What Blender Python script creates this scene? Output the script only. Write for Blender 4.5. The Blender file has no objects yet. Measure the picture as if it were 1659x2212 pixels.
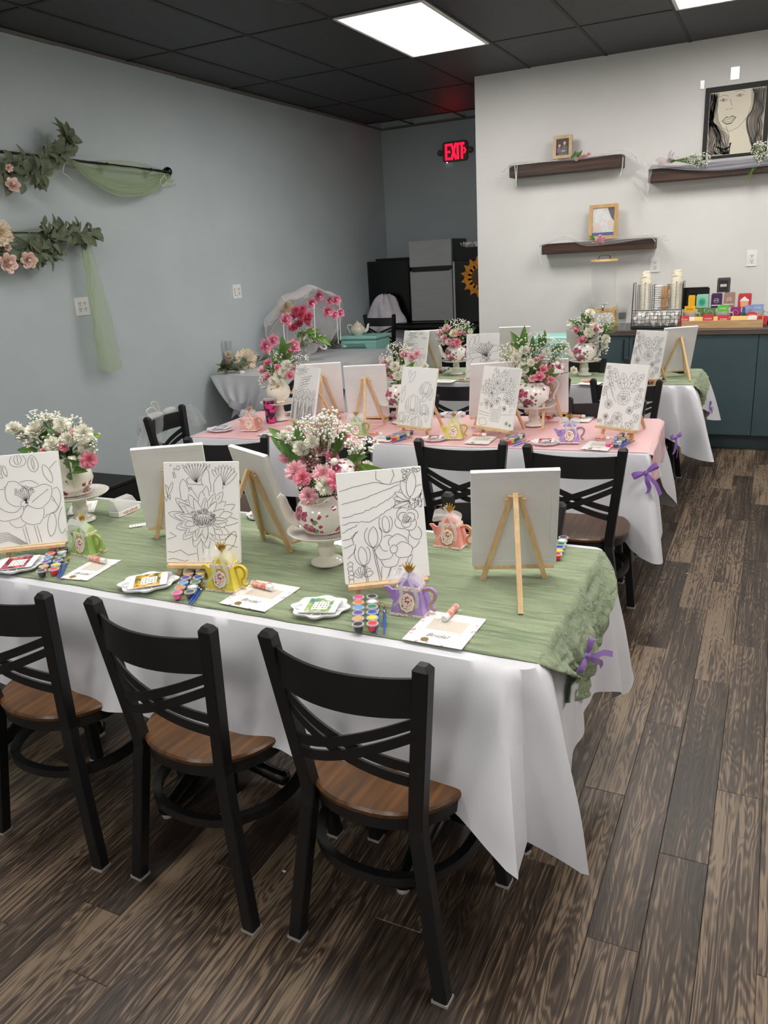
import bpy, bmesh, math, random
from mathutils import Vector, Matrix, noise
R = math.radians
S = bpy.context.scene
COL = S.collection
rnd = random.Random(7)

# ------------------------------------------------------------------ camera
F, YAW, PIT, ROL, CH = 1699.13, R(-26.6189), R(17.8084), R(-3.4393), 1.62
_rt = Vector((math.cos(YAW), -math.sin(YAW), 0)); _fw = Vector((math.sin(YAW), math.cos(YAW), 0)); _up = Vector((0, 0, 1))
_f2 = _fw * math.cos(PIT) - _up * math.sin(PIT); _u2 = _up * math.cos(PIT) + _fw * math.sin(PIT)
CR = _rt * math.cos(ROL) + _u2 * math.sin(ROL); CU = -_rt * math.sin(ROL) + _u2 * math.cos(ROL); CF = _f2
CP = Vector((0, 0, CH))
cam = bpy.data.cameras.new('camera'); cam.sensor_fit = 'HORIZONTAL'; cam.sensor_width = 36; cam.lens = F / 1659 * 36
cam.clip_start = 0.05
camo = bpy.data.objects.new('camera', cam); COL.objects.link(camo)
camo.matrix_world = Matrix(((CR.x, CU.x, -CF.x, CP.x), (CR.y, CU.y, -CF.y, CP.y), (CR.z, CU.z, -CF.z, CP.z), (0, 0, 0, 1)))
S.camera = camo
# ------------------------------------------------------------------ world, exposure
w = bpy.data.worlds.new('world'); S.world = w; w.use_nodes = True
w.node_tree.nodes['Background'].inputs[0].default_value = (.5, .55, .6, 1); w.node_tree.nodes['Background'].inputs[1].default_value = .05
S.view_settings.view_transform = 'Standard'; S.view_settings.look = 'None'; S.view_settings.gamma = 1
S.view_settings.use_curve_mapping = False
S.view_settings.exposure = 0.85
PANEL = 9.5            # radiance of the ceiling light diffusers

def ray(x, y): return CR * (x - 829.5) - CU * (y - 1106) + CF * F
def on(x, y, ax, v):
    d = ray(x, y); return CP + d * ((v - CP[ax]) / d[ax])
def P(x, y, z=.75): return on(x, y, 2, z)      # pixel -> point on a horizontal plane (a table top, the floor)
def PY(x, y, Y): return on(x, y, 1, Y)         # pixel -> point on a plane parallel to the white wall
def PX(x, y, X): return on(x, y, 0, X)         # pixel -> point on a plane parallel to the left wall
def proj(p):
    d = Vector(p) - CP; z = d.dot(CF); return (829.5 + F * d.dot(CR) / z, 1106 - F * d.dot(CU) / z, z)

# ------------------------------------------------------------------ materials
def lin(c):
    return tuple(((v / 255) / 12.92 if v <= 10 else ((v / 255 + .055) / 1.055) ** 2.4) for v in c[:3]) + (1,)
MATS = {}
class NT:
    def __init__(s, m): s.t = m.node_tree; s.n = s.t.nodes; s.b = s.n['Principled BSDF']
    def new(s, ty, **k):
        n = s.n.new(ty)
        for a, v in k.items():
            if a in n.inputs: n.inputs[a].default_value = v
            else: setattr(n, a, v)
        return n
    def ln(s, a, b): s.t.links.new(a, b)
    def ramp(s, src, stops, mode='LINEAR'):
        r = s.n.new('ShaderNodeValToRGB'); r.color_ramp.interpolation = mode
        e = r.color_ramp.elements
        while len(e) < len(stops): e.new(.5)
        for i, (p, c) in enumerate(stops): e[i].position = p; e[i].color = lin(c) if len(c) == 3 else c
        s.ln(src, r.inputs[0]); return r
    def coord(s, out='Object', scale=(1, 1, 1)):
        c = s.n.new('ShaderNodeTexCoord'); m = s.n.new('ShaderNodeMapping'); m.inputs['Scale'].default_value = scale
        s.ln(c.outputs[out], m.inputs[0]); return m.outputs[0]
    def bump(s, h, st=.2, dist=.01):
        b = s.n.new('ShaderNodeBump'); b.inputs['Strength'].default_value = st; b.inputs['Distance'].default_value = dist
        s.ln(h, b.inputs['Height']); s.ln(b.outputs[0], s.b.inputs['Normal'])
def mat(name, col=(200, 200, 200), rough=.5, metal=0, spec=None, alpha=1, emit=None, es=1, trans=0, coat=0, sub=0, sheen=0):
    if name in MATS: return MATS[name]
    m = bpy.data.materials.new(name); m.use_nodes = True; b = m.node_tree.nodes['Principled BSDF']
    b.inputs['Base Color'].default_value = lin(col); b.inputs['Roughness'].default_value = rough; b.inputs['Metallic'].default_value = metal
    if spec is not None: b.inputs['Specular IOR Level'].default_value = spec
    b.inputs['Alpha'].default_value = alpha
    if emit: b.inputs['Emission Color'].default_value = lin(emit); b.inputs['Emission Strength'].default_value = es
    b.inputs['Transmission Weight'].default_value = trans; b.inputs['Coat Weight'].default_value = coat
    if sub: b.inputs['Subsurface Weight'].default_value = sub; b.inputs['Subsurface Radius'].default_value = (.01, .01, .01)
    if sheen: b.inputs['Sheen Weight'].default_value = sheen
    m.diffuse_color = lin(col); MATS[name] = m; return m
def nmat(name, c0, c1, scale=(8, 8, 8), rough=.6, bump=0, bdist=.004, lo=.35, hi=.65, detail=4, coord='Object', **k):
    """two-colour noise material"""
    if name in MATS: return MATS[name]
    m = mat(name, c0, rough, **k); t = NT(m)
    n = t.new('ShaderNodeTexNoise', Scale=1.0, Detail=float(detail)); t.ln(t.coord(coord, scale), n.inputs['Vector'])
    r = t.ramp(n.outputs['Fac'], [(lo, c0), (hi, c1)]); t.ln(r.outputs[0], t.b.inputs['Base Color'])
    if bump: t.bump(n.outputs['Fac'], bump, bdist)
    return m
def sheer(name, col, fac, rough=.7):
    if name in MATS: return MATS[name]
    m = mat(name, col, rough); t = NT(m); out = t.n['Material Output']
    tr = t.new('ShaderNodeBsdfTransparent'); tl = t.new('ShaderNodeBsdfTranslucent', Color=lin(col)); mx0 = t.new('ShaderNodeMixShader'); mx0.inputs[0].default_value = .35
    t.ln(t.b.outputs[0], mx0.inputs[1]); t.ln(tl.outputs[0], mx0.inputs[2])
    mx = t.new('ShaderNodeMixShader'); mx.inputs[0].default_value = fac
    t.ln(tr.outputs[0], mx.inputs[1]); t.ln(mx0.outputs[0], mx.inputs[2]); t.ln(mx.outputs[0], out.inputs[0]); return m

mat('black_metal', (20, 20, 22), .42)
mat('black_matte', (18, 18, 20), .6)
mat('black_gloss', (10, 10, 12), .18)
mat('glide', (165, 162, 158), .5)
mat('iron', (14, 14, 15), .3)
mat('porcelain', (238, 234, 226), .12, coat=.4)
mat('porcelain_cream', (232, 224, 206), .12, coat=.4)
mat('gold', (190, 150, 70), .3, metal=.9)
mat('white_plastic', (238, 238, 238), .35)
mat('plate_white', (236, 236, 240), .25)
mat('paper', (243, 242, 240), .7)
mat('ink', (45, 45, 47), .8)
mat('purple_satin', (140, 98, 182), .28, sheen=.4)
mat('steel', (170, 172, 175), .25, metal=1)
mat('chrome', (210, 212, 215), .12, metal=1)
mat('stem_green', (92, 122, 62), .6)
mat('twig', (120, 105, 82), .7)
mat('breath_white', (248, 246, 236), .6)
mat('pearl', (240, 230, 208), .2, coat=.5)
mat('brush_blue', (40, 88, 185), .3)
mat('bristle', (190, 135, 60), .7)
mat('tea_light', (240, 240, 235), .4)
sheer('tulle_green', (192, 210, 172), .5)
sheer('tulle_white', (236, 236, 240), .30)
sheer('tulle_grey', (190, 190, 200), .75)
sheer('organza', (250, 250, 250), .45, .35)
sheer('lace', (250, 246, 246), .55)
sheer('cello', (255, 255, 255), .12, .1)
def glassy(name, col, fac):
    """thin clear plastic / glass: mostly see-through with a glossy coat"""
    m = mat(name, col, .05); t = NT(m); out = t.n['Material Output']
    tr = t.new('ShaderNodeBsdfTransparent', Color=lin(col)); lw = t.new('ShaderNodeLayerWeight'); lw.inputs[0].default_value = .5
    pw = t.new('ShaderNodeMath', operation='POWER'); pw.inputs[1].default_value = 3.; t.ln(lw.outputs['Facing'], pw.inputs[0])
    mth = t.new('ShaderNodeMath', operation='MULTIPLY_ADD'); mth.inputs[1].default_value = .45; mth.inputs[2].default_value = fac; t.ln(pw.outputs[0], mth.inputs[0])
    mx = t.new('ShaderNodeMixShader'); t.ln(mth.outputs[0], mx.inputs[0]); t.ln(tr.outputs[0], mx.inputs[1]); t.ln(t.b.outputs[0], mx.inputs[2])
    t.ln(mx.outputs[0], out.inputs[0]); return m
glassy('clear_glass', (248, 250, 250), .02)
glassy('clear_cup', (248, 249, 249), .04)
glassy('clear_lid', (250, 250, 250), .35)
nmat('seat_wood', (62, 40, 20), (106, 70, 34), (60, 4, 60), .32, lo=.3, hi=.7)
nmat('easel_wood', (232, 200, 156), (216, 180, 132), (80, 80, 8), .55)
nmat('shelf_wood', (44, 30, 24), (86, 60, 46), (3, 40, 60), .5, bump=.15, lo=.35, hi=.75)
nmat('tray_wood', (176, 142, 100), (205, 172, 128), (4, 60, 60), .6)
nmat('bamboo', (206, 164, 106), (222, 186, 134), (10, 60, 60), .5)
nmat('counter_top', (62, 52, 48), (104, 92, 86), (3, 14, 14), .35, lo=.3, hi=.75, detail=8)
nmat('cabinet_teal', (62, 80, 86), (66, 85, 91), (2, 2, 2), .45)
nmat('canvas_white', (250, 250, 248), (244, 244, 242), (700, 700, 700), .75, bump=.08, bdist=.0005)
nmat('canvas_back', (232, 232, 232), (226, 226, 228), (12, 12, 12), .7)
nmat('leaf_green', (58, 98, 40), (98, 140, 62), (25, 25, 25), .42)
nmat('leaf_fresh', (96, 148, 50), (132, 176, 74), (25, 25, 25), .4)
nmat('eucalyptus', (84, 94, 72), (118, 128, 100), (18, 18, 18), .55)
nmat('petal_white', (250, 248, 240), (238, 236, 216), (60, 60, 60), .6)
nmat('petal_pink', (252, 218, 222), (242, 178, 192), (60, 60, 60), .6)
nmat('petal_rose', (248, 178, 194), (238, 134, 160), (60, 60, 60), .6)
nmat('petal_hot', (244, 138, 164), (234, 98, 134), (60, 60, 60), .6)
nmat('petal_blush', (254, 236, 224), (248, 212, 198), (40, 40, 40), .6)
nmat('petal_silk', (242, 150, 180), (248, 182, 202), (30, 30, 30), .5)
nmat('petal_cream', (254, 244, 224), (250, 228, 200), (30, 30, 30), .6)
nmat('tablecloth_white', (222, 223, 229), (214, 215, 222), (5, 5, 5), .38, bump=.12, bdist=.01)
nmat('grey_satin', (206, 208, 213), (198, 200, 206), (4, 4, 4), .42, bump=.1, bdist=.01)
nmat('pink_plastic', (250, 206, 208), (247, 200, 204), (5, 5, 5), .4, bump=.1, bdist=.008)
nmat('lavender_cloth', (214, 208, 220), (226, 222, 230), (6, 6, 6), .5, bump=.2, bdist=.02)
nmat('mint', (158, 214, 205), (164, 219, 210), (5, 5, 5), .4)
def runner_mat():
    m = mat('runner_green', (150, 172, 132), .75, sheen=.2); t = NT(m)
    n = t.new('ShaderNodeTexNoise', Scale=1.0, Detail=6.0, Roughness=.6, Distortion=.6); t.ln(t.coord('Object', (7, 55, 55)), n.inputs['Vector'])
    n2 = t.new('ShaderNodeTexNoise', Scale=1.0, Detail=3.0); t.ln(t.coord('Object', (4, 9, 9)), n2.inputs['Vector'])
    mx = t.new('ShaderNodeMath', operation='ADD'); t.ln(n.outputs['Fac'], mx.inputs[0]); t.ln(n2.outputs['Fac'], mx.inputs[1])
    r = t.ramp(mx.outputs[0], [(.75, (128, 146, 112)), (1.25, (154, 170, 134))]); t.ln(r.outputs[0], t.b.inputs['Base Color'])
    t.bump(n.outputs['Fac'], 1.0, .02)
runner_mat()
def teapot_mat(name, base, seed, sc=22):
    m = mat(name, base, .12, coat=.4); t = NT(m)
    mp = t.coord('Object'); nz = t.new('ShaderNodeTexNoise', Scale=120.0, Detail=2.0); t.ln(mp, nz.inputs['Vector'])
    ad = t.new('ShaderNodeVectorMath', operation='SCALE'); ad.inputs['Scale'].default_value = .012; t.ln(nz.outputs['Color'], ad.inputs[0])
    av = t.new('ShaderNodeVectorMath', operation='ADD'); t.ln(mp, av.inputs[0]); t.ln(ad.outputs[0], av.inputs[1])
    av2 = t.new('ShaderNodeVectorMath', operation='ADD'); t.ln(av.outputs[0], av2.inputs[0]); av2.inputs[1].default_value = (seed * 1.7, seed * .9, seed)
    out = None
    col = lin(base)
    prev = None
    for (scale, th, c0, c1, keep) in ((sc, .50, (120, 26, 58), (206, 110, 146), .25), (sc * 1.9, .36, (96, 122, 84), (130, 150, 110), .55), (sc * 2.3, .34, (142, 30, 60), (190, 70, 100), .5)):
        v = t.new('ShaderNodeTexVoronoi', Scale=float(scale)); t.ln(av2.outputs[0], v.inputs['Vector'])
        sep = t.new('ShaderNodeSeparateColor'); t.ln(v.outputs['Color'], sep.inputs[0])
        g = t.new('ShaderNodeMath', operation='GREATER_THAN'); g.inputs[1].default_value = keep; t.ln(sep.outputs[0], g.inputs[0])
        l = t.new('ShaderNodeMath', operation='LESS_THAN'); l.inputs[1].default_value = th; t.ln(v.outputs['Distance'], l.inputs[0])
        mk = t.new('ShaderNodeMath', operation='MULTIPLY'); t.ln(g.outputs[0], mk.inputs[0]); t.ln(l.outputs[0], mk.inputs[1])
        r = t.ramp(nz.outputs['Fac'], [(.4, c0), (.6, c1)])
        mx = t.new('ShaderNodeMix', data_type='RGBA'); t.ln(mk.outputs[0], mx.inputs[0])
        if prev is None: mx.inputs[6].default_value = col
        else: t.ln(prev, mx.inputs[6])
        t.ln(r.outputs[0], mx.inputs[7]); prev = mx.outputs[2]
    t.ln(prev, t.b.inputs['Base Color']); return m
teapot_mat('teapot_floral', (243, 240, 234), 1.3)
teapot_mat('teapot_floral_b', (243, 240, 234), 4.1, 30)
teapot_mat('pitcher_floral', (244, 238, 228), 2.2, 15)
def floor_mat():
    m = mat('plank_wood', (70, 58, 50), .42); t = NT(m)
    oi = t.new('ShaderNodeObjectInfo'); ge = t.new('ShaderNodeNewGeometry')
    sm = t.new('ShaderNodeMath', operation='ADD'); t.ln(oi.outputs['Random'], sm.inputs[0]); t.ln(ge.outputs['Random Per Island'], sm.inputs[1])
    fr = t.new('ShaderNodeMath', operation='FRACT'); t.ln(sm.outputs[0], fr.inputs[0])
    cb = t.new('ShaderNodeCombineXYZ'); ml = t.new('ShaderNodeMath', operation='MULTIPLY'); ml.inputs[1].default_value = 37.; t.ln(fr.outputs[0], ml.inputs[0])
    t.ln(ml.outputs[0], cb.inputs[0]); t.ln(ml.outputs[0], cb.inputs[1])
    tc = t.n.new('ShaderNodeTexCoord'); av = t.new('ShaderNodeVectorMath', operation='ADD'); t.ln(tc.outputs['Object'], av.inputs[0]); t.ln(cb.outputs[0], av.inputs[1])
    mp = t.n.new('ShaderNodeMapping'); mp.inputs['Scale'].default_value = (1, .016, 1); t.ln(av.outputs[0], mp.inputs[0])
    n1 = t.new('ShaderNodeTexNoise', Scale=130.0, Detail=6.0, Roughness=.68); t.ln(mp.outputs[0], n1.inputs['Vector'])
    mp2 = t.n.new('ShaderNodeMapping'); mp2.inputs['Scale'].default_value = (1, .13, 1); t.ln(av.outputs[0], mp2.inputs[0])
    n2 = t.new('ShaderNodeTexNoise', Scale=9.0, Detail=3.0); t.ln(mp2.outputs[0], n2.inputs['Vector'])
    # cathedral rings
    mul = t.new('ShaderNodeMath', operation='MULTIPLY'); mul.inputs[1].default_value = 26.; t.ln(n2.outputs['Fac'], mul.inputs[0])
    sn = t.new('ShaderNodeMath', operation='SINE'); mu2 = t.new('ShaderNodeMath', operation='MULTIPLY'); mu2.inputs[1].default_value = 6.28; t.ln(mul.outputs[0], mu2.inputs[0]); t.ln(mu2.outputs[0], sn.inputs[0])
    a1 = t.new('ShaderNodeMath', operation='MULTIPLY_ADD'); a1.inputs[1].default_value = .06; t.ln(sn.outputs[0], a1.inputs[0]); t.ln(n1.outputs['Fac'], a1.inputs[2])
    a2 = t.new('ShaderNodeMath', operation='MULTIPLY_ADD'); a2.inputs[1].default_value = .20; t.ln(fr.outputs[0], a2.inputs[0]); t.ln(a1.outputs[0], a2.inputs[2])
    a3 = t.new('ShaderNodeMath', operation='MULTIPLY_ADD'); a3.inputs[1].default_value = .52; t.ln(n2.outputs['Fac'], a3.inputs[0]); t.ln(a2.outputs[0], a3.inputs[2])
    r = t.ramp(a3.outputs[0], [(.52, (20, 16, 14)), (.70, (44, 36, 30)), (.88, (74, 61, 51)), (1.06, (132, 114, 94))])
    t.ln(r.outputs[0], t.b.inputs['Base Color'])
    rr = t.new('ShaderNodeMapRange'); rr.inputs[3].default_value = .32; rr.inputs[4].default_value = .5; t.ln(n1.outputs['Fac'], rr.inputs[0]); t.ln(rr.outputs[0], t.b.inputs['Roughness'])
    t.bump(n1.outputs['Fac'], .12, .002)
floor_mat()
nmat('wall_blue', (184, 196, 200), (190, 201, 205), (1.6, 1.6, 2.2), .55, detail=5)
nmat('wall_white', (228, 228, 226), (222, 222, 220), (1.5, 1.5, 1.5), .6)
nmat('tile_black', (50, 50, 53), (58, 58, 61), (60, 60, 60), .55, bump=.05)
mat('grid_black', (34, 34, 36), .6)

# ------------------------------------------------------------------ mesh builder
class MB:
    def __init__(s): s.v = []; s.f = []; s.m = []; s.mi = 0
    def add(s, vs, fs):
        o = len(s.v); s.v += [tuple(v) for v in vs]; s.f += [tuple(i + o for i in f) for f in fs]; s.m += [s.mi] * len(fs); return s
    def box(s, c, d, M=None):
        x, y, z = d[0] / 2, d[1] / 2, d[2] / 2; c = Vector(c)
        vs = [Vector((i * x, j * y, k * z)) for k in (-1, 1) for j in (-1, 1) for i in (-1, 1)]
        vs = [c + ((M @ v) if M else v) for v in vs]
        return s.add(vs, [(0, 2, 3, 1), (4, 5, 7, 6), (0, 1, 5, 4), (2, 6, 7, 3), (0, 4, 6, 2), (1, 3, 7, 5)])
    def bbox(s, c, d, b=.003, M=None):
        """box with chamfered edges"""
        c = Vector(c); x, y, z = d[0] / 2, d[1] / 2, d[2] / 2; rings = []
        def ring(ix, iy, zz): return [(-x + ix, -y + iy + 0, zz), (x - ix, -y + iy, zz), (x - ix, y - iy, zz), (-x + ix, y - iy, zz)]
        vs = ring(b, b, -z) + ring(0, 0, -z + b) + ring(0, 0, z - b) + ring(b, b, z)
        vs = [c + ((M @ Vector(v)) if M else Vector(v)) for v in vs]
        fs = [(3, 2, 1, 0), (12, 13, 14, 15)]
        for k in range(3):
            for i in range(4): j = (i + 1) % 4; fs.append((k * 4 + i, k * 4 + j, k * 4 + 4 + j, k * 4 + 4 + i))
        return s.add(vs, fs)
    def loft(s, rings, caps=True, closed=True):
        n = len(rings[0]); vs = [v for r in rings for v in r]; fs = []
        for k in range(len(rings) - 1):
            for i in range(n if closed else n - 1):
                j = (i + 1) % n; fs.append((k * n + i, k * n + j, (k + 1) * n + j, (k + 1) * n + i))
        if caps and closed: fs.append(tuple(range(n - 1, -1, -1))); fs.append(tuple((len(rings) - 1) * n + i for i in range(n)))
        return s.add(vs, fs)
    def tube(s, path, r, n=8, caps=True):
        path = [Vector(p) for p in path]; rr = r if isinstance(r, (list, tuple)) else [r] * len(path); rings = []
        up = None
        for i, p in enumerate(path):
            t = (path[min(i + 1, len(path) - 1)] - path[max(i - 1, 0)]); t = t.normalized() if t.length > 1e-9 else Vector((0, 0, 1))
            if up is None: up = Vector((0, 0, 1)) if abs(t.z) < .9 else Vector((1, 0, 0))
            a = t.cross(up)
            if a.length < 1e-6: a = t.cross(Vector((0, 1, 0)))
            a.normalize(); b = a.cross(t); up = b
            rings.append([p + a * (math.cos(q) * rr[i]) + b * (math.sin(q) * rr[i]) for q in (2 * math.pi * k / n for k in range(n))])
        return s.loft(rings, caps)
    def lathe(s, prof, n=24, c=(0, 0, 0), M=None, cap=True):
        c = Vector(c); rings = []
        for (r, z) in prof:
            rings.append([c + ((M @ Vector((r * math.cos(q), r * math.sin(q), z))) if M else Vector((r * math.cos(q), r * math.sin(q), z))) for q in (2 * math.pi * k / n for k in range(n))])
        return s.loft(rings, cap)
    def strip(s, path, side, w, th=0):
        """ribbon along path; side = half-width direction(s)"""
        path = [Vector(p) for p in path]; sd = side if isinstance(side, list) else [Vector(side)] * len(path)
        ww = w if isinstance(w, (list, tuple)) else [w] * len(path)
        if not th:
            return s.loft([[p - d * (k / 2), p + d * (k / 2)] for p, d, k in zip(path, sd, ww)], False, False)
        rings = []
        for i, p in enumerate(path):
            t = (path[min(i + 1, len(path) - 1)] - path[max(i - 1, 0)]).normalized(); nn = sd[i].cross(t).normalized() * (th / 2); h = sd[i] * (ww[i] / 2)
            rings.append([p - h - nn, p + h - nn, p + h + nn, p - h + nn])
        return s.loft(rings)
    def grid(s, fn, nu, nv):
        vs = [fn(i / (nu - 1), j / (nv - 1)) for j in range(nv) for i in range(nu)]
        return s.add(vs, [(j * nu + i, j * nu + i + 1, (j + 1) * nu + i + 1, (j + 1) * nu + i) for j in range(nv - 1) for i in range(nu - 1)])
    def ball(s, c, r, n=6, m=4, M=None, sq=(1, 1, 1)):
        prof = [(r * math.sin(math.pi * k / m) + (1e-5 if k in (0, m) else 0), -r * math.cos(math.pi * k / m)) for k in range(m + 1)]
        if sq != (1, 1, 1):
            D = Matrix.Diagonal(sq).to_3x3(); M = (M @ D) if M else D
        return s.lathe(prof, n, c, M)
    def poly(s, pts, th=0, nrm=(0, 0, 1)):
        pts = [Vector(p) for p in pts]; n = len(pts)
        if not th: return s.add(pts, [tuple(range(n))])
        d = Vector(nrm) * th
        return s.loft([pts, [p + d for p in pts]])
    def mesh(s, name, mats, smooth=False):
        me = bpy.data.meshes.new(name); me.from_pydata(s.v, [], s.f)
        ml = mats if isinstance(mats, (list, tuple)) else [mats]
        for m in ml: me.materials.append(MATS[m] if isinstance(m, str) else m)
        if len(ml) > 1: me.polygons.foreach_set('material_index', s.m)
        if smooth:
            me.polygons.foreach_set('use_smooth', [True] * len(me.polygons))
            if smooth != True: me.set_sharp_from_angle(angle=R(smooth))
        me.update(); return me
    def build(s, name, mats, parent=None, smooth=False, loc=None):
        o = bpy.data.objects.new(name, s.mesh(name, mats, smooth)); COL.objects.link(o)
        if parent: o.parent = parent
        if loc is not None: o.location = loc
        return o
def tag(o, label, cat=None, group=None, kind=None):
    if label: o['label'] = label
    if cat: o['category'] = cat
    if group: o['group'] = group
    if kind: o['kind'] = kind
    return o
def thing(name, label, cat, loc=(0, 0, 0), rz=0, group=None):
    o = bpy.data.objects.new(name, None); COL.objects.link(o); o.location = loc; o.rotation_euler = (0, 0, rz); o.empty_display_size = .05
    return tag(o, label, cat, group)
def part(name, me, parent, loc=(0, 0, 0), rot=(0, 0, 0), sc=None):
    o = bpy.data.objects.new(name, me); COL.objects.link(o); o.parent = parent; o.location = loc; o.rotation_euler = rot
    if sc is not None: o.scale = sc if hasattr(sc, '__len__') else (sc, sc, sc)
    return o
def copy_tree(o, parent=None):
    c = o.copy(); COL.objects.link(c); c.parent = parent
    for ch in o.children: copy_tree(ch, c)
    return c
def put(o, loc, rz=0, label=None, group=None):
    o.location = loc; o.rotation_euler = (0, 0, rz)
    if label: o['label'] = label
    if group: o['group'] = group
    return o
class Proto:
    def __init__(s, root): s.r = root; s.used = False
    def __call__(s, loc, rz=0, label=None, group=None):
        o = copy_tree(s.r) if s.used else s.r
        s.used = True; return put(o, loc, rz, label, group)
def structure(o): o['kind'] = 'structure'; return o
def rotM(rx=0, ry=0, rz=0): return (Matrix.Rotation(rz, 3, 'Z') @ Matrix.Rotation(ry, 3, 'Y') @ Matrix.Rotation(rx, 3, 'X'))
def text_mesh(txt, size, mname, ext=.0004, shear=0):
    cu = bpy.data.curves.new('txt', 'FONT'); cu.body = txt; cu.size = size; cu.extrude = ext; cu.align_x = 'CENTER'; cu.align_y = 'CENTER'; cu.resolution_u = 2; cu.shear = shear
    o = bpy.data.objects.new('txt', cu); COL.objects.link(o)
    me = bpy.data.meshes.new_from_object(o.evaluated_get(bpy.context.evaluated_depsgraph_get())); bpy.data.objects.remove(o); bpy.data.curves.remove(cu)
    me.materials.clear(); me.materials.append(MATS[mname]); return me
def nz(x, y=0, z=0): return noise.noise(Vector((x, y, z)))
def smooth_path(pts, n=8):
    """Catmull-Rom through points"""
    pts = [Vector(p) for p in pts]; q = [pts[0]] + pts + [pts[-1]]; out = []
    for i in range(1, len(q) - 2):
        for k in range(n):
            t = k / n; a, b, c, d = q[i - 1], q[i], q[i + 1], q[i + 2]
            out.append(.5 * ((2 * b) + (c - a) * t + (2 * a - 5 * b + 4 * c - d) * t * t + (3 * b - a - 3 * c + d) * t ** 3))
    return out + [pts[-1]]
# ================================================================== ROOM
XL, XR, YB, YE, YW, ZC, XW = -4.417, 2.4, -3.2, 9.335, 7.397, 3.1, -2.56
def slab(name, c, d, m): return structure(MB().box(c, d).build(name, m))
slab('wall_left', (XL - .06, (YB + YE) / 2, ZC / 2 + .05), (.12, YE - YB, ZC + .1), 'wall_blue')
slab('wall_exit', ((XL + XW) / 2, YE + .06, ZC / 2 + .05), (XW - XL + .24, .12, ZC + .1), 'wall_blue')
slab('wall_back', ((XW + XR) / 2, (YW + YE) / 2 + .06, ZC / 2 + .05), (XR - XW, YE + .12 - YW, ZC + .1), 'wall_white')
slab('wall_right', (XR + .06, (YB + YE) / 2, ZC / 2 + .05), (.12, YE - YB, ZC + .1), 'wall_white')
slab('wall_front', ((XL + XR) / 2, YB - .06, ZC / 2 + .05), (XR - XL + .24, .12, ZC + .1), 'wall_white')
o = MB()
for y0, y1, zz in ((3.2, 4.4, .0), (4.4, 5.6, .003), (5.6, 7.2, -.002), (7.2, 9.3, .001)):
    o.add([(XL + .012, y0, ZC - .022 + zz), (XL + .012, y1, ZC - .022 + zz), (XL + .012, y1, ZC - .004), (XL + .012, y0, ZC - .004), (XL, y0, ZC - .024 + zz), (XL, y1, ZC - .024 + zz)], [(0, 1, 2, 3), (4, 5, 1, 0)])
o.add([(XL, YE - .012, ZC - .03), (XW, YE - .012, ZC - .03), (XW, YE - .012, ZC - .005), (XL, YE - .012, ZC - .005)], [(0, 1, 2, 3)])
mat('raw_trim', (120, 116, 112), .8)
structure(o.build('trim_1', 'raw_trim'))
# ---- floor
fl = structure(MB().box(((XL + XR) / 2, (YB + YE) / 2, -.06), (XR - XL + .3, YE - YB + .3, .112)).build('floor', 'black_matte'))
PW, PL = .127, 1.012
def plank_mb(mb, cx, cy, y0=None, y1=None):
    b = .0012; x = PW / 2 - .0004; y = PL / 2 - .0005
    def ring(i, z): return [(cx - x + i, cy - y + i, z), (cx + x - i, cy - y + i, z), (cx + x - i, cy + y - i, z), (cx - x + i, cy + y - i, z)]
    vs = ring(0, -.005) + ring(0, -.0012) + ring(b, 0)
    fs = [(8, 9, 10, 11)]
    for k in range(2):
        for i in range(4): j = (i + 1) % 4; fs.append((k * 4 + i, k * 4 + j, k * 4 + 4 + j, k * 4 + 4 + i))
    mb.add(vs, fs)
pm = MB(); plank_mb(pm, 0, 0); pme = pm.mesh('plank', 'plank_wood')
cells = []
pat = {0: .105, 1: .545, 2: .905, 3: .235}
for k in range(-33, 24):
    cx = -.42 + PW * k + PW / 2; r2 = random.Random(k * 31 + 5); off = pat.get(k, r2.random())
    for j in range(-5, 11):
        cy = off + PL * j + PL / 2
        if cy - PL / 2 < YB - .1 or cy + PL / 2 > YE + .7 or cx < XL - .05 or cx > XR + .05: continue
        vis = -1
        for (dx, dy) in ((0, 0), (0, .45), (0, -.45)):
            a = proj((cx + dx, cy + dy, 0))
            if a[2] > .2 and -30 < a[0] < 1690 and 900 < a[1] < 2260 and (a[0] > 1200 or a[1] > 1480 or cy < 1.4): vis = max(vis, 10 - a[2])
        cells.append((vis, cx, cy))
cells.sort(reverse=True); rest = MB()
for i, (v, cx, cy) in enumerate(cells):
    if v > 0 and i < 300: part('plank', pme, fl, (cx, cy, 0))
    else: plank_mb(rest, cx, cy)
tag(rest.build('plank_field', 'plank_wood', fl), None, kind='stuff')
# ---- ceiling
ce = structure(MB().box(((XL + XR) / 2, (YB + YE) / 2, ZC + .09), (XR - XL + .3, YE - YB + .3, .06)).build('ceiling', 'black_matte'))
GX, GY = .645, 1.285
gx = [-4.0 + GX * k for k in range(-1, 11)]; gy = [5.07 + GY * k for k in range(-7, 4)]
tm = MB().bbox((0, 0, 0), (GX - .004, GY - .004, .014), .002).mesh('ceiling_tile', 'tile_black')
lights = {(2, 7), (5, 7), (8, 7), (2, 4), (5, 4), (8, 4), (2, 1), (5, 1)}
for i, x in enumerate(gx[:-1]):
    for j, y in enumerate(gy[:-1]):
        if (i - 1, j) in lights: continue
        part('ceiling_tile', tm, ce, (x + GX / 2, y + GY / 2, ZC + .009 + .0015 * nz(i * 3.1, j * 2.7)), (R(.15) * nz(i, j), R(.2) * nz(j, i), 0))
gb = MB()
for x in gx: gb.box((x, (YB + YE) / 2, ZC + .0), (.024, YE - YB, .005))
gbo = gb.build('grid_bar', 'grid_black', ce)
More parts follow.
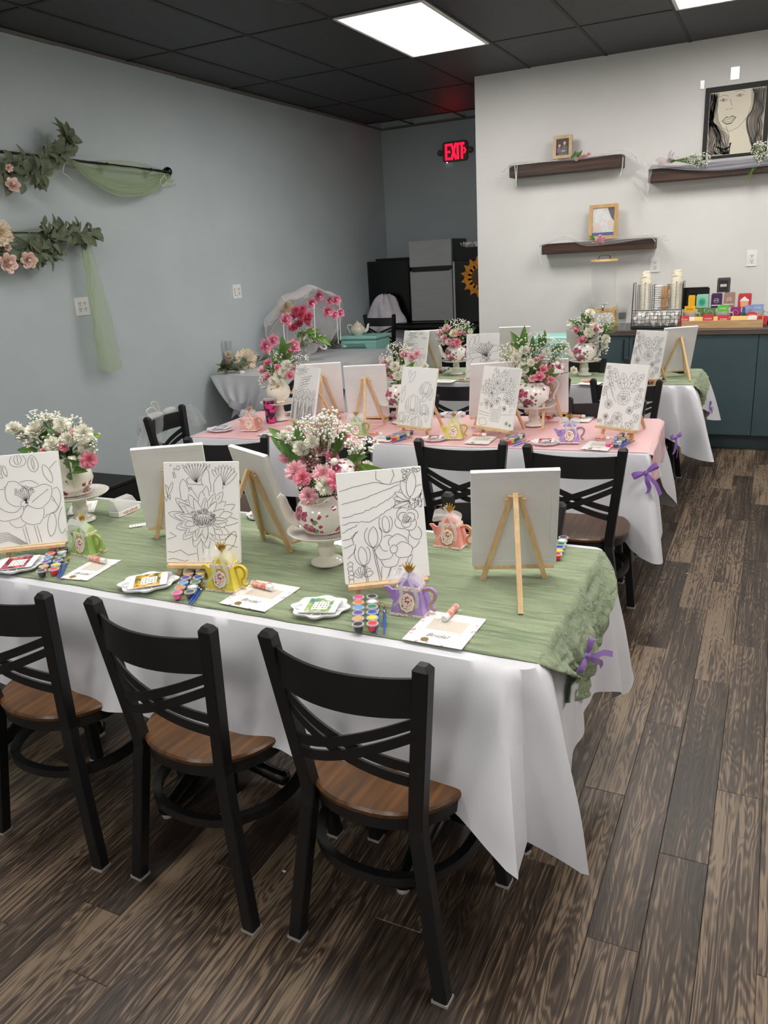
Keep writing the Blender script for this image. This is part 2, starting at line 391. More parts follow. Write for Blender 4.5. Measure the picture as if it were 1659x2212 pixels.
for y in gy: MB().box(((XL + XR) / 2, y, ZC + .0005), (XR - XL, .024, .005)).build('grid_bar', 'grid_black', ce)
mat('diffuser', (255, 255, 255), .5, emit=(255, 250, 244), es=PANEL)
mat('light_frame', (235, 235, 235), .4)
def panel(i, j, label):
    x0, y0 = gx[i + 1], gy[j]
    t = thing('ceiling_light', label, 'light', (x0 + GX / 2, y0 + GY / 2, ZC), 0, 'square troffer lights in the black ceiling')
    MB().box((0, 0, .012), (GX - .07, GY - .07, .006)).build('diffuser', 'diffuser', t)
    f = MB()
    for s_ in (-1, 1):
        f.bbox((s_ * (GX / 2 - .022), 0, .0), (.026, GY - .02, .022)); f.bbox((0, s_ * (GY / 2 - .022), .0), (GX - .07, .026, .022))
    f.build('frame', 'light_frame', t)
for (i, j) in sorted(lights):
    panel(i, j, {(2, 7): 'large white ceiling light panel over the pink table', (5, 7): 'white ceiling light panel cut off at the top right corner'}.get((i, j), 'white ceiling light panel outside the picture'))
p = P(647, -22, ZC)
t = thing('ceiling_vent', 'round black ceiling diffuser with a brown rim at top edge', 'vent', (p.x, p.y, ZC - .001))
mat('rim_brown', (120, 92, 70), .5)
MB().lathe([(.20, .0), (.20, -.006), (.188, -.008), (.185, .0)], 40).build('rim', 'rim_brown', t, True)
MB().lathe([(.185, -.001), (.15, -.02), (.13, -.02), (.10, -.002), (.08, -.022), (.06, -.022), (.001, -.004)], 40).build('cone', 'black_gloss', t, 40)
# ---- exit sign
mat('exit_case', (96, 94, 88), .5); mat('exit_red', (255, 20, 50), .4, emit=(255, 12, 40), es=2.2); mat('led_white', (255, 220, 230), .4, emit=(255, 200, 215), es=4)
c = PY(983, 327, YE - .03)
t = thing('exit_sign', 'red lit EXIT sign on a grey case on the dark wall', 'sign', (c.x, YE - .001, c.z), 0)
def rrect(w_, h_, r_, n=5):
    return [(sx * (w_ / 2 - r_) + r_ * math.cos(a), sy * (h_ / 2 - r_) + r_ * math.sin(a)) for sx, sy, a0 in ((1, 1, 0), (-1, 1, 90), (-1, -1, 180), (1, -1, 270)) for a in (R(a0 + 90 * k / n) for k in range(n + 1))]
MB().loft([[(x, 0, z) for x, z in rrect(.30, .215, .03)], [(x, -.035, z) for x, z in rrect(.30, .215, .03)], [(x, -.04, z) for x, z in rrect(.285, .2, .026)]]).build('case', 'exit_case', t)
def bar(mb, a, b, w_=.022, y=-.0415):
    a, b = Vector((a[0], y, a[1])), Vector((b[0], y, b[1])); d = (b - a).normalized(); n = Vector((d.z, 0, -d.x)) * (w_ / 2)
    mb.loft([[a - n, b - n, b + n, a + n], [q + Vector((0, -.004, 0)) for q in (a - n, b - n, b + n, a + n)]])
L = MB(); H2 = .085
x = -.105
bar(L, (x, -H2), (x, H2)); bar(L, (x, H2 - .012), (x + .055, H2 - .012)); bar(L, (x, 0), (x + .05, 0)); bar(L, (x, -H2 + .012), (x + .055, -H2 + .012)); L.build('letter_e', 'exit_red', t)
L = MB(); bar(L, (-.04, H2), (.015, -H2)); bar(L, (.015, H2), (-.04, -H2), y=-.0418); L.build('letter_x', 'exit_red', t)
L = MB(); bar(L, (.038, H2), (.038, -H2)); L.build('letter_i', 'exit_red', t)
L = MB(); bar(L, (.058, H2 - .012), (.118, H2 - .012)); bar(L, (.088, H2), (.088, -H2), y=-.0418); L.build('letter_t', 'exit_red', t)
L = MB(); bar(L, (.112, .03), (.134, 0), .014); bar(L, (.134, 0), (.112, -.03), .014, -.0418); L.build('arrow', 'exit_red', t)
for s_ in (-1, 1):
    hp = MB().lathe([(.032, 0), (.032, .03), (.026, .045), (.001, .047)], 20, (s_ * .185, -.01, 0), rotM(R(90))).build('lamp_head', 'exit_case', t, 40)
    MB().ball((s_ * .185, -.058, 0), .007).build('bulb', 'glide', hp)
    MB().box((s_ * .155, -.015, 0), (.03, .02, .02)).build('arm', 'exit_case', t)
MB().ball((-.10, -.035, -.11), .006).build('status_light', 'led_white', t)
# ---- outlets and switches
def outlet(loc, rz, label, gang=1, sw=False):
    t = thing('wall_outlet' if not sw else 'light_switch', label, 'outlet' if not sw else 'switch', loc, rz)
    W_ = .078 if gang == 1 else .125
    MB().bbox((0, -.004, 0), (W_, .008, .125), .0025).build('cover_plate', 'white_plastic', t)
    for g in range(gang):
        cx = (g - (gang - 1) / 2) * .047
        MB().bbox((cx, -.0095, 0), (.036, .006, .07), .001).build('socket' if not sw or g == 1 else 'rocker', 'white_plastic', t)
        s_ = MB()
        for dz in ((-.019, .019) if not (sw and g == 0) else (-.0,)):
            if sw and g == 0: s_.box((cx, -.013, -.034), (.036, .002, .002)); s_.box((cx - .018, -.0128, 0), (.001, .002, .068)); continue
            for dx in (-.007, .007): s_.box((cx + dx, -.0131, dz + .004), (.0035, .0015, .011))
            s_.ball((cx, -.013, dz - .009), .0035, 6, 4)
        s_.build('slots', 'black_matte', t)
q = PX(176, 662, XL); outlet(q, R(90), 'white double outlet plate on blue wall half behind green tulle', 2)
q = PX(511, 630, XL); outlet(q, R(90), 'white switch plate on the blue wall left of the parasol', 2, True)
q = PY(1415.5, 572, YW); outlet(q, 0, 'white wall outlet just above the cup rack')
q = PY(1624, 558, YW); outlet(q, 0, 'white wall outlet at right above the tea tray')

# ================================================================== CHAIRS
def lerp_path(pts, t):
    n = len(pts) - 1; i = min(int(t * n), n - 1); f = t * n - i; return pts[i].lerp(pts[i + 1], f)
def rect_loft(mb, path, wx, wy, cap=None, ch=.003):
    rings = []
    for p in path:
        x, y = wx / 2, wy / 2
        rings.append([Vector((p[0] + a, p[1] + b, p[2])) for a, b in ((-x + ch, -y), (x - ch, -y), (x, -y + ch), (x, y - ch), (x - ch, y), (-x + ch, y), (-x, y - ch), (-x, -y + ch))])
    if cap:
        p = path[-1]
        for sc, dz in cap: rings.append([Vector((p[0] + (v.x - p[0]) * sc, p[1] + (v.y - p[1]) * sc, p[2] + dz)) for v in rings[len(path) - 1]])
    mb.loft(rings)
def make_chair(lift=0, name='dining_chair'):
    t = thing(name, 'x', 'chair', (0, 0, 0))
    zk = .43 + lift; zt = .845 + lift
    def ym(z): return .035 - .035 * max(0, (z - zk) / (zt - zk))
    def xm(z): return .143 + (.192 - .143) * max(0, (z - zk) / (zt - zk))
    for s_ in (-1, 1):
        o = MB(); path = [Vector((s_ * .203, -.002, .008)), Vector((s_ * .147, .03, zk - .03)), Vector((s_ * .143, .035, zk)), Vector((s_ * .1445, .034, zk + .03)), Vector((s_ * .192, 0, zt))]
        rect_loft(o, path, .037, .034, ((1, .003), (.55, .014)))
        pp = o.build('back_post', 'black_metal', t)
        MB().box((s_ * .203, -.002, .004), (.04, .037, .008)).build('foot_glide', 'glide', pp)
        o = MB(); rect_loft(o, [Vector((s_ * .2, .39, .008)), Vector((s_ * .165, .35, zk))], .034, .034)
        pp = o.build('front_leg', 'black_metal', t)
        MB().box((s_ * .2, .39, .004), (.037, .037, .008)).build('foot_glide', 'glide', pp)
    def bow_bar(z0, z1, h, th, bow, dy=0):
        rings = []; N = 14
        for k in range(N + 1):
            u = k / N; z = z0 + (z1 - z0) * u; x = -xm(z0) + (xm(z1) + xm(z0)) * u; y = ym(z0) + (ym(z1) - ym(z0)) * u - bow * (1 - (2 * u - 1) ** 2) + dy
            rings.append([Vector((x, y - th / 2, z - h / 2)), Vector((x, y + th / 2, z - h / 2)), Vector((x, y + th / 2, z + h / 2)), Vector((x, y - th / 2, z + h / 2))])
        return MB().loft(rings)
    bow_bar(.778 + lift, .778 + lift, .09, .008, .05).build('top_rail', 'black_metal', t, 30)
    bow_bar(.722 + lift, .588 + lift, .025, .006, .05, .003).build('cross_bar', 'black_metal', t, 30)
    bow_bar(.688 + lift, .55 + lift, .025, .006, .05, .003).build('cross_bar', 'black_metal', t, 30)
    bow_bar(.588 + lift, .722 + lift, .025, .006, .05, -.003).build('cross_bar', 'black_metal', t, 30)
    bow_bar(.55 + lift, .688 + lift, .025, .006, .05, -.003).build('cross_bar', 'black_metal', t, 30)
    def outl(r_, z, n=40, cy=.2):
        return [Vector((r_ * 1.0 * math.copysign(abs(math.cos(a)) ** .86, math.cos(a)), cy + r_ * math.copysign(abs(math.sin(a)) ** .92, math.sin(a)), z)) for a in (2 * math.pi * k / n for k in range(n))]
    MB().loft([outl(.194, zk + .012), outl(.201, zk + .016), outl(.203, zk + .026), outl(.198, zk + .032), outl(.185, zk + .0335)]).build('seat', 'seat_wood', t, 40)
    o = MB(); a = outl(.196, zk - .018); b = outl(.196, zk + .012); c_ = outl(.17, zk + .012); d = outl(.17, zk - .018)
    o.loft([a, b, c_, d, a], False).build('seat_frame', 'black_metal', t, 40)
    o = MB(); zr = .275 + lift; o.loft([outl(.205, zr - .012), outl(.205, zr + .012), outl(.183, zr + .012), outl(.183, zr - .012), outl(.205, zr - .012)], False).build('foot_ring', 'black_metal', t, 40)
    return t
CH0 = Proto(make_chair())
def chair(x, y, rz, label, group=None): return CH0((x, y, 0), R(rz), label, group)
G1 = 'black cross-back chairs at the tables'
chair(-.757, 1.272, -4, 'nearest black cross-back chair with brown seat, rightmost in front of green table', G1)
chair(-1.283, 1.275, -5, 'middle black cross-back chair of the three in front of the green table', G1)
chair(-1.82, 1.275, 0, 'black cross-back chair at the left edge of the picture', G1)
chair(-.753, 2.366, 178, 'chair across the near green table, mostly hidden by the blank grey canvas back', G1)
chair(-.686, 3.115, 1, 'chair before the pink table beside the tied white corner, rightmost there', G1)
chair(-1.18, 3.125, 2, 'chair before the pink table behind the purple favor box canvas', G1)
chair(-1.80, 3.07, 8, 'chair before the pink table hidden behind the big teapot of carnations', G1)
chair(-2.318, 2.985, 18, 'chair before the pink table at its left front corner', G1)
chair(-3.13, 3.5, -80, 'chair at the left end of the pink table draped with a white veil', G1)
chair(-1.80, 4.72, 3, 'chair in front of the far green table, left one with rail fully visible', G1)
chair(-1.31, 4.86, 2, 'chair before the far green table behind the floral teapot on the pink table', G1)
chair(-.765, 4.83, -2, 'chair before the far green table behind the rose drawing', G1)
chair(-.765, 4.19, 176, 'chair across the pink table behind the rose drawing', G1)
chair(-1.92, 4.2, 182, 'chair across the pink table beside the lotus drawing', G1)
chair(-2.62, 4.36, 176, 'chair across the pink table behind the left blank canvas back', G1)
chair(-1.27, 5.82, 180, 'chair across the far green table left of the teal cabinet handle', G1)
chair(-.73, 5.82, 180, 'chair across the far green table behind the blank canvas', G1)

# ================================================================== TABLES + CLOTHS
def table(name, label, x0, x1, y0, y1, rz, peds, zt=.735):
    cx, cy = (x0 + x1) / 2, (y0 + y1) / 2
    t = thing(name, label, 'table', (cx, cy, 0), rz)
    MB().bbox((0, 0, zt - .014), (x1 - x0 - .01, y1 - y0 - .01, .028), .004).build('tabletop', 'black_matte', t)
    for (px_, py_) in peds:
        px_, py_ = px_ - cx, py_ - cy
        o = MB().lathe([(.06, .07), (.05, .09), (.037, .11), (.037, zt - .06), (.05, zt - .04), (.05, zt - .03)], 20, (px_, py_, 0)).build('column', 'iron', t, 40)
        MB().box((px_, py_, zt - .035), (.3, .3, .012)).build('mount_plate', 'iron', t)
        for k in range(4):
            a = k * math.pi / 2; d = Vector((math.cos(a), math.sin(a), 0)); c = Vector((px_, py_, 0))
            path = [c + d * .03 + Vector((0, 0, .085)), c + d * .1 + Vector((0, 0, .07)), c + d * .18 + Vector((0, 0, .045)), c + d * .24 + Vector((0, 0, .03)), c + d * .272 + Vector((0, 0, .03)), c + d * .285 + Vector((0, 0, .026))]
            f = MB().tube(path, [.034, .03, .024, .024, .027, .012], 12).build('foot', 'iron', t, True)
            MB().lathe([(.018, 0), (.018, .008), (.014, .012)], 12, c + d * .262).build('leveler', 'glide', f)
    return t
def cloth(name, label, x0, x1, y0, y1, rz, hem, corner, m='tablecloth_white', zt=.741, seed=0, amp=.010, cat='tablecloth', flare=.05):
    """draped cloth. hem(side,u)->drop ; corner: dict idx -> (extra_drop, flare, tie or None). corners: 0 = x1,y0 ; 1 = x1,y1 ; 2 = x0,y1 ; 3 = x0,y0"""
    cx, cy = (x0 + x1) / 2, (y0 + y1) / 2; hx, hy = (x1 - x0) / 2, (y1 - y0) / 2; r = .03
    per = []        # (x, y, nx, ny, cornerweight, corner idx, s)
    def side(a, b, n, ci0, ci1, sd):
        L = (Vector(b) - Vector(a)).length; k = max(2, int(L / .02))
        for i in range(k):
            u = i / k; p_ = Vector(a).lerp(Vector(b), u); d0, d1 = u * L, (1 - u) * L
            ci, dd = (ci0, d0) if d0 < d1 else (ci1, d1)
            per.append([p_.x, p_.y, n[0], n[1], ci, dd, sd, u])
    def arc(c, a0, ci):
        for i in range(9):
            a = R(a0 + 90 * i / 9); per.append([c[0] + r * math.cos(a), c[1] + r * math.sin(a), math.cos(a), math.sin(a), ci, 0, -1, i / 9])
    side((-hx + r, -hy), (hx - r, -hy), (0, -1), 3, 0, 0); arc((hx - r, -hy + r), -90, 0)
    side((hx, -hy + r), (hx, hy - r), (1, 0), 0, 1, 1); arc((hx - r, hy - r), 0, 1)
    side((hx - r, hy), (-hx + r, hy), (0, 1), 1, 2, 2); arc((-hx + r, hy - r), 90, 2)
    side((-hx, hy - r), (-hx, -hy + r), (-1, 0), 2, 3, 3); arc((-hx + r, -hy + r), 180, 3)
    NT_ = 16; N = len(per); rings = []; s_acc = 0
    inner = [Vector((p_[0] - p_[2] * .012, p_[1] - p_[3] * .012, zt)) for p_ in per]
    rows = [[] for _ in range(NT_ + 1)]
    prev = None
    for p_ in per:
        if prev is not None: s_acc += math.hypot(p_[0] - prev[0], p_[1] - prev[1])
        prev = p_; x, y, nx, ny, ci, dd, sd, u = p_
        ex, fl_, tie = corner.get(ci, (.1, .05, None))
        cw = math.exp(-(dd / (.085 if tie else .11)) ** 2)
        if sd == -1: base = .5 * (hem(max(0, ci - 0) % 4, 1) + hem((ci + 1) % 4, 0)); base = hem(ci % 4, 1) * (1 - u) + hem((ci + 1) % 4, 0) * u
        else: base = hem(sd, u)
        drop = base + ex * cw
        diag = Vector(((1, -1), (1, 1), (-1, 1), (-1, -1))[ci]).normalized()
        for k in range(NT_ + 1):
            t_ = k / NT_; z = zt - t_ * drop
            wv = amp * t_ * (math.sin(s_acc * 17 + seed) + .6 * math.sin(s_acc * 41 + seed * 3 + 2 * t_) + 1.2 * nz(s_acc * 6, seed, t_ * 2))
            off = .006 + .012 * (1 - math.exp(-t_ * 8)) + (flare if sd == 0 else .05) * .3 * t_ + wv
            fluted = fl_ * cw * t_ ** .8 * (1 + .55 * math.cos((s_acc) * 2 * math.pi / .125 + ci))
            px_, py_ = x + nx * off + diag.x * fluted, y + ny * off + diag.y * fluted
            # slack between the corner flutes falls in
            if tie:
                tz, pinch = tie; g = math.exp(-((z - tz) / .075) ** 2) * math.exp(-(dd / .2) ** 2) * pinch
                tx, ty = hx * math.copysign(1, diag.x) + diag.x * .03, hy * math.copysign(1, diag.y) + diag.y * .03
                px_ = px_ * (1 - g) + tx * g; py_ = py_ * (1 - g) + ty * g
            rows[k].append(Vector((px_, py_, z + (.004 * math.sin(s_acc * 23) if k == NT_ else 0))))
    o = MB(); o.loft([inner] + rows, False)
    # top sheet
    o.add([Vector((v.x, v.y, v.z)) for v in inner], [tuple(range(N))])
    b = o.build(name, m, None, 60); b.location = (cx, cy, 0); b.rotation_euler = (0, 0, rz)
    return tag(b, label, cat)
T1 = (-2.78, -.415, 1.51, 2.30); T2 = (-2.90, -.475, 3.425, 4.20); T3 = (-2.85, -.44, 5.33, 6.09); RZ2 = R(3.4)
table('dining_table', 'table nearest the camera under white cloth and crinkled green runner', *T1, 0, [(-.774, 1.785), (-1.583, 1.785), (-2.39, 1.785)])
table('dining_table', 'middle table under white cloth and pink runner', *T2, RZ2, [(-.85, 3.8), (-1.66, 3.8), (-2.5, 3.8)])
table('dining_table', 'far table under white cloth and green runner near teal cabinets', *T3, 0, [(-.82, 5.7), (-1.63, 5.7), (-2.45, 5.7)])
cloth('tablecloth', 'white plastic cloth on the table nearest the camera', *T1, 0, lambda s_, u: .285 + .03 * (u if s_ == 0 else 0) + .08 * (s_ == 1), {0: (.085, .11, None), 1: (.14, .075, None)}, seed=1, flare=.28)
cloth('tablecloth', 'white plastic cloth on the pink-topped middle table, corner tied by ribbon', *T2, RZ2, lambda s_, u: .29 if s_ != 1 else .30 - .10 * math.sin(math.pi * u), {0: (.17, .075, (.665, 1.0)), 1: (.19, .07, (.64, .6))}, seed=4)
cloth('tablecloth', 'white plastic cloth on the far table before the teal cabinets', *T3, 0, lambda s_, u: .29 - .06 * (s_ == 1) * math.sin(math.pi * u), {0: (.15, .15, None), 1: (.10, .11, None)}, seed=8)

def runner(name, label, x0, x1, y0, y1, rz, pc, m, hang, kind, seed, cr=.0065):
    cx, cy = pc
    o = MB(); zt = .7425; nx_ = int((x1 - x0) / .010); ny_ = int((y1 - y0) / .012); hN = 30
    yc = (y0 + y1) / 2
    def wr(x, y):
        if not cr: return .0012 * nz(x * 3, y * 5, seed)
        a = nz(x * 3 + seed, y * 26 + 2.5 * nz(x * 4, y * 5, seed), seed); b = nz(x * 9, y * 60 + 3 * nz(x * 7, y * 6, 3), seed + 5)
        return cr * (.5 + .5 * (1 - abs(a) * 2.2)) + cr * .35 * b
    rows = []
    for j in range(ny_ + 1):
        v = j / ny_; y = y0 + (y1 - y0) * v; row = []
        fr = .004 * nz(v * 30, seed)
        for i in range(nx_ + 1):
            x = x0 + (x1 - x0) * i / nx_; edge = min(1, min(j, ny_ - j) / 3)
            yy = y + (0 if 0 < j < ny_ else .006 * nz(x * 8, seed + j))
            row.append(Vector((x - cx, yy - cy, zt + max(.0004, wr(x, yy) * edge))))
        for k in range(1, hN + 1):
            t_ = k / hN
            if kind == 'gather':
                h = hang * (1 - .42 * abs(2 * v - 1) ** 1.8); conv = .66 * t_ ** 1.2
                if t_ > .80: conv = .66 * .80 ** 1.2 - (t_ - .8) * .9
                yy = y + (yc - y) * conv; z = zt - t_ * h
                fold = math.sin(v * 46 + 3 * nz(v * 5, seed)) * .010 * min(1, t_ * 2) * (1 - .5 * (t_ > .78)) + .018 * math.sin(v * 13 + seed) * t_
                bul = .035 * math.sin(math.pi * min(1, t_ * 1.15)) + .012 + .02 * t_
                xx = x1 + bul + fold + cr * 1.2 * nz(t_ * 14, v * 9, seed) - .008 * (1 - t_)
            else:
                h = hang * (.82 + .3 * v); yy = y + .01 * math.sin(t_ * 3); z = zt - t_ * h; xx = x1 + .026 + .014 * math.sin(v * 9 + seed) * t_ + .004 * nz(v * 8, t_ * 4, seed)
            if k == 1: xx = x1 + .012; z = zt - .006
            row.append(Vector((xx - cx, yy - cy, z)))
        rows.append(row)
    o.loft(rows, False, False)
    b = o.build(name, m, None, True); b.location = (cx, cy, 0); b.rotation_euler = (0, 0, rz)
    sd = b.modifiers.new('thick', 'SOLIDIFY'); sd.thickness = .0012; sd.offset = 1
    return tag(b, label, 'table runner')
def cen(T): return ((T[0] + T[1]) / 2, (T[2] + T[3]) / 2)
runner('table_runner', 'crinkled sage green gauze runner on the nearest table', T1[0], T1[1], T1[2] + .03, T1[3] - .02, 0, cen(T1), 'runner_green', .27, 'gather', 2)
runner('table_runner', 'smooth pink plastic runner on the middle table', T2[0] + .02, T2[1], T2[2] + .02, T2[3] - .005, RZ2, cen(T2), 'pink_plastic', .19, 'plain', 5, 0)
runner('table_runner', 'crinkled sage green gauze runner on the far table', T3[0], T3[1], T3[2] + .03, T3[3] - .02, 0, cen(T3), 'runner_green', .24, 'gather', 9)

def bow(loc, rz, sc, label, m='purple_satin', name='ribbon_bow', tilt=0):
    t = thing(name, label, 'ribbon', loc, rz, 'purple satin bows on the tablecloths'); t.rotation_euler = (0, R(tilt), rz); W_ = .024 * sc
    for s_ in (-1, 1):
        path = [Vector((s_ * a * sc, -b * sc, c * sc)) for a, b, c in ((.004, .008, .0), (.03, .02, .016), (.058, .022, .022), (.072, .016, .014), (.062, .004, .002), (.034, .004, -.002), (.004, .006, -.002))]
        path = smooth_path(path, 5); sd = [Vector((0, .35, 1)).normalized()] * len(path)
        MB().strip(path, sd, [W_ * (.45 + .75 * math.sin(math.pi * k / (len(path) - 1))) for k in range(len(path))]).build('loop', m, t, True)
        path = smooth_path([Vector((s_ * a * sc, -b * sc, c * sc)) for a, b, c in ((.003, .012, -.004), (.012, .022, -.04), (.02 + .008 * s_, .018, -.085), (.03, .014, -.13 - .02 * s_))], 5)
        MB().strip(path, [Vector((1, .3 * s_, .1)).normalized()] * len(path), [W_ * (.5 + .5 * min(1, k / 6)) for k in range(len(path))]).build('tail', m, t, True)
    MB().ball((0, -.012 * sc, -.002 * sc), .014 * sc, 10, 6, None, (1, .8, 1.15)).build('knot', m, t, True)
    return t
bow(PX(1264, 1414, -.345), R(60), .62, 'purple satin bow on the near green runner end', tilt=-62)
q = P(1393, 1020, .675); bow(PY(1393, 1020, 3.41), R(30), .82, 'purple satin bow tying the front corner of the pink table cloth', tilt=-22)
bow(PY(1456, 945, 4.24), R(70), .75, 'purple satin bow on the back corner of the pink table')
bow(PX(1531, 880, -.37), R(75), .62, 'purple satin bow on the far green runner end', tilt=-60)
# ================================================================== LINE DRAWINGS
import numpy as np
class Draw:
    """2-D line art, drawn front to back: later strokes are hidden where an earlier closed shape covers them"""
    def __init__(s, seed=0, W_=1.0, H_=1.3): s.occ = []; s.seg = []; s.r = random.Random(seed); s.W, s.H = W_, H_; s.k = seed * 11.3
    def wob(s, pts, a=.004, f=7):
        return [(x + a * nz(x * f, y * f, s.k), y + a * nz(x * f, y * f, s.k + 9)) for x, y in pts]
    def line(s, pts, close=False, occ=False, wob=.004):
        pts = s.wob(pts, wob) if wob else pts
        if close: pts = list(pts) + [pts[0]]
        # resample
        out = [pts[0]]
        for a, b in zip(pts, pts[1:]):
            d = math.hypot(b[0] - a[0], b[1] - a[1]); n = max(1, int(d / .022))
            out += [(a[0] + (b[0] - a[0]) * k / n, a[1] + (b[1] - a[1]) * k / n) for k in range(1, n + 1)]
        p = np.array(out); hid = (p[:, 0] < .004) | (p[:, 0] > s.W - .004) | (p[:, 1] < .004) | (p[:, 1] > s.H - .004)
        for poly, bb in s.occ:
            q = (p[:, 0] > bb[0]) & (p[:, 0] < bb[2]) & (p[:, 1] > bb[1]) & (p[:, 1] < bb[3]) & ~hid
            idx = np.nonzero(q)[0]
            if not len(idx): continue
            x = p[idx, 0][:, None]; y = p[idx, 1][:, None]; x0, y0 = poly[:, 0], poly[:, 1]; x1, y1 = np.roll(x0, -1), np.roll(y0, -1)
            c = ((y0 > y) != (y1 > y)) & (x < (x1 - x0) * (y - y0) / (y1 - y0 + 1e-12) + x0)
            hid[idx] |= (c.sum(1) % 2 == 1)
        run = []
        for i in range(len(p)):
            if hid[i]:
                if len(run) > 1: s.seg.append(run)
                run = []
            else: run.append(tuple(p[i]))
        if len(run) > 1: s.seg.append(run)
        if occ:
            po = np.array(pts); s.occ.append((po, (po[:, 0].min(), po[:, 1].min(), po[:, 0].max(), po[:, 1].max())))
    def blob(s, cx, cy, rx, ry=None, n=24, rag=.0, f=5, rot=0, occ=True):
        ry = ry or rx; pts = []
        for k in range(n):
            a = 2 * math.pi * k / n; q = 1 + rag * math.sin(a * f + s.k) + rag * .7 * nz(math.cos(a) * 2 + cx * 9, math.sin(a) * 2, s.k)
            x, y = rx * q * math.cos(a), ry * q * math.sin(a); pts.append((cx + x * math.cos(rot) - y * math.sin(rot), cy + x * math.sin(rot) + y * math.cos(rot)))
        s.line(pts, True, occ)
    def petal(s, cx, cy, ang, L, w_, tip=1.0, rib=0, wob=.005, notch=0, n=10):
        a = R(ang); ca, sa = math.cos(a), math.sin(a)
        def T(u, v): return (cx + u * L * ca - v * sa, cy + u * L * sa + v * ca)
        h = [(t, w_ * math.sin(math.pi * t ** tip) ** .58) for t in (k / n for k in range(n + 1))]
        for k in range(rib): 
            o = (k - (rib - 1) / 2) * w_ * .5; s.line([T(.15, o * .3), T(.5, o), T(.86, o * .5)], wob=.006)
        pts = [T(t, v) for t, v in h] + [T(t, -v) for t, v in reversed(h[1:-1])]
        s.line(pts, True, True, wob)
    def leaf(s, cx, cy, ang, L, w_, veins=2):
        a = R(ang)
        s.line([(cx, cy), (cx + math.cos(a) * L * .9, cy + math.sin(a) * L * .9)])
        for k in range(veins):
            t = .3 + .25 * k
            for q in (-1, 1): s.line([(cx + math.cos(a) * L * t, cy + math.sin(a) * L * t), (cx + math.cos(a) * L * (t + .16) - q * math.sin(a) * w_ * .6, cy + math.sin(a) * L * (t + .16) + q * math.cos(a) * w_ * .6)], wob=0)
        s.petal(cx, cy, ang, L, w_, .85)
    def rose(s, cx, cy, r, n=6):
        sp = [(cx + r * .16 * (k / 14) * math.cos(k * .9), cy + r * .16 * (k / 14) * math.sin(k * .9)) for k in range(15)]
        s.line(sp); s.blob(cx, cy, r * .2, r * .17, 14, .1, 3)
        rr = .3; ph = s.r.random() * 360
        while rr < 1.01:
            m = max(3, int(n * (.5 + rr * .5)))
            for k in range(m):
                a = R(ph + 360 * k / m); s.blob(cx + r * rr * .52 * math.cos(a), cy + r * rr * .5 * math.sin(a), r * rr * .52, r * rr * .42, 16, .06, 3, a + 1.57)
            rr += .24; ph += 37
    def tulip(s, cx, cy, h, ang=90, stem=None):
        if stem: pass
        s.petal(cx, cy, ang, h, h * .22); s.petal(cx, cy, ang + 16, h * .98, h * .26); s.petal(cx, cy, ang - 16, h * .98, h * .26)
        if stem:
            s.line([(cx - .008, cy), (cx - .012 + stem * .3, cy - .15), (stem * 1.0 + cx - .01, cy - .55)]); s.line([(cx + .008, cy), (cx + .008 + stem * .3, cy - .15), (stem + cx + .01, cy - .55)])
    def build(s, w_m, lw):
        """strips in local XZ with the lower-left corner at (-w/2, 0)"""
        mb = MB(); k = w_m / s.W; hw = lw / 2
        for run in s.seg:
            L_, R_ = [], []
            for i, (x, y) in enumerate(run):
                a = run[max(0, i - 1)]; b = run[min(len(run) - 1, i + 1)]; dx, dy = b[0] - a[0], b[1] - a[1]; d = math.hypot(dx, dy) or 1; n = (-dy / d * hw, dx / d * hw)
                X, Z_ = x * k - w_m / 2, y * k; L_.append((X + n[0], 0, Z_ + n[1])); R_.append((X - n[0], 0, Z_ - n[1]))
            mb.loft([[l, r_] for l, r_ in zip(L_, R_)], False, False)
        return mb
def art_poppy(d):
    for k in range(9):
        a = R(50 + k * 11); s_ = .16 + .05 * d.r.random(); x, y = .5 + math.cos(a) * s_, .62 + math.sin(a) * s_ * 1.1
        d.blob(x, y, .014, .022, 10); d.line([(.48 + .01 * k * .5, .60), (x, y)])
    d.blob(.47, .60, .05, .045, 14, .1)
    d.petal(.47, .57, 118, .40, .15, .8, 0, .02); d.petal(.44, .56, 150, .46, .15, .8, 0, .02); d.petal(.52, .57, 35, .42, .15, .8, 1, .02)
    d.petal(.46, .58, 200, .44, .13, .8, 0, .02); d.petal(.50, .56, 300, .30, .17, .8, 0, .02); d.petal(.52, .58, 350, .42, .14, .8, 0, .02); d.petal(.42, .55, 250, .30, .16, .8, 0, .02)
    d.blob(.47, .62, .40, .30, 40, .05, 9); d.petal(.80, .42, 70, .40, .10, .8); d.petal(.78, .1, 80, .35, .06); d.petal(.93, .12, 80, .4, .06)
    for x in (.40, .44, .56, .60): d.line([(x, .32), (x + .05, .0)])
    for k in range(6): d.line([(0, .06 + .03 * k), (.2, .10 + .022 * k), (.36 + .02 * k, .02)])
    d.petal(.66, 1.03, 95, .24, .07, .9, 2); d.petal(.45, 1.12, 90, .2, .11, .8, 3); d.petal(.28, 1.0, 100, .16, .025); d.petal(.22, .98, 120, .1, .02); d.petal(.10, .95, 110, .30, .08, .8, 0, .03); d.petal(.05, .85, 60, .35, .05, .8, 0, .03); d.petal(.88, .86, 110, .28, .05)
    d.line([(.8, 1.0), (.9, 1.1), (.95, 1.15), (1, 1.16)])
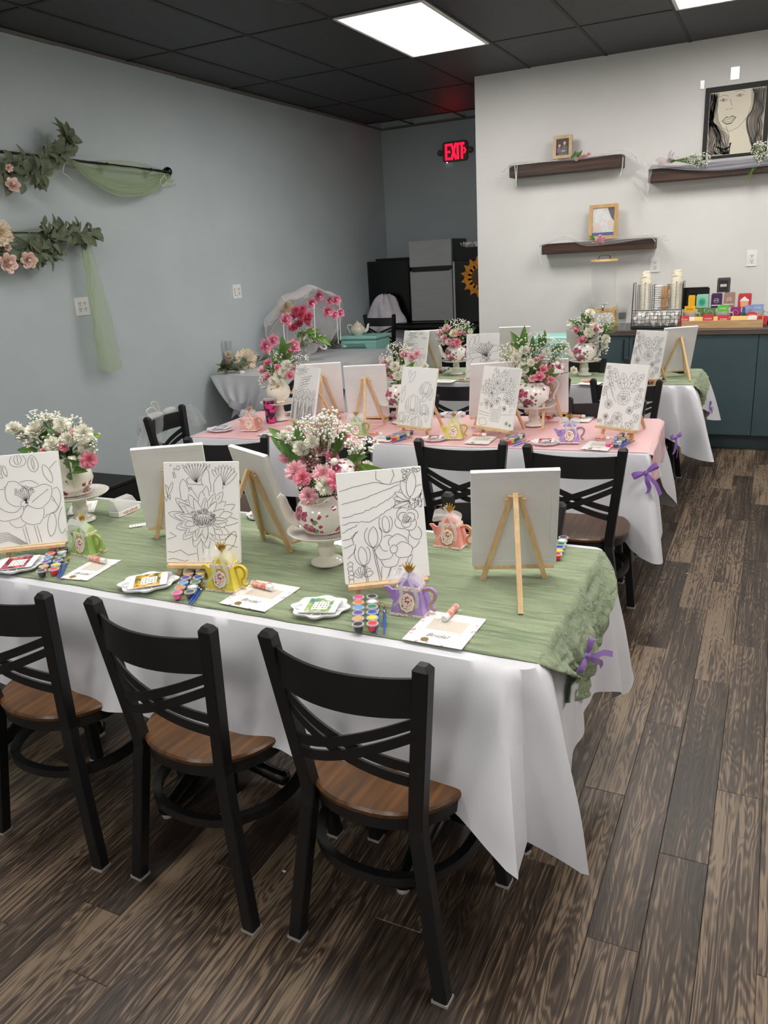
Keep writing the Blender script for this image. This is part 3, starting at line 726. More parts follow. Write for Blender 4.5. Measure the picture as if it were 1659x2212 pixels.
def art_zinnia(d):
    cx, cy = .52, .55
    for k in range(60):
        a = d.r.random() * 6.28; q = .07 + .055 * d.r.random(); d.blob(cx + q * 1.5 * math.cos(a), cy + .045 + q * .8 * math.sin(a), .011, .013, 8, .2)
    for k in range(9): d.petal(cx + .02 * (k - 4), cy - .06, 90 + (4 - k) * 9, .12, .012)
    d.blob(cx, cy, .14, .085, 24, .1, 7)
    for ring, (L, w_, n, y) in enumerate(((.26, .045, 13, 0), (.34, .06, 14, .0), (.42, .066, 13, -.01))):
        for k in range(n):
            a = 360 * k / n + ring * 14; sq = .75 if 180 < a % 360 < 360 else 1
            d.petal(cx + .07 * math.cos(R(a)), cy + y + .04 * math.sin(R(a)), a, L * sq, w_, .7, 0 if (k + ring) % 3 else 1)
    for x in (.42, .50, .58): d.line([(x, .3), (x + .02, 0)])
    d.petal(.30, .80, 100, .28, .07, .8, 0, .03); d.petal(.72, .84, 80, .3, .06, .8, 0, .03); d.petal(.60, .9, 95, .32, .06, .8, 0, .03)
    for k in range(9): d.petal(.45, 1.04, 50 + k * 10, .3, .02)
    for k in range(8): d.petal(.82, 1.0, 45 + k * 12, .26, .028)
    d.blob(.45, 1.06, .14, .05, 18, .1)
    for (x, y, r_) in ((.20, 1.23, .025), (.14, 1.16, .014), (.15, 1.21, .012), (.10, 1.26, .006), (.36, .96, .02), (.15, 1.12, .017)): d.blob(x, y, r_, r_ * 1.1, 12)
    d.petal(.05, .86, 70, .2, .02); d.petal(.08, .82, 105, .2, .02); d.petal(.03, .8, 95, .22, .02)
    d.line([(0, .15), (.1, .14), (.2, .17), (.3, .10), (.42, .13)]); d.line([(0, .04), (.1, .06), (.25, .02), (.3, .04)]); d.line([(.66, .32), (.8, .3), (.9, .38), (1, .33)]); d.line([(.7, .2), (.85, .24), (1, .2)])
    d.petal(.8, .15, 60, .3, .06); d.line([(.05, .4), (.15, .35), (.0, .3)])
def art_hills(d):
    d.rose(.78, .70, .20, 5); d.tulip(.54, .56, .20, 95); d.tulip(.36, .40, .25, 85, .08); d.tulip(.24, .20, .23, 95, .05)
    d.blob(.60, .36, .045, .05, 14, .1)
    for k in range(6): d.blob(.60 + .11 * math.cos(k * 1.05), .34 + .11 * math.sin(k * 1.05), .11, .095, 18, .05)
    for k in range(7): d.petal(.22, .08, 20 + k * 24, .12, .03)
    for k in range(5): d.blob(.05 + .03 * d.r.random(), .03 + .05 * k, .03, .028, 12, .12)
    d.petal(.84, .95, 80, .3, .055); d.petal(.84, .93, 110, .24, .05); d.petal(.86, .93, 50, .2, .05); d.petal(.84, .92, 150, .2, .03); d.petal(.84, .92, 170, .2, .025); d.petal(.84, .9, 195, .22, .022); d.petal(.84, .89, 215, .2, .03)
    for k in range(22): d.petal(.70 + .28 * d.r.random(), .80 + .12 * d.r.random(), 60 + 70 * d.r.random(), .08, .018)
    for k in range(14): d.blob(.78 + .2 * d.r.random(), 1.17 + .1 * d.r.random(), .022, .02, 10, .15)
    for k in range(9): d.petal(.62 + .1 * k * .3, .0, 55 + k * 12, .34, .035)
    d.petal(.92, .45, 120, .2, .07); d.petal(.82, .35, 75, .26, .07); d.petal(.45, .0, 75, .28, .05); d.petal(.52, .0, 60, .3, .04)
    def ridge(pts, rough):
        q = [pts[0]]
        for a, b in zip(pts, pts[1:]):
            for k in range(1, 9): q.append((a[0] + (b[0] - a[0]) * k / 8, a[1] + (b[1] - a[1]) * k / 8 + rough * d.r.uniform(-1, 1)))
        d.line(q, wob=.004)
    ridge([(0, .77), (.25, .82), (.5, .90), (.72, 1.03), (.85, 1.12)], .010); ridge([(0, .70), (.2, .72), (.34, .70), (.5, .78), (.66, .88)], .010)
    ridge([(0, .93), (.3, .98), (.6, 1.07), (.8, 1.13)], .003); ridge([(0, 1.08), (.2, 1.13), (.45, 1.16), (.62, 1.12), (.8, 1.16)], .004); ridge([(.55, 1.13), (.46, 1.2), (.47, 1.3)], .008); ridge([(.62, 1.13), (.68, 1.22), (.66, 1.3)], .008)
    ridge([(0, .60), (.1, .64), (.2, .68)], .01); ridge([(0, .52), (.12, .53), (.2, .62)], .008); ridge([(0, .42), (.14, .46), (.12, .55), (.18, .6)], .006); ridge([(.05, .3), (.13, .36), (.16, .45)], .008)
def art_roses(d):
    d.rose(.55, .62, .21, 7); d.rose(.22, .46, .13, 6); d.rose(.48, .20, .17, 6); d.rose(.74, .38, .11, 5); d.rose(.20, .20, .09, 5)
    for (x, y, a, L) in ((.55, .8, 110, .34), (.62, .8, 70, .38), (.50, .8, 130, .24), (.70, .75, 55, .28), (.75, .95, 40, .26), (.82, .55, 60, .24), (.80, .45, 20, .2), (.85, .30, -30, .2), (.70, .12, -40, .25), (.62, .05, -70, .2), (.30, .08, 230, .2), (.12, .12, 200, .14), (.06, .62, 80, .2), (.9, .15, 60, .2), (.35, .02, 80, .15), (.85, .0, 100, .2), (.32, .92, 110, .3)): d.leaf(x, y, a, L, L * .24, 2)
    for (x, y) in ((.12, .98), (.20, .84), (.10, .76), (.08, 1.18), (.14, 1.08), (.92, .78)):
        for k in range(4): d.petal(x, y, 40 + k * 35, .07, .022)
        d.line([(x, y), (x + .06, y - .16), (x + .18, y - .32)])
    for k in range(8): d.line([(.1 + k * .1, .0), (.12 + k * .1, .1 + .04 * (k % 2))])
def art_tulips(d):
    for k in range(15):
        x = .04 + .066 * k + .02 * d.r.random(); y = .42 + .14 * d.r.random() + .12 * (k / 15); d.tulip(x, y, .15 + .03 * d.r.random(), 84 + 12 * d.r.random(), .02)
    for k in range(30): d.petal(.02 + .96 * d.r.random(), .0, 78 + 24 * d.r.random(), .28 + .2 * d.r.random(), .014)
    for y0, sl in ((.80, .25), (.86, .3), (.94, .3), (1.02, .2), (1.1, .25), (1.16, .2), (1.22, .12), (.72, .1)):
        a = d.r.random() * .3; d.line([(a + k * .06, y0 + sl * k * .06 + .02 * d.r.uniform(-1, 1)) for k in range(9)]); d.line([(a + .1 + k * .06, y0 - .03 + sl * k * .06 + .015 * d.r.uniform(-1, 1)) for k in range(6)])
def art_lotus(d):
    for (cx, cy, s_, tl) in ((.42, .45, 1.0, 0), (.72, .82, .8, -20), (.78, .36, .6, 10), (.60, .06, .7, 0), (.12, .14, .6, 0)):
        for k, a in enumerate((90, 72, 108, 55, 125, 40, 140, 22, 158)): d.petal(cx, cy - .1 * s_, a + tl, (.36 - .015 * k) * s_, (.075 + .004 * k) * s_, .8, 0, .008)
    for (x, y, a, L) in ((.40, .30, 200, .3), (.45, .28, 240, .25), (.55, .3, 300, .22), (.7, .55, 60, .3), (.25, .95, 60, .3), (.3, 1.0, 110, .25), (.9, .6, 80, .25), (.08, .5, 80, .3), (.05, .7, 60, .2), (.3, .12, 30, .3), (.85, .12, 80, .25)): d.petal(x, y, a, L, L * .16)
    d.line([(.42, .3), (.44, .1), (.40, 0)]); d.line([(.7, .7), (.62, .5), (.58, .3)])
def art_vase(d):
    d.line([(.36, .40), (.38, .14), (.62, .14), (.64, .40)], True, False)
    for k in range(7): d.line([(.40 + .033 * k, .38), (.42 + .026 * k, .16)])
    d.occ.append((np.array([(.36, .40), (.38, .14), (.62, .14), (.64, .40)]), (.36, .14, .64, .40)))
    for (x, y, r_) in ((.32, .74, .11), (.62, .84, .12), (.50, .58, .12), (.78, .60, .09), (.22, .52, .09), (.72, .44, .08), (.36, .47, .07), (.44, .96, .08)): d.rose(x, y, r_, 5)
    for k in range(70):
        a = 20 + 140 * d.r.random(); q = .30 + .42 * d.r.random(); x, y = .5 + q * .62 * math.cos(R(a)), .5 + q * math.sin(R(a)); d.petal(x, y, a + d.r.uniform(-40, 40), .09 + .05 * d.r.random(), .022)
    for x, y in ((.3, 1.0), (.42, 1.1), (.58, 1.1), (.66, 1.0), (.8, .95), (.2, .9)):
        for k in range(7): d.blob(x + .02 * (k % 2) - .01, y + .022 * k, .016, .014, 8, .15)
    for k in range(40): d.petal(.05 + .9 * d.r.random(), .42 + .45 * d.r.random(), 360 * d.r.random(), .1, .025)
    for k in range(9): d.line([(.70 + .035 * k, 1.3), (.70 + .035 * k, .95 - .06 * k)], wob=.002)
    d.line([(0, .34), (.34, .30)]); d.line([(0, .28), (.34, .24)]); d.line([(.66, .30), (1, .34)]); d.line([(.05, .16), (.22, .2), (.30, .06), (.12, .02)], True); d.rose(.84, .13, .07, 4); d.rose(.94, .1, .05, 4)
def art_sea(d):
    for k in range(26): d.petal(.02 + .9 * d.r.random(), .02 + .4 * d.r.random(), 50 + 80 * d.r.random(), .12, .035)
    for k in range(8): d.blob(.1 + .12 * k + .05 * d.r.random(), .45 + .1 * d.r.random(), .04, .035, 12, .15)
    for k in range(14): y = .62 + .02 * k; a = .1 + .5 * d.r.random(); d.line([(a + q * .05, y + .006 * math.sin(q * 2)) for q in range(7)])
    for k in range(9): d.petal(.14, .62 + .045 * k, 20 + 140 * (k % 2) + 10 * d.r.random(), .16, .04)
    for (x, y, s_) in ((.3, 1.16, 1), (.7, 1.2, .8), (.5, 1.08, .6), (.85, 1.05, .8)):
        for q in (-.06, 0, .06): d.blob(x + q * s_, y + .015, .05 * s_, .03 * s_, 12)
        d.line([(x - .13 * s_, y), (x + .13 * s_, y)])
def art_daisy(d):
    cx, cy = .62, .55
    for k in range(9):
        a = 60 + 11 * k; L = .34 + .12 * d.r.random(); x, y = cx + math.cos(R(a)) * L, cy + .05 + math.sin(R(a)) * L; d.blob(x, y, .016, .022, 8); d.line([(cx, cy + .06), (x, y)]); d.line([(cx + .012, cy + .06), (x + .012, y)])
    for k in range(30): d.blob(cx + .13 * d.r.uniform(-1, 1), cy + .07 + .07 * d.r.uniform(-1, 1), .014, .014, 8, .2)
    for k in range(8): d.petal(cx, cy - .02, 195 + k * 20, .2 + .05 * (k % 2), .035)
    for k, a in enumerate((200, 165, 235, 20, 340, 300, 265, 50, 140, 110, 80)): d.petal(cx + .08 * math.cos(R(a)), cy + .05 * math.sin(R(a)), a, .46, .13, .75, 0, .02)
    for k in range(6): d.petal(.05 + .1 * k, .0, 60 + 15 * k, .3, .06)
    d.petal(.1, .85, 70, .4, .07); d.petal(.3, .95, 80, .35, .06); d.petal(.02, .5, 60, .4, .07)
CW_, CHh, CT = .230, .300, .014
def canvas_mesh(m):
    o = MB(); o.bbox((0, CT / 2, CHh / 2), (CW_, CT, CHh), .0015); return o.mesh('canvas_panel', m, False)
pan = canvas_mesh('canvas_white')
bk = MB(); 
for s_ in (-1, 1):
    bk.bbox((s_ * (CW_ / 2 - .010), CT + .0004, CHh / 2), (.018, .002, CHh - .003), .0006); bk.bbox((0, CT + .0005, CHh / 2 + s_ * (CHh / 2 - .010)), (CW_ - .038, .0018, .018), .0006)
bkm = bk.mesh('folded_border', 'canvas_back')
bpan = MB().box((0, CT + .0003, CHh / 2), (CW_ - .03, .0008, CHh - .03)).mesh('board_back', 'canvas_back')
TILT = R(14)
def make_easel():
    t = thing('tabletop_easel', 'x', 'easel', (0, 0, 0)); tn = math.tan(TILT)
    def stick(a, b, w_=.013, d_=.011, nm='front_leg'):
        a, b = Vector(a), Vector(b); dr = (b - a).normalized(); s1 = Vector((1, 0, 0)); s1 = (s1 - dr * s1.dot(dr)).normalized(); s2 = dr.cross(s1)
        return MB().loft([[q + s1 * (i * w_ / 2) + s2 * (j * d_ / 2) for i, j in ((-1, -1), (1, -1), (1, 1), (-1, 1))] for q in (a, b)]).build(nm, 'easel_wood', t)
    y0 = .022
    for s_ in (-1, 1): stick((s_ * .086, y0 - .045 * tn, 0), (s_ * .011, y0 + .215 * tn, .262))
    stick((0, y0 + .24 * tn + .155, 0), (0, y0 + .215 * tn + .008, .272), .013, .012, 'rear_leg')
    MB().bbox((0, .0, .038), (.218, .034, .011), .001).build('ledge', 'easel_wood', t)
    MB().tube([(-.03, y0 + .21 * tn, .252), (.03, y0 + .21 * tn, .252)], .0035, 8).build('peg', 'easel_wood', t)
    return t
EAS = Proto(make_easel())
ARTS = {}
def art(fn, lw):
    key = (fn.__name__, lw)
    if key not in ARTS:
        d = Draw(hash(fn.__name__) % 50 if False else len(ARTS) + 3); fn(d); ARTS[key] = d.build(CW_, lw).mesh('line_drawing', 'ink')
    return ARTS[key]
GE, GC = 'wooden tabletop easels', 'canvases on the easels'
def easel(loc, yaw, elabel, clabel, fn=None, lw=.0011, zt=.75, full=True):
    e = EAS((loc[0], loc[1], zt), yaw, elabel, GE)
    c = thing('canvas', clabel, 'canvas', (0, 0, 0), 0, GC)
    M = Matrix.Translation((loc[0], loc[1], zt)) @ Matrix.Rotation(yaw, 4, 'Z') @ Matrix.Translation((0, .0, .0442)) @ Matrix.Rotation(-TILT, 4, 'X')
    c.matrix_world = M
    part('canvas_panel', pan, c)
    if fn: part('line_drawing', art(fn, lw), c, (0, -.0006, 0))
    part('board_back', bpan, c); part('folded_border', bkm, c)
    return c
def efront(a, b, yaw, el, cl, fn, lw=.0011, w_=None):
    """a, b: pixels of the bottom corners"""
    A, B = P(*a, .794), P(*b, .794); m = (A + B) / 2; y = R(yaw)
    if w_ == 'R': m = B - Vector((math.cos(y), math.sin(y), 0)) * CW_ / 2
    easel((m.x, m.y), y, el, cl, fn, lw)
def eback(a, b, yaw, el, cl, w_=None, fn=None, zz=1.083):
    """a, b: pixels of the top corners as seen from behind"""
    A, B = P(*a, zz), P(*b, zz); m = (A + B) / 2; y = R(yaw); d = Vector((math.cos(y), math.sin(y), 0))
    if w_ == 'R': m = B - d * CW_ / 2
    if w_ == 'L': m = A + d * CW_ / 2
    y += math.pi; n = Vector((-math.sin(y), math.cos(y), 0)); m = m - n * .078
    easel((m.x, m.y), y, el, cl, fn)
efront((0, 1190), (147, 1170), 34, 'easel holding the poppy drawing at the left edge', 'canvas with big poppy line drawing at left edge of near table', art_poppy, w_='R')
efront((357, 1216), (522, 1217), 16, 'easel holding the zinnia drawing on the near table', 'canvas with large zinnia line drawing behind the yellow favor box', art_zinnia)
efront((747, 1268), (927, 1240), 33, 'easel holding the hills and peonies drawing', 'canvas with hills and peonies line drawing behind the purple favor box', art_hills)
eback((281, 970), (436, 957), 33, 'easel seen from behind, left of the zinnia drawing', 'blank grey canvas back behind the zinnia drawing on near table', 'L')
eback((500, 962), (572, 983), -26, 'turned easel beside the big teapot of carnations', 'canvas back turned sideways beside the big teapot')
eback((1018, 1018), (1208, 1012), 21, 'easel seen from behind at the right end of the near table', 'blank grey canvas back at the right end of the near table')
def ebot(a, yaw, el, cl, side):
    m = P(*a, .794); y = R(yaw); d = Vector((math.cos(y), math.sin(y), 0)); m = m + d * (CW_ / 2) * (1 if side == 'L' else -1); easel((m.x, m.y), y + math.pi, el, cl)
efront((626, 905), (675, 916), -26, 'easel holding the tulip field drawing', 'canvas with tulip field line drawing on the pink table', art_tulips, .0012)
efront((861, 917), (924, 925), -18, 'easel holding the lotus drawing', 'canvas with lotus line drawing on the pink table', art_lotus, .0012)
efront((1034, 920), (1098, 930), -23, 'easel holding the flower vase drawing', 'canvas with a flower vase line drawing on the pink table', art_vase, .0010)
efront((1287, 918), (1377, 930), -25, 'easel holding the rose drawing on the pink table', 'canvas with rose bouquet line drawing at right end of pink table', art_roses, .0012)
ebot((745, 887), 26, 'easel seen from behind right of the tulip field drawing', 'pinkish canvas back right of the tulip field drawing', 'R')
ebot((842, 896), 20, 'easel seen from behind in the middle of the pink table', 'pinkish canvas back left of the white and pink carnations', 'R')
ebot((1013, 901), 30, 'easel seen from behind left of the flower vase drawing', 'pinkish canvas back left of the flower vase drawing', 'L')
ebot((1228, 889), 10, 'easel behind the biggest floral teapot on the pink table', 'canvas back behind the biggest floral teapot on the pink table', 'R')
efront((866, 800), (916, 800), -14, 'easel holding the seascape drawing on the far table', 'canvas with seascape line drawing at left of far table', art_sea, .0013)
A = P(893, 729, 1.083); 
def ef_top(a, b, yaw, el, cl, fn, lw=.0014):
    A, B = P(*a, 1.083), P(*b, 1.083); m = (A + B) / 2; y = R(yaw); n = Vector((-math.sin(y), math.cos(y), 0)); m = m - n * .078; easel((m.x, m.y), y, el, cl, fn, lw)
ef_top((1011, 722), (1076, 720), 9, 'easel holding the big daisy drawing on the far table', 'canvas with a large daisy line drawing on the far table', art_daisy)
ef_top((1379, 713), (1440, 716), -30, 'easel holding the rose drawing on the far table', 'canvas with rose bouquet line drawing on the far green table', art_roses)
eback((888, 725), (950, 722), 19, 'easel seen from behind at the left of the far table', 'grey canvas back behind the seascape drawing', zz=1.05)
eback((1438, 709), (1505, 704), 33, 'easel seen from behind at the right end of the far table', 'blank grey canvas back at the right end of the far table')
eback((1078, 717), (1136, 716), 12, 'easel seen from behind right of the daisy drawing', 'grey canvas back right of the daisy drawing', 'L', zz=1.05)
ebot((1293, 784), 8, 'easel behind the far right floral teapot', 'grey canvas back behind the far right floral teapot', 'R')

# ================================================================== PLACE SETTINGS
ZT = .7505
def pose(a, b, z=ZT):
    A, B = P(*a, z), P(*b, z); m = (A + B) / 2; return m, math.atan2(B.y - A.y, B.x - A.x)
# ---- favor box in the form of a teapot
BOXC = {'green': ((150, 184, 96), (172, 204, 118)), 'yellow': ((222, 204, 70), (236, 222, 96)), 'purple': ((168, 136, 206), (186, 158, 218)), 'pink': ((232, 148, 138), (240, 166, 156))}
for k_, (c0, c1) in BOXC.items(): nmat('favor_' + k_, c0, c1, (30, 30, 30), .5)
mat('favor_gold', (196, 160, 84), .4, metal=.4); mat('emblem_white', (246, 242, 232), .6)
nmat('emblem_floral', (240, 228, 214), (196, 70, 84), (170, 170, 170), .6, lo=.52, hi=.56, detail=1)
nmat('emblem_leaf', (240, 228, 214), (92, 120, 72), (110, 110, 110), .6, lo=.52, hi=.56, detail=1)
nmat('favor_trim', (244, 238, 226), (214, 172, 160), (160, 160, 160), .6, lo=.5, hi=.58)
def favor(a, b, colr, label, sc=1.0, z=ZT, dz=0, wrap=False):
    m, yaw = pose(a, b, z); c = 'favor_' + colr
    t = thing('favor_box', label, 'gift box', (m.x, m.y, z), yaw, 'teapot-shaped paper favor boxes'); t.scale = (sc,) * 3
    n = Vector((-math.sin(yaw), math.cos(yaw), 0)) * (.034 * sc); t.location = m + n
    def fr(w0, d0, w1, d1, z0, z1): return [[Vector((i * w0 / 2, j * d0 / 2, z0)) for i, j in ((-1, -1), (1, -1), (1, 1), (-1, 1))], [Vector((i * w1 / 2, j * d1 / 2, z1)) for i, j in ((-1, -1), (1, -1), (1, 1), (-1, 1))]]
    MB().loft(fr(.092, .068, .062, .046, .004, .072)).build('body', c, t)
    MB().loft(fr(.095, .071, .0945, .0705, 0, .006)).build('base_trim', 'favor_trim', t)
    MB().loft(fr(.064, .048, .0625, .0465, .066, .076)).build('rim_trim', 'favor_trim', t)
    ld = MB(); r1 = fr(.056, .040, .046, .032, .076, .090); r2 = fr(.046, .032, .018, .014, .090, .104); ld.loft(r1 + [r2[1]]).build('lid', c, t)
    # spout and handle: flat cut-outs
    sp = [(-.040, .022), (-.056, .030), (-.064, .050), (-.074, .062), (-.062, .064), (-.052, .056), (-.034, .058)]
    MB().loft([[Vector((x, -.004, zz)) for x, zz in sp], [Vector((x, .004, zz)) for x, zz in sp]]).build('spout', c, t)
    hp = smooth_path([Vector((.034, 0, .062)), Vector((.052, 0, .068)), Vector((.066, 0, .058)), Vector((.064, 0, .04)), Vector((.054, 0, .028)), Vector((.056, 0, .016)), Vector((.066, 0, .012))], 5)
    h = MB().strip(hp, [Vector((0, 1, 0))] * len(hp), .008, .009).build('handle', c, t)
    MB().strip(hp, [Vector((0, 1, 0))] * len(hp), .0095, .004).build('gold_edge', 'favor_gold', h)
    # ornate emblem on the sloping front
    sl = math.atan2(.011, .068); Mx = Matrix.Rotation(-sl, 3, 'X')
    def plaque(r_, off, n=40, lob=.12): return [Mx @ Vector((r_ * .95 * (1 + lob * math.cos(4 * q) ** 2) * math.cos(q), off, r_ * 1.1 * (1 + lob * math.cos(4 * q) ** 2) * math.sin(q))) + Vector((0, -.0282, .036)) for q in (2 * math.pi * k / n for k in range(n))]
    e = MB().loft([plaque(.0235, -.0005), plaque(.0235, -.0022)]).build('emblem', 'favor_gold', t)
    MB().loft([plaque(.0208, -.0012), plaque(.0208, -.0027)]).build('emblem_field', 'emblem_white', e)
    MB().loft([plaque(.015, -.0022, 20, .3), plaque(.015, -.0032, 20, .3)]).build('emblem_print', 'emblem_floral', e)
    # organza bow and gilt sprig
    bw = MB()
    for s_ in (-1, 1):
        path = smooth_path([Vector((s_ * a_, b_, c_)) for a_, b_, c_ in ((.002, -.012, .103), (.02, -.026, .114), (.042, -.03, .108), (.046, -.024, .094), (.026, -.02, .094), (.003, -.012, .1))], 5)
        bw.strip(path, [Vector((0, .6, .8))] * len(path), [.012 + .016 * math.sin(math.pi * k / (len(path) - 1)) for k in range(len(path))])
        path = smooth_path([Vector((s_ * a_, b_, c_)) for a_, b_, c_ in ((.002, -.014, .1), (.016, -.026, .08), (.022 + .01 * s_, -.036, .055), (.03, -.042, .03))], 4); bw.strip(path, [Vector((.9, .2, .3))] * len(path), .011)
        path = smooth_path([Vector((s_ * a_, b_, c_)) for a_, b_, c_ in ((.0, -.004, .102), (.008, -.004, .118), (.018, .0, .126))], 4); bw.strip(path, [Vector((.3, .9, .2))] * len(path), .022)
    bw.build('organza_bow', 'organza', t, True)
    sp_ = MB()
    for k in range(5):
        a_ = R(-40 + 20 * k); bs = Vector((0, -.004, .106)); tp = bs + Vector((math.sin(a_) * .028, 0, math.cos(a_) * .034)); sp_.tube([bs, bs.lerp(tp, .5), tp], [.0012, .0036, .0006], 6)
    sp_.build('gilt_sprig', 'gold', t, True)
    if wrap:
        MB().lathe([(.062, .002), (.064, .03), (.052, .07), (.026, .098), (.01, .106), (.024, .13)], 18, cap=False).build('cello_wrap', 'cello', t, True)
    return t
favor((152, 1197), (197, 1206), 'green', 'light green teapot favor box beside the poppy drawing')
favor((443, 1275), (510, 1283), 'yellow', 'yellow teapot favor box in front of the zinnia drawing', 1.02)
favor((843, 1327), (916, 1337), 'purple', 'purple teapot favor box in front of the hills drawing', 1.0)
favor((932, 1180), (1000, 1189), 'pink', 'pink teapot favor box behind the hills drawing', 1.0)
favor((520, 931), (556, 931), 'pink', 'pink teapot favor box at the left end of the pink table', .98, wrap=True)
favor((749, 944), (788, 944), 'green', 'green teapot favor box in the middle of the pink table', .98, wrap=True)
favor((958, 949), (1000, 949), 'yellow', 'yellow teapot favor box between lotus and vase drawings', .98, wrap=True)
favor((1207, 958), (1252, 958), 'purple', 'purple teapot favor box on the pink table by the rose drawing', 1.0)
# ---- paint pots
PC = {'pink': (240, 84, 150), 'orange': (244, 122, 62), 'sky': (86, 160, 226), 'violet': (88, 74, 160), 'peach': (244, 164, 92), 'black': (38, 36, 38), 'grey': (72, 74, 82), 'white': (242, 242, 240), 'green': (40, 128, 92), 'blue': (44, 82, 176), 'yellow': (246, 216, 40), 'red': (222, 52, 54), 'brown': (70, 50, 42)}
for k_, c0 in PC.items(): mat('paint_' + k_, c0, .3, coat=.3)
glassy('pot_clear', (245, 245, 248), .3)
potm = {k_: MB().lathe([(.0095, 0), (.0105, .002), (.0125, .016), (.0125, .0165)], 14).mesh('pot', 'paint_' + k_, 40) for k_ in PC}
lidm = {k_: MB().lathe([(.0112, .0195), (.0001, .0197)], 14).mesh('lid_disc', 'paint_' + k_, 40) for k_ in PC}
rimm = MB().lathe([(.0155, .0165), (.016, .018), (.0150, .0195), (.0114, .0200), (.0114, .0165), (.0155, .0165)], 16, cap=False).mesh('lid_rim', 'pot_clear', 40)
SETC = [['black', 'peach', 'violet', 'sky', 'orange', 'pink'], ['red', 'yellow', 'blue', 'green', 'white', 'grey']]
GP = 'twelve-pot paint strips'
def paints(a, b, label, rev=False, cols=SETC, dx=.036, rows=6, z=ZT, flip=False):
    """a: pixel of the near end, b: pixel of the far end (between the two columns)"""
    A, B = P(*a, z), P(*b, z); d = (B - A).normalized(); yaw = math.atan2(d.y, d.x) - math.pi / 2
    t = thing('paint_pot_strip', label, 'paint set', (A.x, A.y, z), yaw, GP)
    L = max((B - A).length, .125); st = L / (rows - 1)
    for ci, colm in enumerate(cols):
        for k in range(rows):
            cl = colm[k if not rev else rows - 1 - k]; x = (ci - .5) * dx * (1 if not flip else -1)
            p_ = part('pot', potm[cl], t, (x, k * st, 0)); part('lid_disc', lidm[cl], p_); part('lid_rim', rimm, p_)
    hn = MB()
    for ci in range(2): hn.box(((ci - .5) * dx, L / 2, .0175), (.006, L, .0012))
    hn.build('hinge_strip', 'pot_clear', t)
    return t
paints((790, 1362), (790, 1303), 'twelve-pot paint set in front of the hills drawing')
paints((398, 1292), (428, 1240), 'twelve-pot paint set beside the yellow favor box', rev=True)
paints((105, 1243), (128, 1196), 'twelve-pot paint set in front of the poppy drawing')
paints((1188, 1208), (1203, 1172), 'paint set behind the canvas at the right end of the near table', dx=.04)
paints((592, 1152), (604, 1132), 'paint set half hidden behind the turned canvas')
paints((1092, 958), (1122, 944), 'paint set in front of the flower vase drawing')
paints((1322, 966), (1352, 945), 'paint set in front of the rose drawing on the pink table', rev=True)
paints((845, 951), (882, 938), 'paint set in front of the lotus drawing')
paints((704, 902), (716, 893), 'paint set under the left pinkish canvas back')
paints((850, 906), (858, 896), 'paint set left of the lotus drawing')
paints((1178, 904), (1196, 893), 'paint set behind the biggest floral teapot')
paints((948, 806), (962, 798), 'paint set beside the left teapot on the far table')
paints((1428, 795), (1460, 790), 'paint set under the blank canvas on the far table')
paints((1404, 829), (1424, 820), 'paint set in front of the far rose drawing')
paints((1270, 802), (1282, 796), 'paint set behind the far right teapot')
# ---- brushes
def brush(a, b, label, z=ZT):
    """a = handle end, b = bristle end"""
    A, B = P(*a, z + .004), P(*b, z + .004); t = thing('paint_brush', label, 'brush', A, math.atan2((B - A).y, (B - A).x), 'blue-handled paint brushes'); L = (B - A).length
    MB().tube([(0, 0, 0), (L * .35, 0, 0), (L * .68, 0, 0)], [.0015, .0036, .0028], 8).build('handle', 'brush_blue', t, True)
    MB().tube([(L * .68, 0, 0), (L * .85, 0, 0)], .0029, 8).build('ferrule', 'steel', t, True)
    MB().tube([(L * .85, 0, 0), (L * .92, 0, 0), (L, 0, 0)], [.0028, .0034, .0008], 8).build('bristles', 'bristle', t, True)
brush((813, 1370), (819, 1300), 'blue paint brush lying against the right column of paint pots')
brush((830, 1370), (830, 1303), 'blue paint brush lying alone between paints and purple favor box')
brush((408, 1304), (438, 1258), 'blue paint brush left of a pair beside the yellow favor box')
brush((413, 1306), (442, 1262), 'blue paint brush right of a pair beside the yellow favor box')
brush((124, 1248), (138, 1208), 'blue paint brush left of a pair by the poppy drawing')
brush((129, 1249), (150, 1203), 'blue paint brush right of a pair by the poppy drawing')
brush((1163, 1196), (1172, 1213), 'paint brush behind the right canvas, left one')
brush((1168, 1196), (1178, 1212), 'paint brush behind the right canvas, right one')
brush((1100, 962), (1138, 950), 'blue paint brush in front of the flower vase drawing')
brush((1108, 964), (1146, 952), 'second blue paint brush in front of the flower vase drawing')
brush((1336, 966), (1368, 948), 'blue paint brush in front of the rose drawing')
brush((1340, 967), (1372, 951), 'second blue paint brush in front of the rose drawing')
brush((846, 957), (892, 944), 'long blue paint brush in front of the lotus drawing')
brush((722, 906), (732, 894), 'blue paint brush under the left pinkish canvas back')
brush((1422, 830), (1440, 822), 'blue paint brush in front of the far rose drawing')
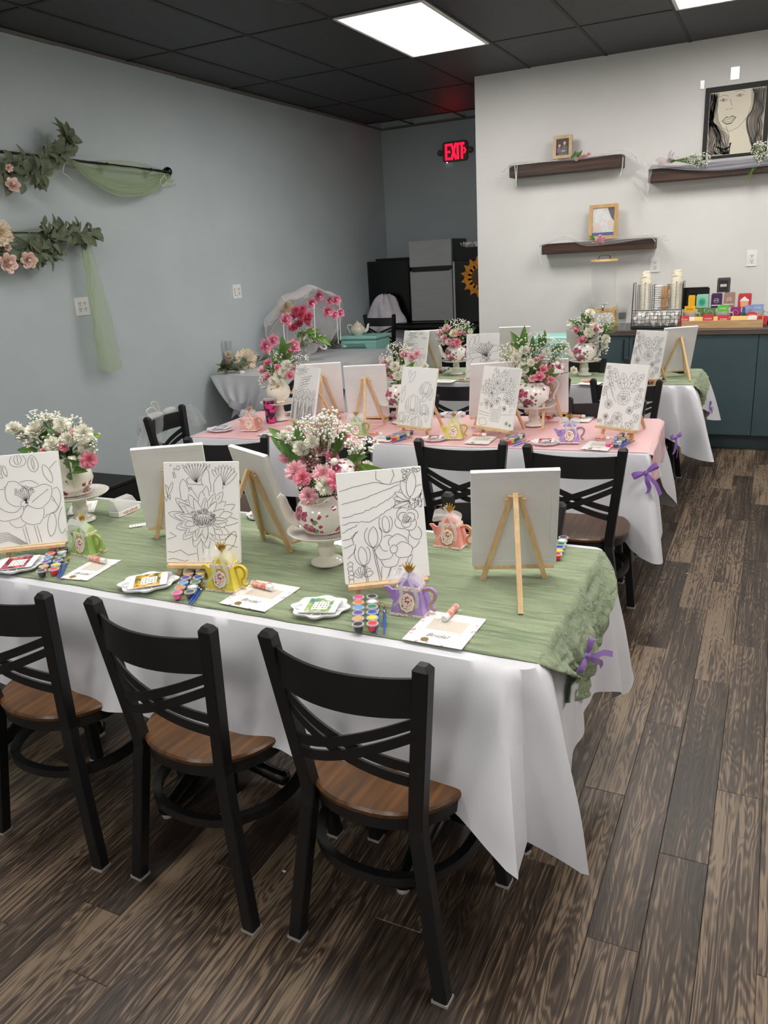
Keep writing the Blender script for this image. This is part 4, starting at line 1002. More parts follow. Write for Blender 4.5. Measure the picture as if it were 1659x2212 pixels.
# ---- palettes with colour cards
mat('palette_plastic', (240, 240, 244), .3)
def print_mat(name, stops, sc, seed=0):
    m = mat(name, stops[0][1], .5); t = NT(m); n = t.new('ShaderNodeTexNoise', Scale=float(sc), Detail=3.0, Distortion=1.0)
    mp = t.n.new('ShaderNodeTexCoord'); av = t.new('ShaderNodeVectorMath', operation='ADD'); av.inputs[1].default_value = (seed, seed * 2, 0); t.ln(mp.outputs['Object'], av.inputs[0]); t.ln(av.outputs[0], n.inputs['Vector'])
    r = t.ramp(n.outputs['Fac'], stops); t.ln(r.outputs[0], t.b.inputs['Base Color'])
print_mat('print_poppy', [(.3, (58, 44, 50)), (.45, (120, 40, 60)), (.55, (190, 80, 110)), (.7, (220, 190, 120))], 40, 1)
print_mat('print_zinnia', [(.3, (36, 46, 30)), (.45, (110, 120, 60)), (.56, (226, 170, 50)), (.7, (250, 230, 190))], 40, 2)
print_mat('print_hills', [(.3, (70, 130, 170)), (.45, (110, 160, 120)), (.56, (150, 180, 90)), (.7, (240, 230, 240))], 26, 3)
print_mat('print_dark', [(.3, (40, 44, 46)), (.5, (150, 50, 60)), (.7, (240, 170, 160))], 40, 4)
print_mat('print_blue', [(.3, (80, 96, 150)), (.5, (120, 130, 170)), (.7, (190, 190, 210))], 30, 5)
def palette(c, w_px, label, prt, clabel, rot=20, z=ZT):
    C = P(*c, z); E_ = P(c[0] + w_px / 2, c[1], z); r_ = (E_ - C).length
    t = thing('paint_palette', label, 'palette', (C.x, C.y, z), R(rot), 'scalloped white paint palettes')
    def sc(rr, zz, lob=.07, n=60): return [Vector((rr * (1 + lob * math.cos(8 * q)) * math.cos(q), rr * .86 * (1 + lob * math.cos(8 * q)) * math.sin(q), zz)) for q in (2 * math.pi * k / n for k in range(n))]
    MB().loft([sc(r_ * .80, .0), sc(r_ * .96, .006), sc(r_, .012), sc(r_ * .97, .0125), sc(r_ * .86, .006), sc(r_ * .5, .004), sc(r_ * .02, .004)]).build('tray', 'palette_plastic', t, 50)
    wl = MB()
    for k in range(8):
        q = 2 * math.pi * k / 8; wl.lathe([(r_ * .15, .0075), (r_ * .19, .0085), (r_ * .17, .007)], 12, (r_ * .72 * math.cos(q), r_ * .62 * math.sin(q), 0), cap=False)
    wl.build('paint_wells', 'plate_white', t, True)
    k_ = thing('color_card', clabel, 'card', (C.x, C.y, z + .0135), R(rot), 'printed colour cards on the palettes'); k_.rotation_euler = (R(3), R(-2), R(rot))
    w_ = r_ * 1.3; h_ = r_ * 1.05
    MB().box((0, 0, .0006), (w_, h_, .0008)).build('card', 'paper', k_)
    MB().box((-w_ * .02, 0, .0012), (w_ * .68, h_ * .96, .0004)).build('picture_print', prt, k_)
    pl = MB().box((w_ * .02, -h_ * .04, .0016), (w_ * .42, h_ * .5, .0004)).build('swatch_panel', 'paper', k_)
    for i in range(5):
        for j in range(3): MB().box((w_ * (.02 - .16 + .08 * i), h_ * (-.04 + .14 - .14 * j), .002), (w_ * .035, h_ * .05, .0003)).build('swatch', 'paint_' + ('yellow', 'peach', 'green', 'black', 'red', 'grey', 'sky', 'brown')[(i * 3 + j) % 8], k_)
palette((322, 1263), 118, 'white scalloped palette left of the yellow favor box', 'print_zinnia', 'zinnia colour card on the palette', 36)
palette((693, 1318), 124, 'white scalloped palette in front of the hills drawing', 'print_hills', 'blue and green hills colour card on a palette', 14)
palette((40, 1224), 110, 'white scalloped palette at the left edge of the near table', 'print_poppy', 'dark floral colour card on palette at left edge', 30)
palette((563, 1117), 62, 'white scalloped palette behind the turned canvas', 'print_dark', 'dark floral colour card behind the turned canvas', -20)
palette((477, 929), 56, 'white palette at the left end of the pink table', 'print_blue', 'blue colour card at the left end of the pink table', 8)
palette((938, 950), 52, 'white palette behind the chair left of yellow favor box', 'print_dark', 'colour card left of the yellow favor box on pink table', 10)
palette((1178, 958), 62, 'white palette left of the purple favor box on the pink table', 'print_dark', 'colour card left of purple favor box on pink table', 10)
palette((978, 897), 54, 'white palette behind the yellow favor box', 'print_blue', 'colour card behind the yellow favor box', 5)
palette((640, 893), 36, 'white palette behind the tumbler', 'print_blue', 'colour card behind the flowery tumbler', 5)
# ---- game cards and lip balms
nmat('card_floral', (246, 244, 242), (214, 150, 160), (60, 60, 60), .6, lo=.60, hi=.64, detail=1)
nmat('balm_label', (226, 140, 124), (240, 196, 180), (90, 90, 90), .4, lo=.5, hi=.6)
mat('beige_print', (214, 206, 192), .6); mat('gold_seal', (146, 128, 74), .4, metal=.3)
mat('pale_pink', (244, 206, 200), .6); mat('script_grey', (120, 112, 116), .7); mat('print_red', (214, 96, 84), .6)
SCR = text_mesh('Bridal', .024, 'script_grey', .0001, .35)
def card(a, b, d, label, txt=True, seal=True, z=ZT, w_=None, balm=None, bl=None):
    """a, b near corners (left, right), d far left corner"""
    A, B, D = P(*a, z), P(*b, z), P(*d, z); m = (A + B) / 2; yaw = math.atan2(B.y - A.y, B.x - A.x); W_ = (B - A).length
    n = Vector((-math.sin(yaw), math.cos(yaw), 0)); H_ = abs((D - A).dot(n)); W_ = min(max(W_, .10), .16); H_ = min(max(H_, .12), .17)
    t = thing('game_card', label, 'card', (m.x, m.y, z), yaw, 'floral printed game cards')
    MB().box((0, H_ / 2, .0006), (W_, H_, .0008)).build('sheet', 'card_floral', t)
    MB().box((0, H_ / 2, .0011), (W_ * .86, H_ * .86, .0003)).build('inner_panel', 'paper', t)
    MB().box((0, H_ * .60, .0014), (W_ * .62, H_ * .34, .0003)).build('beige_window', 'beige_print', t)
    if txt: part('script_lettering', SCR, t, (-W_ * .02, H_ * .25, .0016))
    if seal: MB().lathe([(.010, .0014), (.010, .0022), (.001, .0023)], 20, (-W_ * .16, H_ * .10, 0)).build('gold_seal', 'gold_seal', t)
    q = MB()
    for k in range(9): q.ball((W_ * (-.4 + .1 * k), H_ * .40, .0012), .0028, 6, 3, None, (1, 1, .15))
    q.build('printed_petals', 'pale_pink', t)
def balm(a, b, label, z=ZT, r_=.0085):
    A, B = P(*a, z), P(*b, z); t = thing('lip_balm', label, 'lip balm', (A.x, A.y, z + r_ + .003), math.atan2((B - A).y, (B - A).x), 'pink labelled lip balm tubes'); L = min(max((B - A).length, .06), .075); Mx = rotM(0, R(90), 0)
    MB().lathe([(r_ * .96, 0), (r_, .001), (r_, L * .74), (r_ * .96, L * .74)], 16, (0, 0, 0), Mx).build('tube', 'balm_label', t, 40)
    MB().lathe([(r_ * 1.02, L * .74), (r_ * 1.02, L * .97), (r_ * .9, L), (.0005, L)], 16, (0, 0, 0), Mx).build('cap', 'white_plastic', t, 40)
    MB().lathe([(r_ * .9, -.004), (r_, -.003), (r_, 0)], 16, (0, 0, 0), Mx).build('dial', 'white_plastic', t, 40)
    MB().bbox((L / 2, 0, -r_ - .001), (L * 1.2, .03, .003), .001).build('blister', 'cello', t)
card((868, 1381), (997, 1404), (918, 1315), 'floral bridal game card at right of the purple favor box', seal=True); balm((985, 1320), (948, 1358), 'lip balm on the card right of the purple favor box')
card((473, 1303), (572, 1322), (570, 1242), 'floral game card right of the yellow favor box'); balm((548, 1268), (597, 1281), 'lip balm on the card right of yellow favor box')
card((135, 1250), (183, 1254), (228, 1192), 'floral game card right of the green favor box'); balm((196, 1212), (240, 1222), 'lip balm on the card right of the green favor box')
card((157, 1112), (190, 1108), (165, 1082), 'floral card at the back left corner of the near table', False); balm((160, 1097), (180, 1090), 'lip balm near the floral pitcher')
card((1020, 1195), (1128, 1210), (1030, 1188), 'floral card lying under the right canvas back', False, False)
card((690, 1170), (740, 1180), (720, 1150), 'white card beside the big cake stand', False, False)
card((1001, 958), (1054, 960), (1018, 940), 'game card right of the yellow favor box on pink table', False); balm((1022, 942), (1050, 944), 'lip balm right of the yellow favor box on pink table')
card((1252, 970), (1312, 974), (1276, 948), 'game card in front of the rose drawing', True); balm((1286, 950), (1318, 952), 'lip balm in front of the rose drawing')
card((1215, 910), (1272, 912), (1226, 898), 'game card behind the purple favor box on pink table', False); balm((1238, 903), (1264, 904), 'lip balm behind the purple favor box')
card((792, 952), (840, 955), (800, 940), 'game card right of the green favor box on pink table', False); balm((800, 940), (832, 942), 'lip balm right of the green favor box')
card((552, 940), (592, 942), (566, 928), 'white card right of the pink favor box', False, False)
card((690, 945), (728, 947), (700, 936), 'game card behind the big bouquet on pink table', False)
card((930, 826), (975, 827), (940, 820), 'card at the front left of the far table', False, False); card((1245, 830), (1290, 832), (1255, 824), 'card in front of the far right cake stand', False, False); balm((992, 822), (1008, 823), 'lip balm on far table by daisy drawing'); balm((1258, 826), (1284, 827), 'white lip balm before the far right cake stand')
q = P(814, 901, ZT); e = thing('envelope', 'yellow envelope lying under the middle pinkish canvas', 'envelope', q, R(5)); nmat('env_yellow', (232, 204, 96), (240, 214, 110), (9, 9, 9), .6); MB().box((0, 0, .002), (.13, .07, .003)).build('body', 'env_yellow', e); MB().poly([(-.064, .034, .0038), (.064, .034, .0038), (0, -.01, .0038)], .0006).build('flap', 'env_yellow', e)
# ---- clear box with red lettering and a small colour card
m_, yw = pose((262, 1118), (304, 1100))
t = thing('gift_package', 'white package with red lettering and clear lid on near table', 'package', (m_.x, m_.y, ZT), yw)
MB().bbox((0, .03, .010), (.115, .05, .02), .001).build('box', 'paper', t); MB().loft([[Vector((-.056, .006, .02)), Vector((.056, .006, .02)), Vector((.056, .054, .02)), Vector((-.056, .054, .02))], [Vector((-.05, .03, .055)), Vector((.05, .03, .055)), Vector((.05, .056, .06)), Vector((-.05, .056, .06))]]).build('clear_lid', 'clear_lid', t)
for k in range(9): MB().box((-.03 + .0085 * k, .0046, .010), (.0035, .0012, .006 + .003 * (k % 3))).build('red_letter', 'print_red', t)
q, yw = pose((268, 1142), (330, 1132)); t = thing('swatch_card', 'small white swatch card beside the red lettered package', 'card', (q.x, q.y, ZT), yw); MB().box((0, .012, .001), (.062, .03, .001)).build('card', 'paper', t)
for i in range(5):
    for j in range(2): MB().box((-.02 + .01 * i, .007 + .010 * j, .0017), (.003, .004, .0003)).build('swatch', 'paint_grey', t)
# ================================================================== FLOWERS
def petal_cup(mb, r0, r1, z0, z1, n, jag, ruf, ph=0, seg=44, flare=.0, mats=0):
    ring0 = []; ringm = []; ring1 = []
    for k in range(seg):
        a = 2 * math.pi * k / seg; w_ = math.sin(a * n + ph); j = jag * (1 if k % 2 else -1)
        def pt(r_, z): return Vector((r_ * math.cos(a), r_ * math.sin(a), z))
        ring0.append(pt(r0, z0)); ringm.append(pt((r0 + r1) * .52 * (1 + .06 * w_), z0 + (z1 - z0) * .62 + ruf * .4 * w_)); ring1.append(pt(r1 * (1 + .10 * w_) + j, z1 + ruf * w_ + j * .6))
    mb.loft([ring0, ringm, ring1], False)
def carnation_mesh(m):
    b = MB()
    for i, (r0, r1, z0, z1) in enumerate(((.1, .98, -.30, .02), (.1, .92, -.22, .22), (.1, .80, -.15, .40), (.08, .62, -.1, .54), (.05, .40, -.05, .62), (.02, .2, .0, .64))): petal_cup(b, r0, r1, z0, z1, 6 + (i % 3), .085, .13, i * 1.9, 48)
    return b.mesh('carnation', m, False)
def rose_mesh(m):
    b = MB()
    for i in range(5):
        nP = (6, 5, 5, 4, 3)[i]; rr = (1.0, .82, .62, .42, .24)[i]; zt = (.26, .42, .54, .6, .64)[i]; lip = (.10, .08, .06, .03, .0)[i]
        for k in range(nP):
            a0 = 2 * math.pi * k / nP + i * .55; wid = 2 * math.pi / nP * (.78 + .06 * i)
            def fn(u, v, a0=a0, rr=rr, zt=zt, wid=wid, i=i, lip=lip, k=k):
                w_ = math.sin(math.pi * (.12 + .76 * v) ** .8); a = a0 + (u - .5) * wid * 1.5 * w_
                r_ = rr * (.15 + .85 * v ** .75) * (1 + .05 * (k % 2)) + lip * max(0, v - .75); z = -.4 + (zt + .4) * v - lip * 1.6 * max(0, v - .7) - .10 * (2 * u - 1) ** 2 * v + .05 * (u - .5) * v
                return Vector((r_ * math.cos(a), r_ * math.sin(a), z))
            b.grid(fn, 6, 7)
    b.ball((0, 0, .42), .2, 10, 6); return b.mesh('rose', m, True)
def bud_mesh(m):
    b = MB(); b.lathe([(.05, -.8), (.3, -.5), (.42, -.1), (.36, .35), (.14, .62), (.02, .66)], 12); return b.mesh('bud', m, True)
FM = {}
for nm, m in (('white', 'petal_white'), ('pink', 'petal_pink'), ('rose', 'petal_rose'), ('hot', 'petal_hot'), ('cream', 'petal_cream')): FM['c_' + nm] = carnation_mesh(m)
for nm, m in (('pink', 'petal_pink'), ('rose', 'petal_rose'), ('blush', 'petal_blush'), ('silk', 'petal_silk'), ('white', 'petal_white')): FM['r_' + nm] = rose_mesh(m)
for nm, m in (('pink', 'petal_pink'), ('white', 'petal_white'), ('green', 'leaf_fresh')): FM['b_' + nm] = bud_mesh(m)
def leaf_mesh(name, m, w_=.17, camber=.08, point=.75, curl=.1):
    b = MB()
    def fn(u, v):
        wd = w_ * math.sin(math.pi * min(1, u ** point)) ** .85 + .004; y = (v - .5) * 2 * wd
        return Vector((u, y, camber * math.sin(math.pi * u) - curl * u * u + .35 * abs(y)))
    b.grid(fn, 9, 5); return b.mesh(name, m, True)
LM = {'green': leaf_mesh('leaf', 'leaf_green'), 'fresh': leaf_mesh('leaf', 'leaf_fresh'), 'euc': leaf_mesh('leaf', 'eucalyptus', .26, .06, .85, .05), 'euclong': leaf_mesh('leaf', 'eucalyptus', .15, .10, .8, .2)}
def aim(d, roll=0): 
    q = Vector(d).normalized().to_track_quat('Z', 'Y'); return (q.to_matrix() @ Matrix.Rotation(roll, 3, 'Z')).to_euler()
def aimx(d, n, ):
    x = Vector(d).normalized(); n = Vector(n); y = n.cross(x).normalized(); z = x.cross(y); return Matrix((x, y, z)).transposed().to_euler()
def mperpx(p): return proj(p)[2] / F
NAMEF = {'c': 'carnation', 'r': 'rose', 'b': 'flower_bud'}
def bouquet(label, mouth, flowers, leaves=(), breath=(), seed=1, name='flower_arrangement', Yc=None, depth=.05, cat='bouquet', stem='stem_green', leafm='green', group='flower arrangements in teapots and pitchers'):
    r2 = random.Random(seed); Yc = mouth.y if Yc is None else Yc
    t = thing(name, label, cat, mouth, 0, group); st = MB()
    for f in flowers:
        x, y, rp, ty = f[:4]; fw = f[4] if len(f) > 4 else depth * (r2.random() - .15)
        p = PY(x, y, Yc - fw); r_ = rp * mperpx(p); out = (p - (mouth - Vector((0, 0, .06)))).normalized(); tc = (CP - p).normalized()
        d = (out * .7 + tc * .75 + Vector((r2.uniform(-.25, .25), r2.uniform(-.2, .2), .15))).normalized()
        part(NAMEF[ty[0]], FM[ty], t, p - mouth, aim(d, r2.random() * 6), r_ * 1.08)
        if ty[0] == 'b': part('sepal', FM['b_green'], t, p - mouth - d * r_ * .5, aim(d, 0), r_ * .95)
        a = Vector((0, 0, -.02)) + Vector((r2.uniform(-.02, .02), r2.uniform(-.02, .02), 0)); e = p - mouth - d * r_ * .3
        st.tube([a, a.lerp(e, .5) + Vector((0, 0, .012)), e], .0016, 5, False)
    for l in leaves:
        x0, y0, x1, y1 = l[:4]; fw = l[4] if len(l) > 4 else depth * .4; a = PY(x0, y0, Yc - fw); b = PY(x1, y1, Yc - fw - .02); d = b - a
        nn = ((CP - a).normalized() + Vector((r2.uniform(-.5, .5), 0, r2.uniform(-.2, .7)))).normalized(); part('leaf', LM[l[5] if len(l) > 5 else leafm], t, a - mouth, aimx(d, nn), d.length)
    if flowers and name == 'flower_arrangement':
        for k in range(16):
            q = 2 * math.pi * k / 16 + r2.random() * .3; d = Vector((math.cos(q), math.sin(q), r2.uniform(.1, 1.1))); L = r2.uniform(.05, .085)
            part('leaf', LM[leafm if k % 3 else 'fresh'], t, d * .02 + Vector((0, 0, r2.uniform(0, .05))), aimx(d, (r2.uniform(-.3, .3), -.5, 1)), L)
    if breath:
        br = MB(); tw = MB()
        for (x, y, rx, ry, n) in breath:
            for k in range(n):
                q = r2.random() * 6.28; s_ = math.sqrt(r2.random()); px_, py_ = x + rx * s_ * math.cos(q), y + ry * s_ * math.sin(q)
                p = PY(px_, py_, Yc - r2.uniform(-.05, .07)) - mouth; br.ball(p, r2.uniform(.0028, .0052), 6, 4, None, (1, 1, .8))
                if k % 3 == 0:
                    c = PY(x, y + ry * .6, Yc) - mouth; tw.tube([c * .55, c.lerp(p, .5) + Vector((0, 0, -.008)), p], .0007, 3, False)
        tag(br.build('babys_breath', 'breath_white', t, True), None, kind='stuff'); tw.build('breath_twigs', 'stem_green', t)
    st.build('stems', stem, t); return t

# ================================================================== CAKE STANDS, TEAPOTS
def make_stand():
    t = thing('cake_stand', 'x', 'cake stand', (0, 0, 0))
    MB().lathe([(.001, .008), (.046, .004), (.050, 0), (.052, .003), (.050, .008), (.040, .014), (.026, .020), (.024, .026), (.027, .034), (.029, .044), (.027, .052), (.023, .058), (.026, .066), (.024, .074), (.022, .086), (.026, .094)], 36).build('pedestal', 'porcelain', t, True)
    MB().lathe([(.02, .092), (.06, .094), (.10, .100), (.112, .107), (.114, .110), (.110, .111), (.098, .106), (.04, .102), (.001, .102)], 48).build('plate', 'porcelain', t, 50)
    return t
STAND = Proto(make_stand()); GS = 'white porcelain cake stands'
def spout(mb, path, rr, n=12): mb.tube(path, rr, n, True)
def make_teapot(m='teapot_floral'):
    t = thing('teapot', 'x', 'teapot', (0, 0, 0))
    MB().lathe([(.048, 0), (.050, .006), (.060, .014), (.078, .034), (.085, .056), (.080, .080), (.066, .100), (.052, .110), (.050, .116), (.046, .116), (.044, .108), (.03, .10)], 40).build('body', m, t, 50)
    p = smooth_path([Vector((-.070, 0, .036)), Vector((-.100, 0, .050)), Vector((-.112, 0, .078)), Vector((-.118, 0, .104)), Vector((-.130, 0, .118))], 5)
    spout(MB(), p, .01); MB().tube(p, [.024 - .014 * (k / (len(p) - 1)) ** .7 for k in range(len(p))], 14).build('spout', 'porcelain', t, True)
    p = smooth_path([Vector((.060, 0, .104)), Vector((.088, 0, .118)), Vector((.112, 0, .112)), Vector((.116, 0, .086)), Vector((.100, 0, .056)), Vector((.094, 0, .036)), Vector((.100, 0, .026))], 6)
    MB().tube(p, [.0062] * len(p), 10).build('handle', 'porcelain', t, True)
    return t
TEAP = Proto(make_teapot()); GT = 'floral porcelain teapots used as vases'
def lid(loc, d, label, sc=1.0):
    t = thing('porcelain_teapot_cover', label, 'teapot cover', loc, 0); t.rotation_euler = aim(d)
    MB().lathe([(.044 * sc, 0), (.046 * sc, .004), (.040 * sc, .016 * sc), (.026 * sc, .028 * sc), (.012 * sc, .033 * sc), (.008 * sc, .038 * sc)], 30).build('dome', 'teapot_floral_b', t, True)
    MB().ball((0, 0, .046 * sc), .0125 * sc, 14, 8, None, (1, 1, .85)).build('knob', 'porcelain', t, True)
    return t
def vase_set(base, slabel, tlabel, sc=1.0, rz=27, zt=ZT):
    b = P(*base, zt); s_ = STAND((b.x, b.y, zt), 0, slabel, GS); top = Vector((b.x, b.y, zt + .1025))
    t = TEAP(top, R(rz), tlabel, GT); t.scale = (sc,) * 3; return top + Vector((0, 0, .108 * sc))
# --- near big teapot
m1 = vase_set((708, 1214), 'porcelain cake stand under the big teapot on the near table', 'big floral teapot of pink carnations between zinnia and hills drawings', 1.0)
bouquet('pink and white carnations with babys breath in the near big teapot', m1,
 [(666, 996, 27, 'c_pink'), (640, 1018, 23, 'c_pink', .07), (698, 1026, 22, 'c_pink', .09), (654, 1034, 18, 'c_rose', .09), (692, 972, 20, 'c_pink', .0), (621, 987, 18, 'c_pink', .0), (727, 1040, 21, 'c_rose', .10), (703, 1050, 20, 'c_white', .11), (667, 1072, 19, 'c_pink', .11), (612, 949, 19, 'c_white'), (651, 970, 18, 'c_white'), (674, 956, 15, 'c_white'), (727, 962, 16, 'c_white', -.03), (744, 950, 20, 'c_pink', -.04), (769, 981, 16, 'c_white', -.02), (793, 1007, 12, 'c_white', .0), (764, 1005, 16, 'r_pink', .0), (771, 966, 10, 'c_pink', -.04), (635, 965, 12, 'c_white'), (718, 990, 14, 'c_rose', .0), (755, 1035, 8, 'b_green', .02)],
 [(640, 978, 580, 922, .0, 'green'), (640, 985, 584, 944, .02), (660, 975, 634, 912, 0), (690, 990, 640, 935, 0), (770, 1010, 822, 1014, .0, 'fresh'), (745, 1000, 790, 985, 0), (680, 1060, 650, 1090, .1), (720, 975, 745, 930, -.02), (625, 1000, 655, 975, .03), (735, 1040, 772, 1046, .03), (700, 1010, 672, 1022, .08)],
 [(690, 918, 50, 24, 150), (780, 962, 38, 18, 90), (640, 940, 35, 25, 80), (730, 935, 40, 22, 80), (660, 1045, 22, 20, 40), (690, 1000, 30, 20, 30), (712, 893, 26, 14, 30)], 3)
lid(PY(737, 1020, m1.y - .035), (-.12, -.55, .8), 'floral teapot lid resting tilted on the carnations', .98)
bp = P(708, 1214, ZT); t = thing('pearl_strand', 'string of cream pearls around the foot of the big teapot', 'pearls', (bp.x, bp.y, ZT + .1025))
pb = MB()
for k in range(52): a = 2 * math.pi * k / 52; pb.ball((.058 * math.cos(a), .058 * math.sin(a), .0085), .0036, 8, 6)
pb.build('pearls', 'pearl', t, True)
pb = MB(); 
for k in range(16): q = PY(655 + 3.6 * k, 1090 + 5 * math.sin(k / 15 * 3.14) - 10 * (k / 15), m1.y - .088) - t.location; pb.ball(q, .0034, 8, 6)
pb.build('upper_pearls', 'pearl', t, True)
# --- left pitcher
def make_pitcher(m, sc=1.0, name='pitcher', lip=True):
    t = thing(name, 'x', 'pitcher', (0, 0, 0))
    MB().lathe([(.040, 0), (.044, .004), (.040, .012), (.056, .028), (.066, .052), (.062, .078), (.050, .100), (.048, .116), (.054, .132), (.050, .133), (.045, .116), (.046, .10)], 36).build('body', m, t, 50)
    p = smooth_path([Vector((.050, 0, .126)), Vector((.072, 0, .140)), Vector((.092, 0, .124)), Vector((.094, 0, .09)), Vector((.080, 0, .058)), Vector((.066, 0, .04))], 6)
    MB().strip(p, [Vector((0, 1, 0))] * len(p), .021, .008).build('handle', 'porcelain_cream', t, True)
    t.scale = (sc,) * 3; return t
c = PY(170, 1082, 2.02); b = Vector((c.x, c.y, ZT))
STAND((b.x, b.y, ZT), 0, 'porcelain cake stand behind the poppy drawing', GS); t = make_pitcher('pitcher_floral', 1.12); put(t, (b.x - .01, b.y, ZT + .1025), R(-35), 'rose-patterned cream pitcher behind the poppy drawing'); m1a = Vector((b.x - .01, b.y, ZT + .24))
pb = MB(); t = thing('pearl_strand', 'cream pearls at the foot of the rose-patterned pitcher', 'pearls', (b.x - .01, b.y, ZT + .1025))
for k in range(40): a = 2 * math.pi * k / 40; pb.ball((.058 * math.cos(a), .058 * math.sin(a), .0085), .0036, 8, 6)
pb.build('pearls', 'pearl', t, True)
bouquet('white carnations and pink buds in the left pitcher', m1a,
 [(30, 926, 16, 'c_white'), (53, 941, 18, 'c_white'), (80, 929, 22, 'c_white'), (105, 908, 17, 'c_white', -.02), (134, 920, 18, 'c_white'), (114, 962, 18, 'c_white', .06), (147, 951, 17, 'c_white', .03), (180, 938, 20, 'c_white'), (184, 966, 15, 'c_white', .02), (43, 932, 12, 'c_white'), (68, 950, 9, 'b_pink'), (60, 962, 11, 'b_pink'), (104, 977, 17, 'c_rose', .05), (139, 966, 11, 'c_rose', .05), (192, 994, 17, 'c_rose', .04), (185, 1002, 12, 'c_pink', .05), (170, 974, 8, 'b_pink', .04), (214, 939, 8, 'b_pink'), (127, 935, 10, 'c_pink'), (160, 934, 9, 'c_pink')],
 [(90, 985, 34, 968, .02), (80, 990, 36, 985, .03), (120, 1000, 90, 970, .05), (140, 1000, 175, 1000, .05), (150, 1010, 185, 1018, .05), (120, 985, 128, 945, .02), (165, 985, 200, 955, 0, 'fresh'), (190, 955, 215, 938, .0, 'fresh'), (60, 990, 28, 1000, .02), (100, 960, 75, 900, -.02), (150, 990, 150, 950, .0)],
 [(95, 896, 40, 14, 90), (160, 912, 20, 16, 40), (90, 960, 40, 25, 110), (150, 940, 40, 25, 60), (203, 962, 8, 16, 20), (60, 945, 25, 15, 40)], 5)
# --- pink table
b = P(607, 906, ZT); STAND((b.x, b.y, ZT), 0, 'cake stand under the cream pitcher on the pink table', GS); nmat('pitcher_gilt', (240, 234, 220), (196, 160, 90), (45, 45, 45), .15, lo=.62, hi=.66, detail=2)
t = make_pitcher('pitcher_gilt', 1.1); put(t, (b.x, b.y, ZT + .1025), R(40), 'cream pitcher with gilt sprigs at left of the pink table'); m2a = Vector((b.x, b.y, ZT + .235))
bouquet('white carnations and pink roses with a tall green sprig in cream pitcher', m2a,
 [(604, 816, 14, 'c_white', .05), (621, 791, 13, 'c_white', .03), (611, 804, 11, 'c_white', .05), (590, 822, 9, 'c_white', .05), (578, 783, 9, 'r_rose'), (568, 799, 11, 'r_pink'), (601, 795, 9, 'r_rose', .05), (627, 811, 9, 'r_rose', .05), (596, 777, 6, 'b_pink'), (606, 772, 6, 'b_pink'), (578, 812, 7, 'r_rose', .04), (634, 794, 9, 'r_pink', .02), (572, 820, 7, 'c_pink', .02)],
 [(610, 770, 610, 724, .0), (610, 760, 632, 740, 0), (610, 765, 590, 750, 0), (612, 775, 634, 758, 0), (608, 780, 588, 762, 0), (615, 790, 640, 778, 0), (585, 800, 570, 778, 0), (600, 790, 585, 765, .0), (630, 800, 648, 790, .0)],
 [(578, 825, 22, 18, 60), (648, 778, 20, 16, 70), (595, 768, 15, 12, 40), (600, 800, 35, 22, 50)], 8)
m2b = vase_set((866, 912), 'cake stand behind the lotus drawing', 'floral teapot behind the lotus drawing', 1.0)
bouquet('white and pink carnations in the teapot behind the lotus drawing', m2b,
 [(853, 792, 11, 'c_white', .05), (859, 812, 11, 'c_white', .06), (873, 798, 9, 'c_white', .05), (829, 783, 9, 'r_pink'), (873, 766, 10, 'r_pink'), (900, 766, 10, 'c_pink'), (889, 772, 9, 'c_pink'), (836, 798, 8, 'r_rose', .03), (848, 813, 8, 'r_rose', .05), (917, 793, 9, 'c_white'), (887, 789, 10, 'c_white', .03), (905, 800, 9, 'c_white', .03), (842, 777, 8, 'c_white'), (865, 780, 8, 'c_white'), (832, 808, 7, 'c_white', .03)],
 [(865, 800, 838, 800, .03), (880, 800, 895, 782, .03), (870, 810, 882, 788, .05), (855, 790, 835, 770, 0), (890, 800, 912, 806, .03), (872, 790, 865, 765, .0)],
 [(860, 752, 26, 14, 90), (840, 772, 22, 16, 50), (890, 760, 20, 12, 30), (860, 800, 40, 25, 40)], 9)
m2c = vase_set((1153, 918), 'cake stand in the middle of the pink table right half', 'biggest-looking floral teapot on the pink table', 1.06)
bouquet('tall bouquet of babys breath, roses and green leaves in middle teapot', m2c,
 [(1133, 757, 11, 'c_white', .03), (1115, 774, 12, 'c_white', .03), (1147, 784, 9, 'c_white', .05), (1095, 791, 9, 'c_white', .02), (1165, 813, 11, 'r_rose', .08), (1174, 797, 9, 'r_rose', .06), (1190, 819, 8, 'r_rose', .07), (1170, 771, 7, 'r_pink', .03), (1151, 753, 6, 'b_pink'), (1159, 777, 7, 'r_pink', .04), (1150, 818, 8, 'c_pink', .08), (1135, 800, 8, 'c_white', .05), (1239, 800, 8, 'c_white', .0), (1180, 760, 8, 'c_white'), (1128, 790, 8, 'c_white', .04)],
 [(1130, 755, 1133, 704, 0), (1128, 750, 1102, 716, 0), (1132, 760, 1102, 740, 0), (1170, 750, 1178, 714, 0), (1165, 755, 1165, 722, 0), (1185, 812, 1196, 790, .06), (1180, 815, 1208, 808, .05), (1190, 760, 1230, 750, -.02), (1140, 790, 1120, 800, .05), (1155, 760, 1150, 725, 0), (1145, 765, 1115, 775, .0)],
 [(1155, 738, 40, 22, 160), (1205, 752, 26, 22, 120), (1095, 765, 18, 28, 110), (1200, 785, 22, 16, 60), (1140, 775, 50, 25, 100), (1120, 805, 24, 12, 40)], 12)
lid(PY(1201, 798, m2c.y - .02), (.3, -.55, .75), 'floral teapot lid leaning in the tall bouquet', .95)
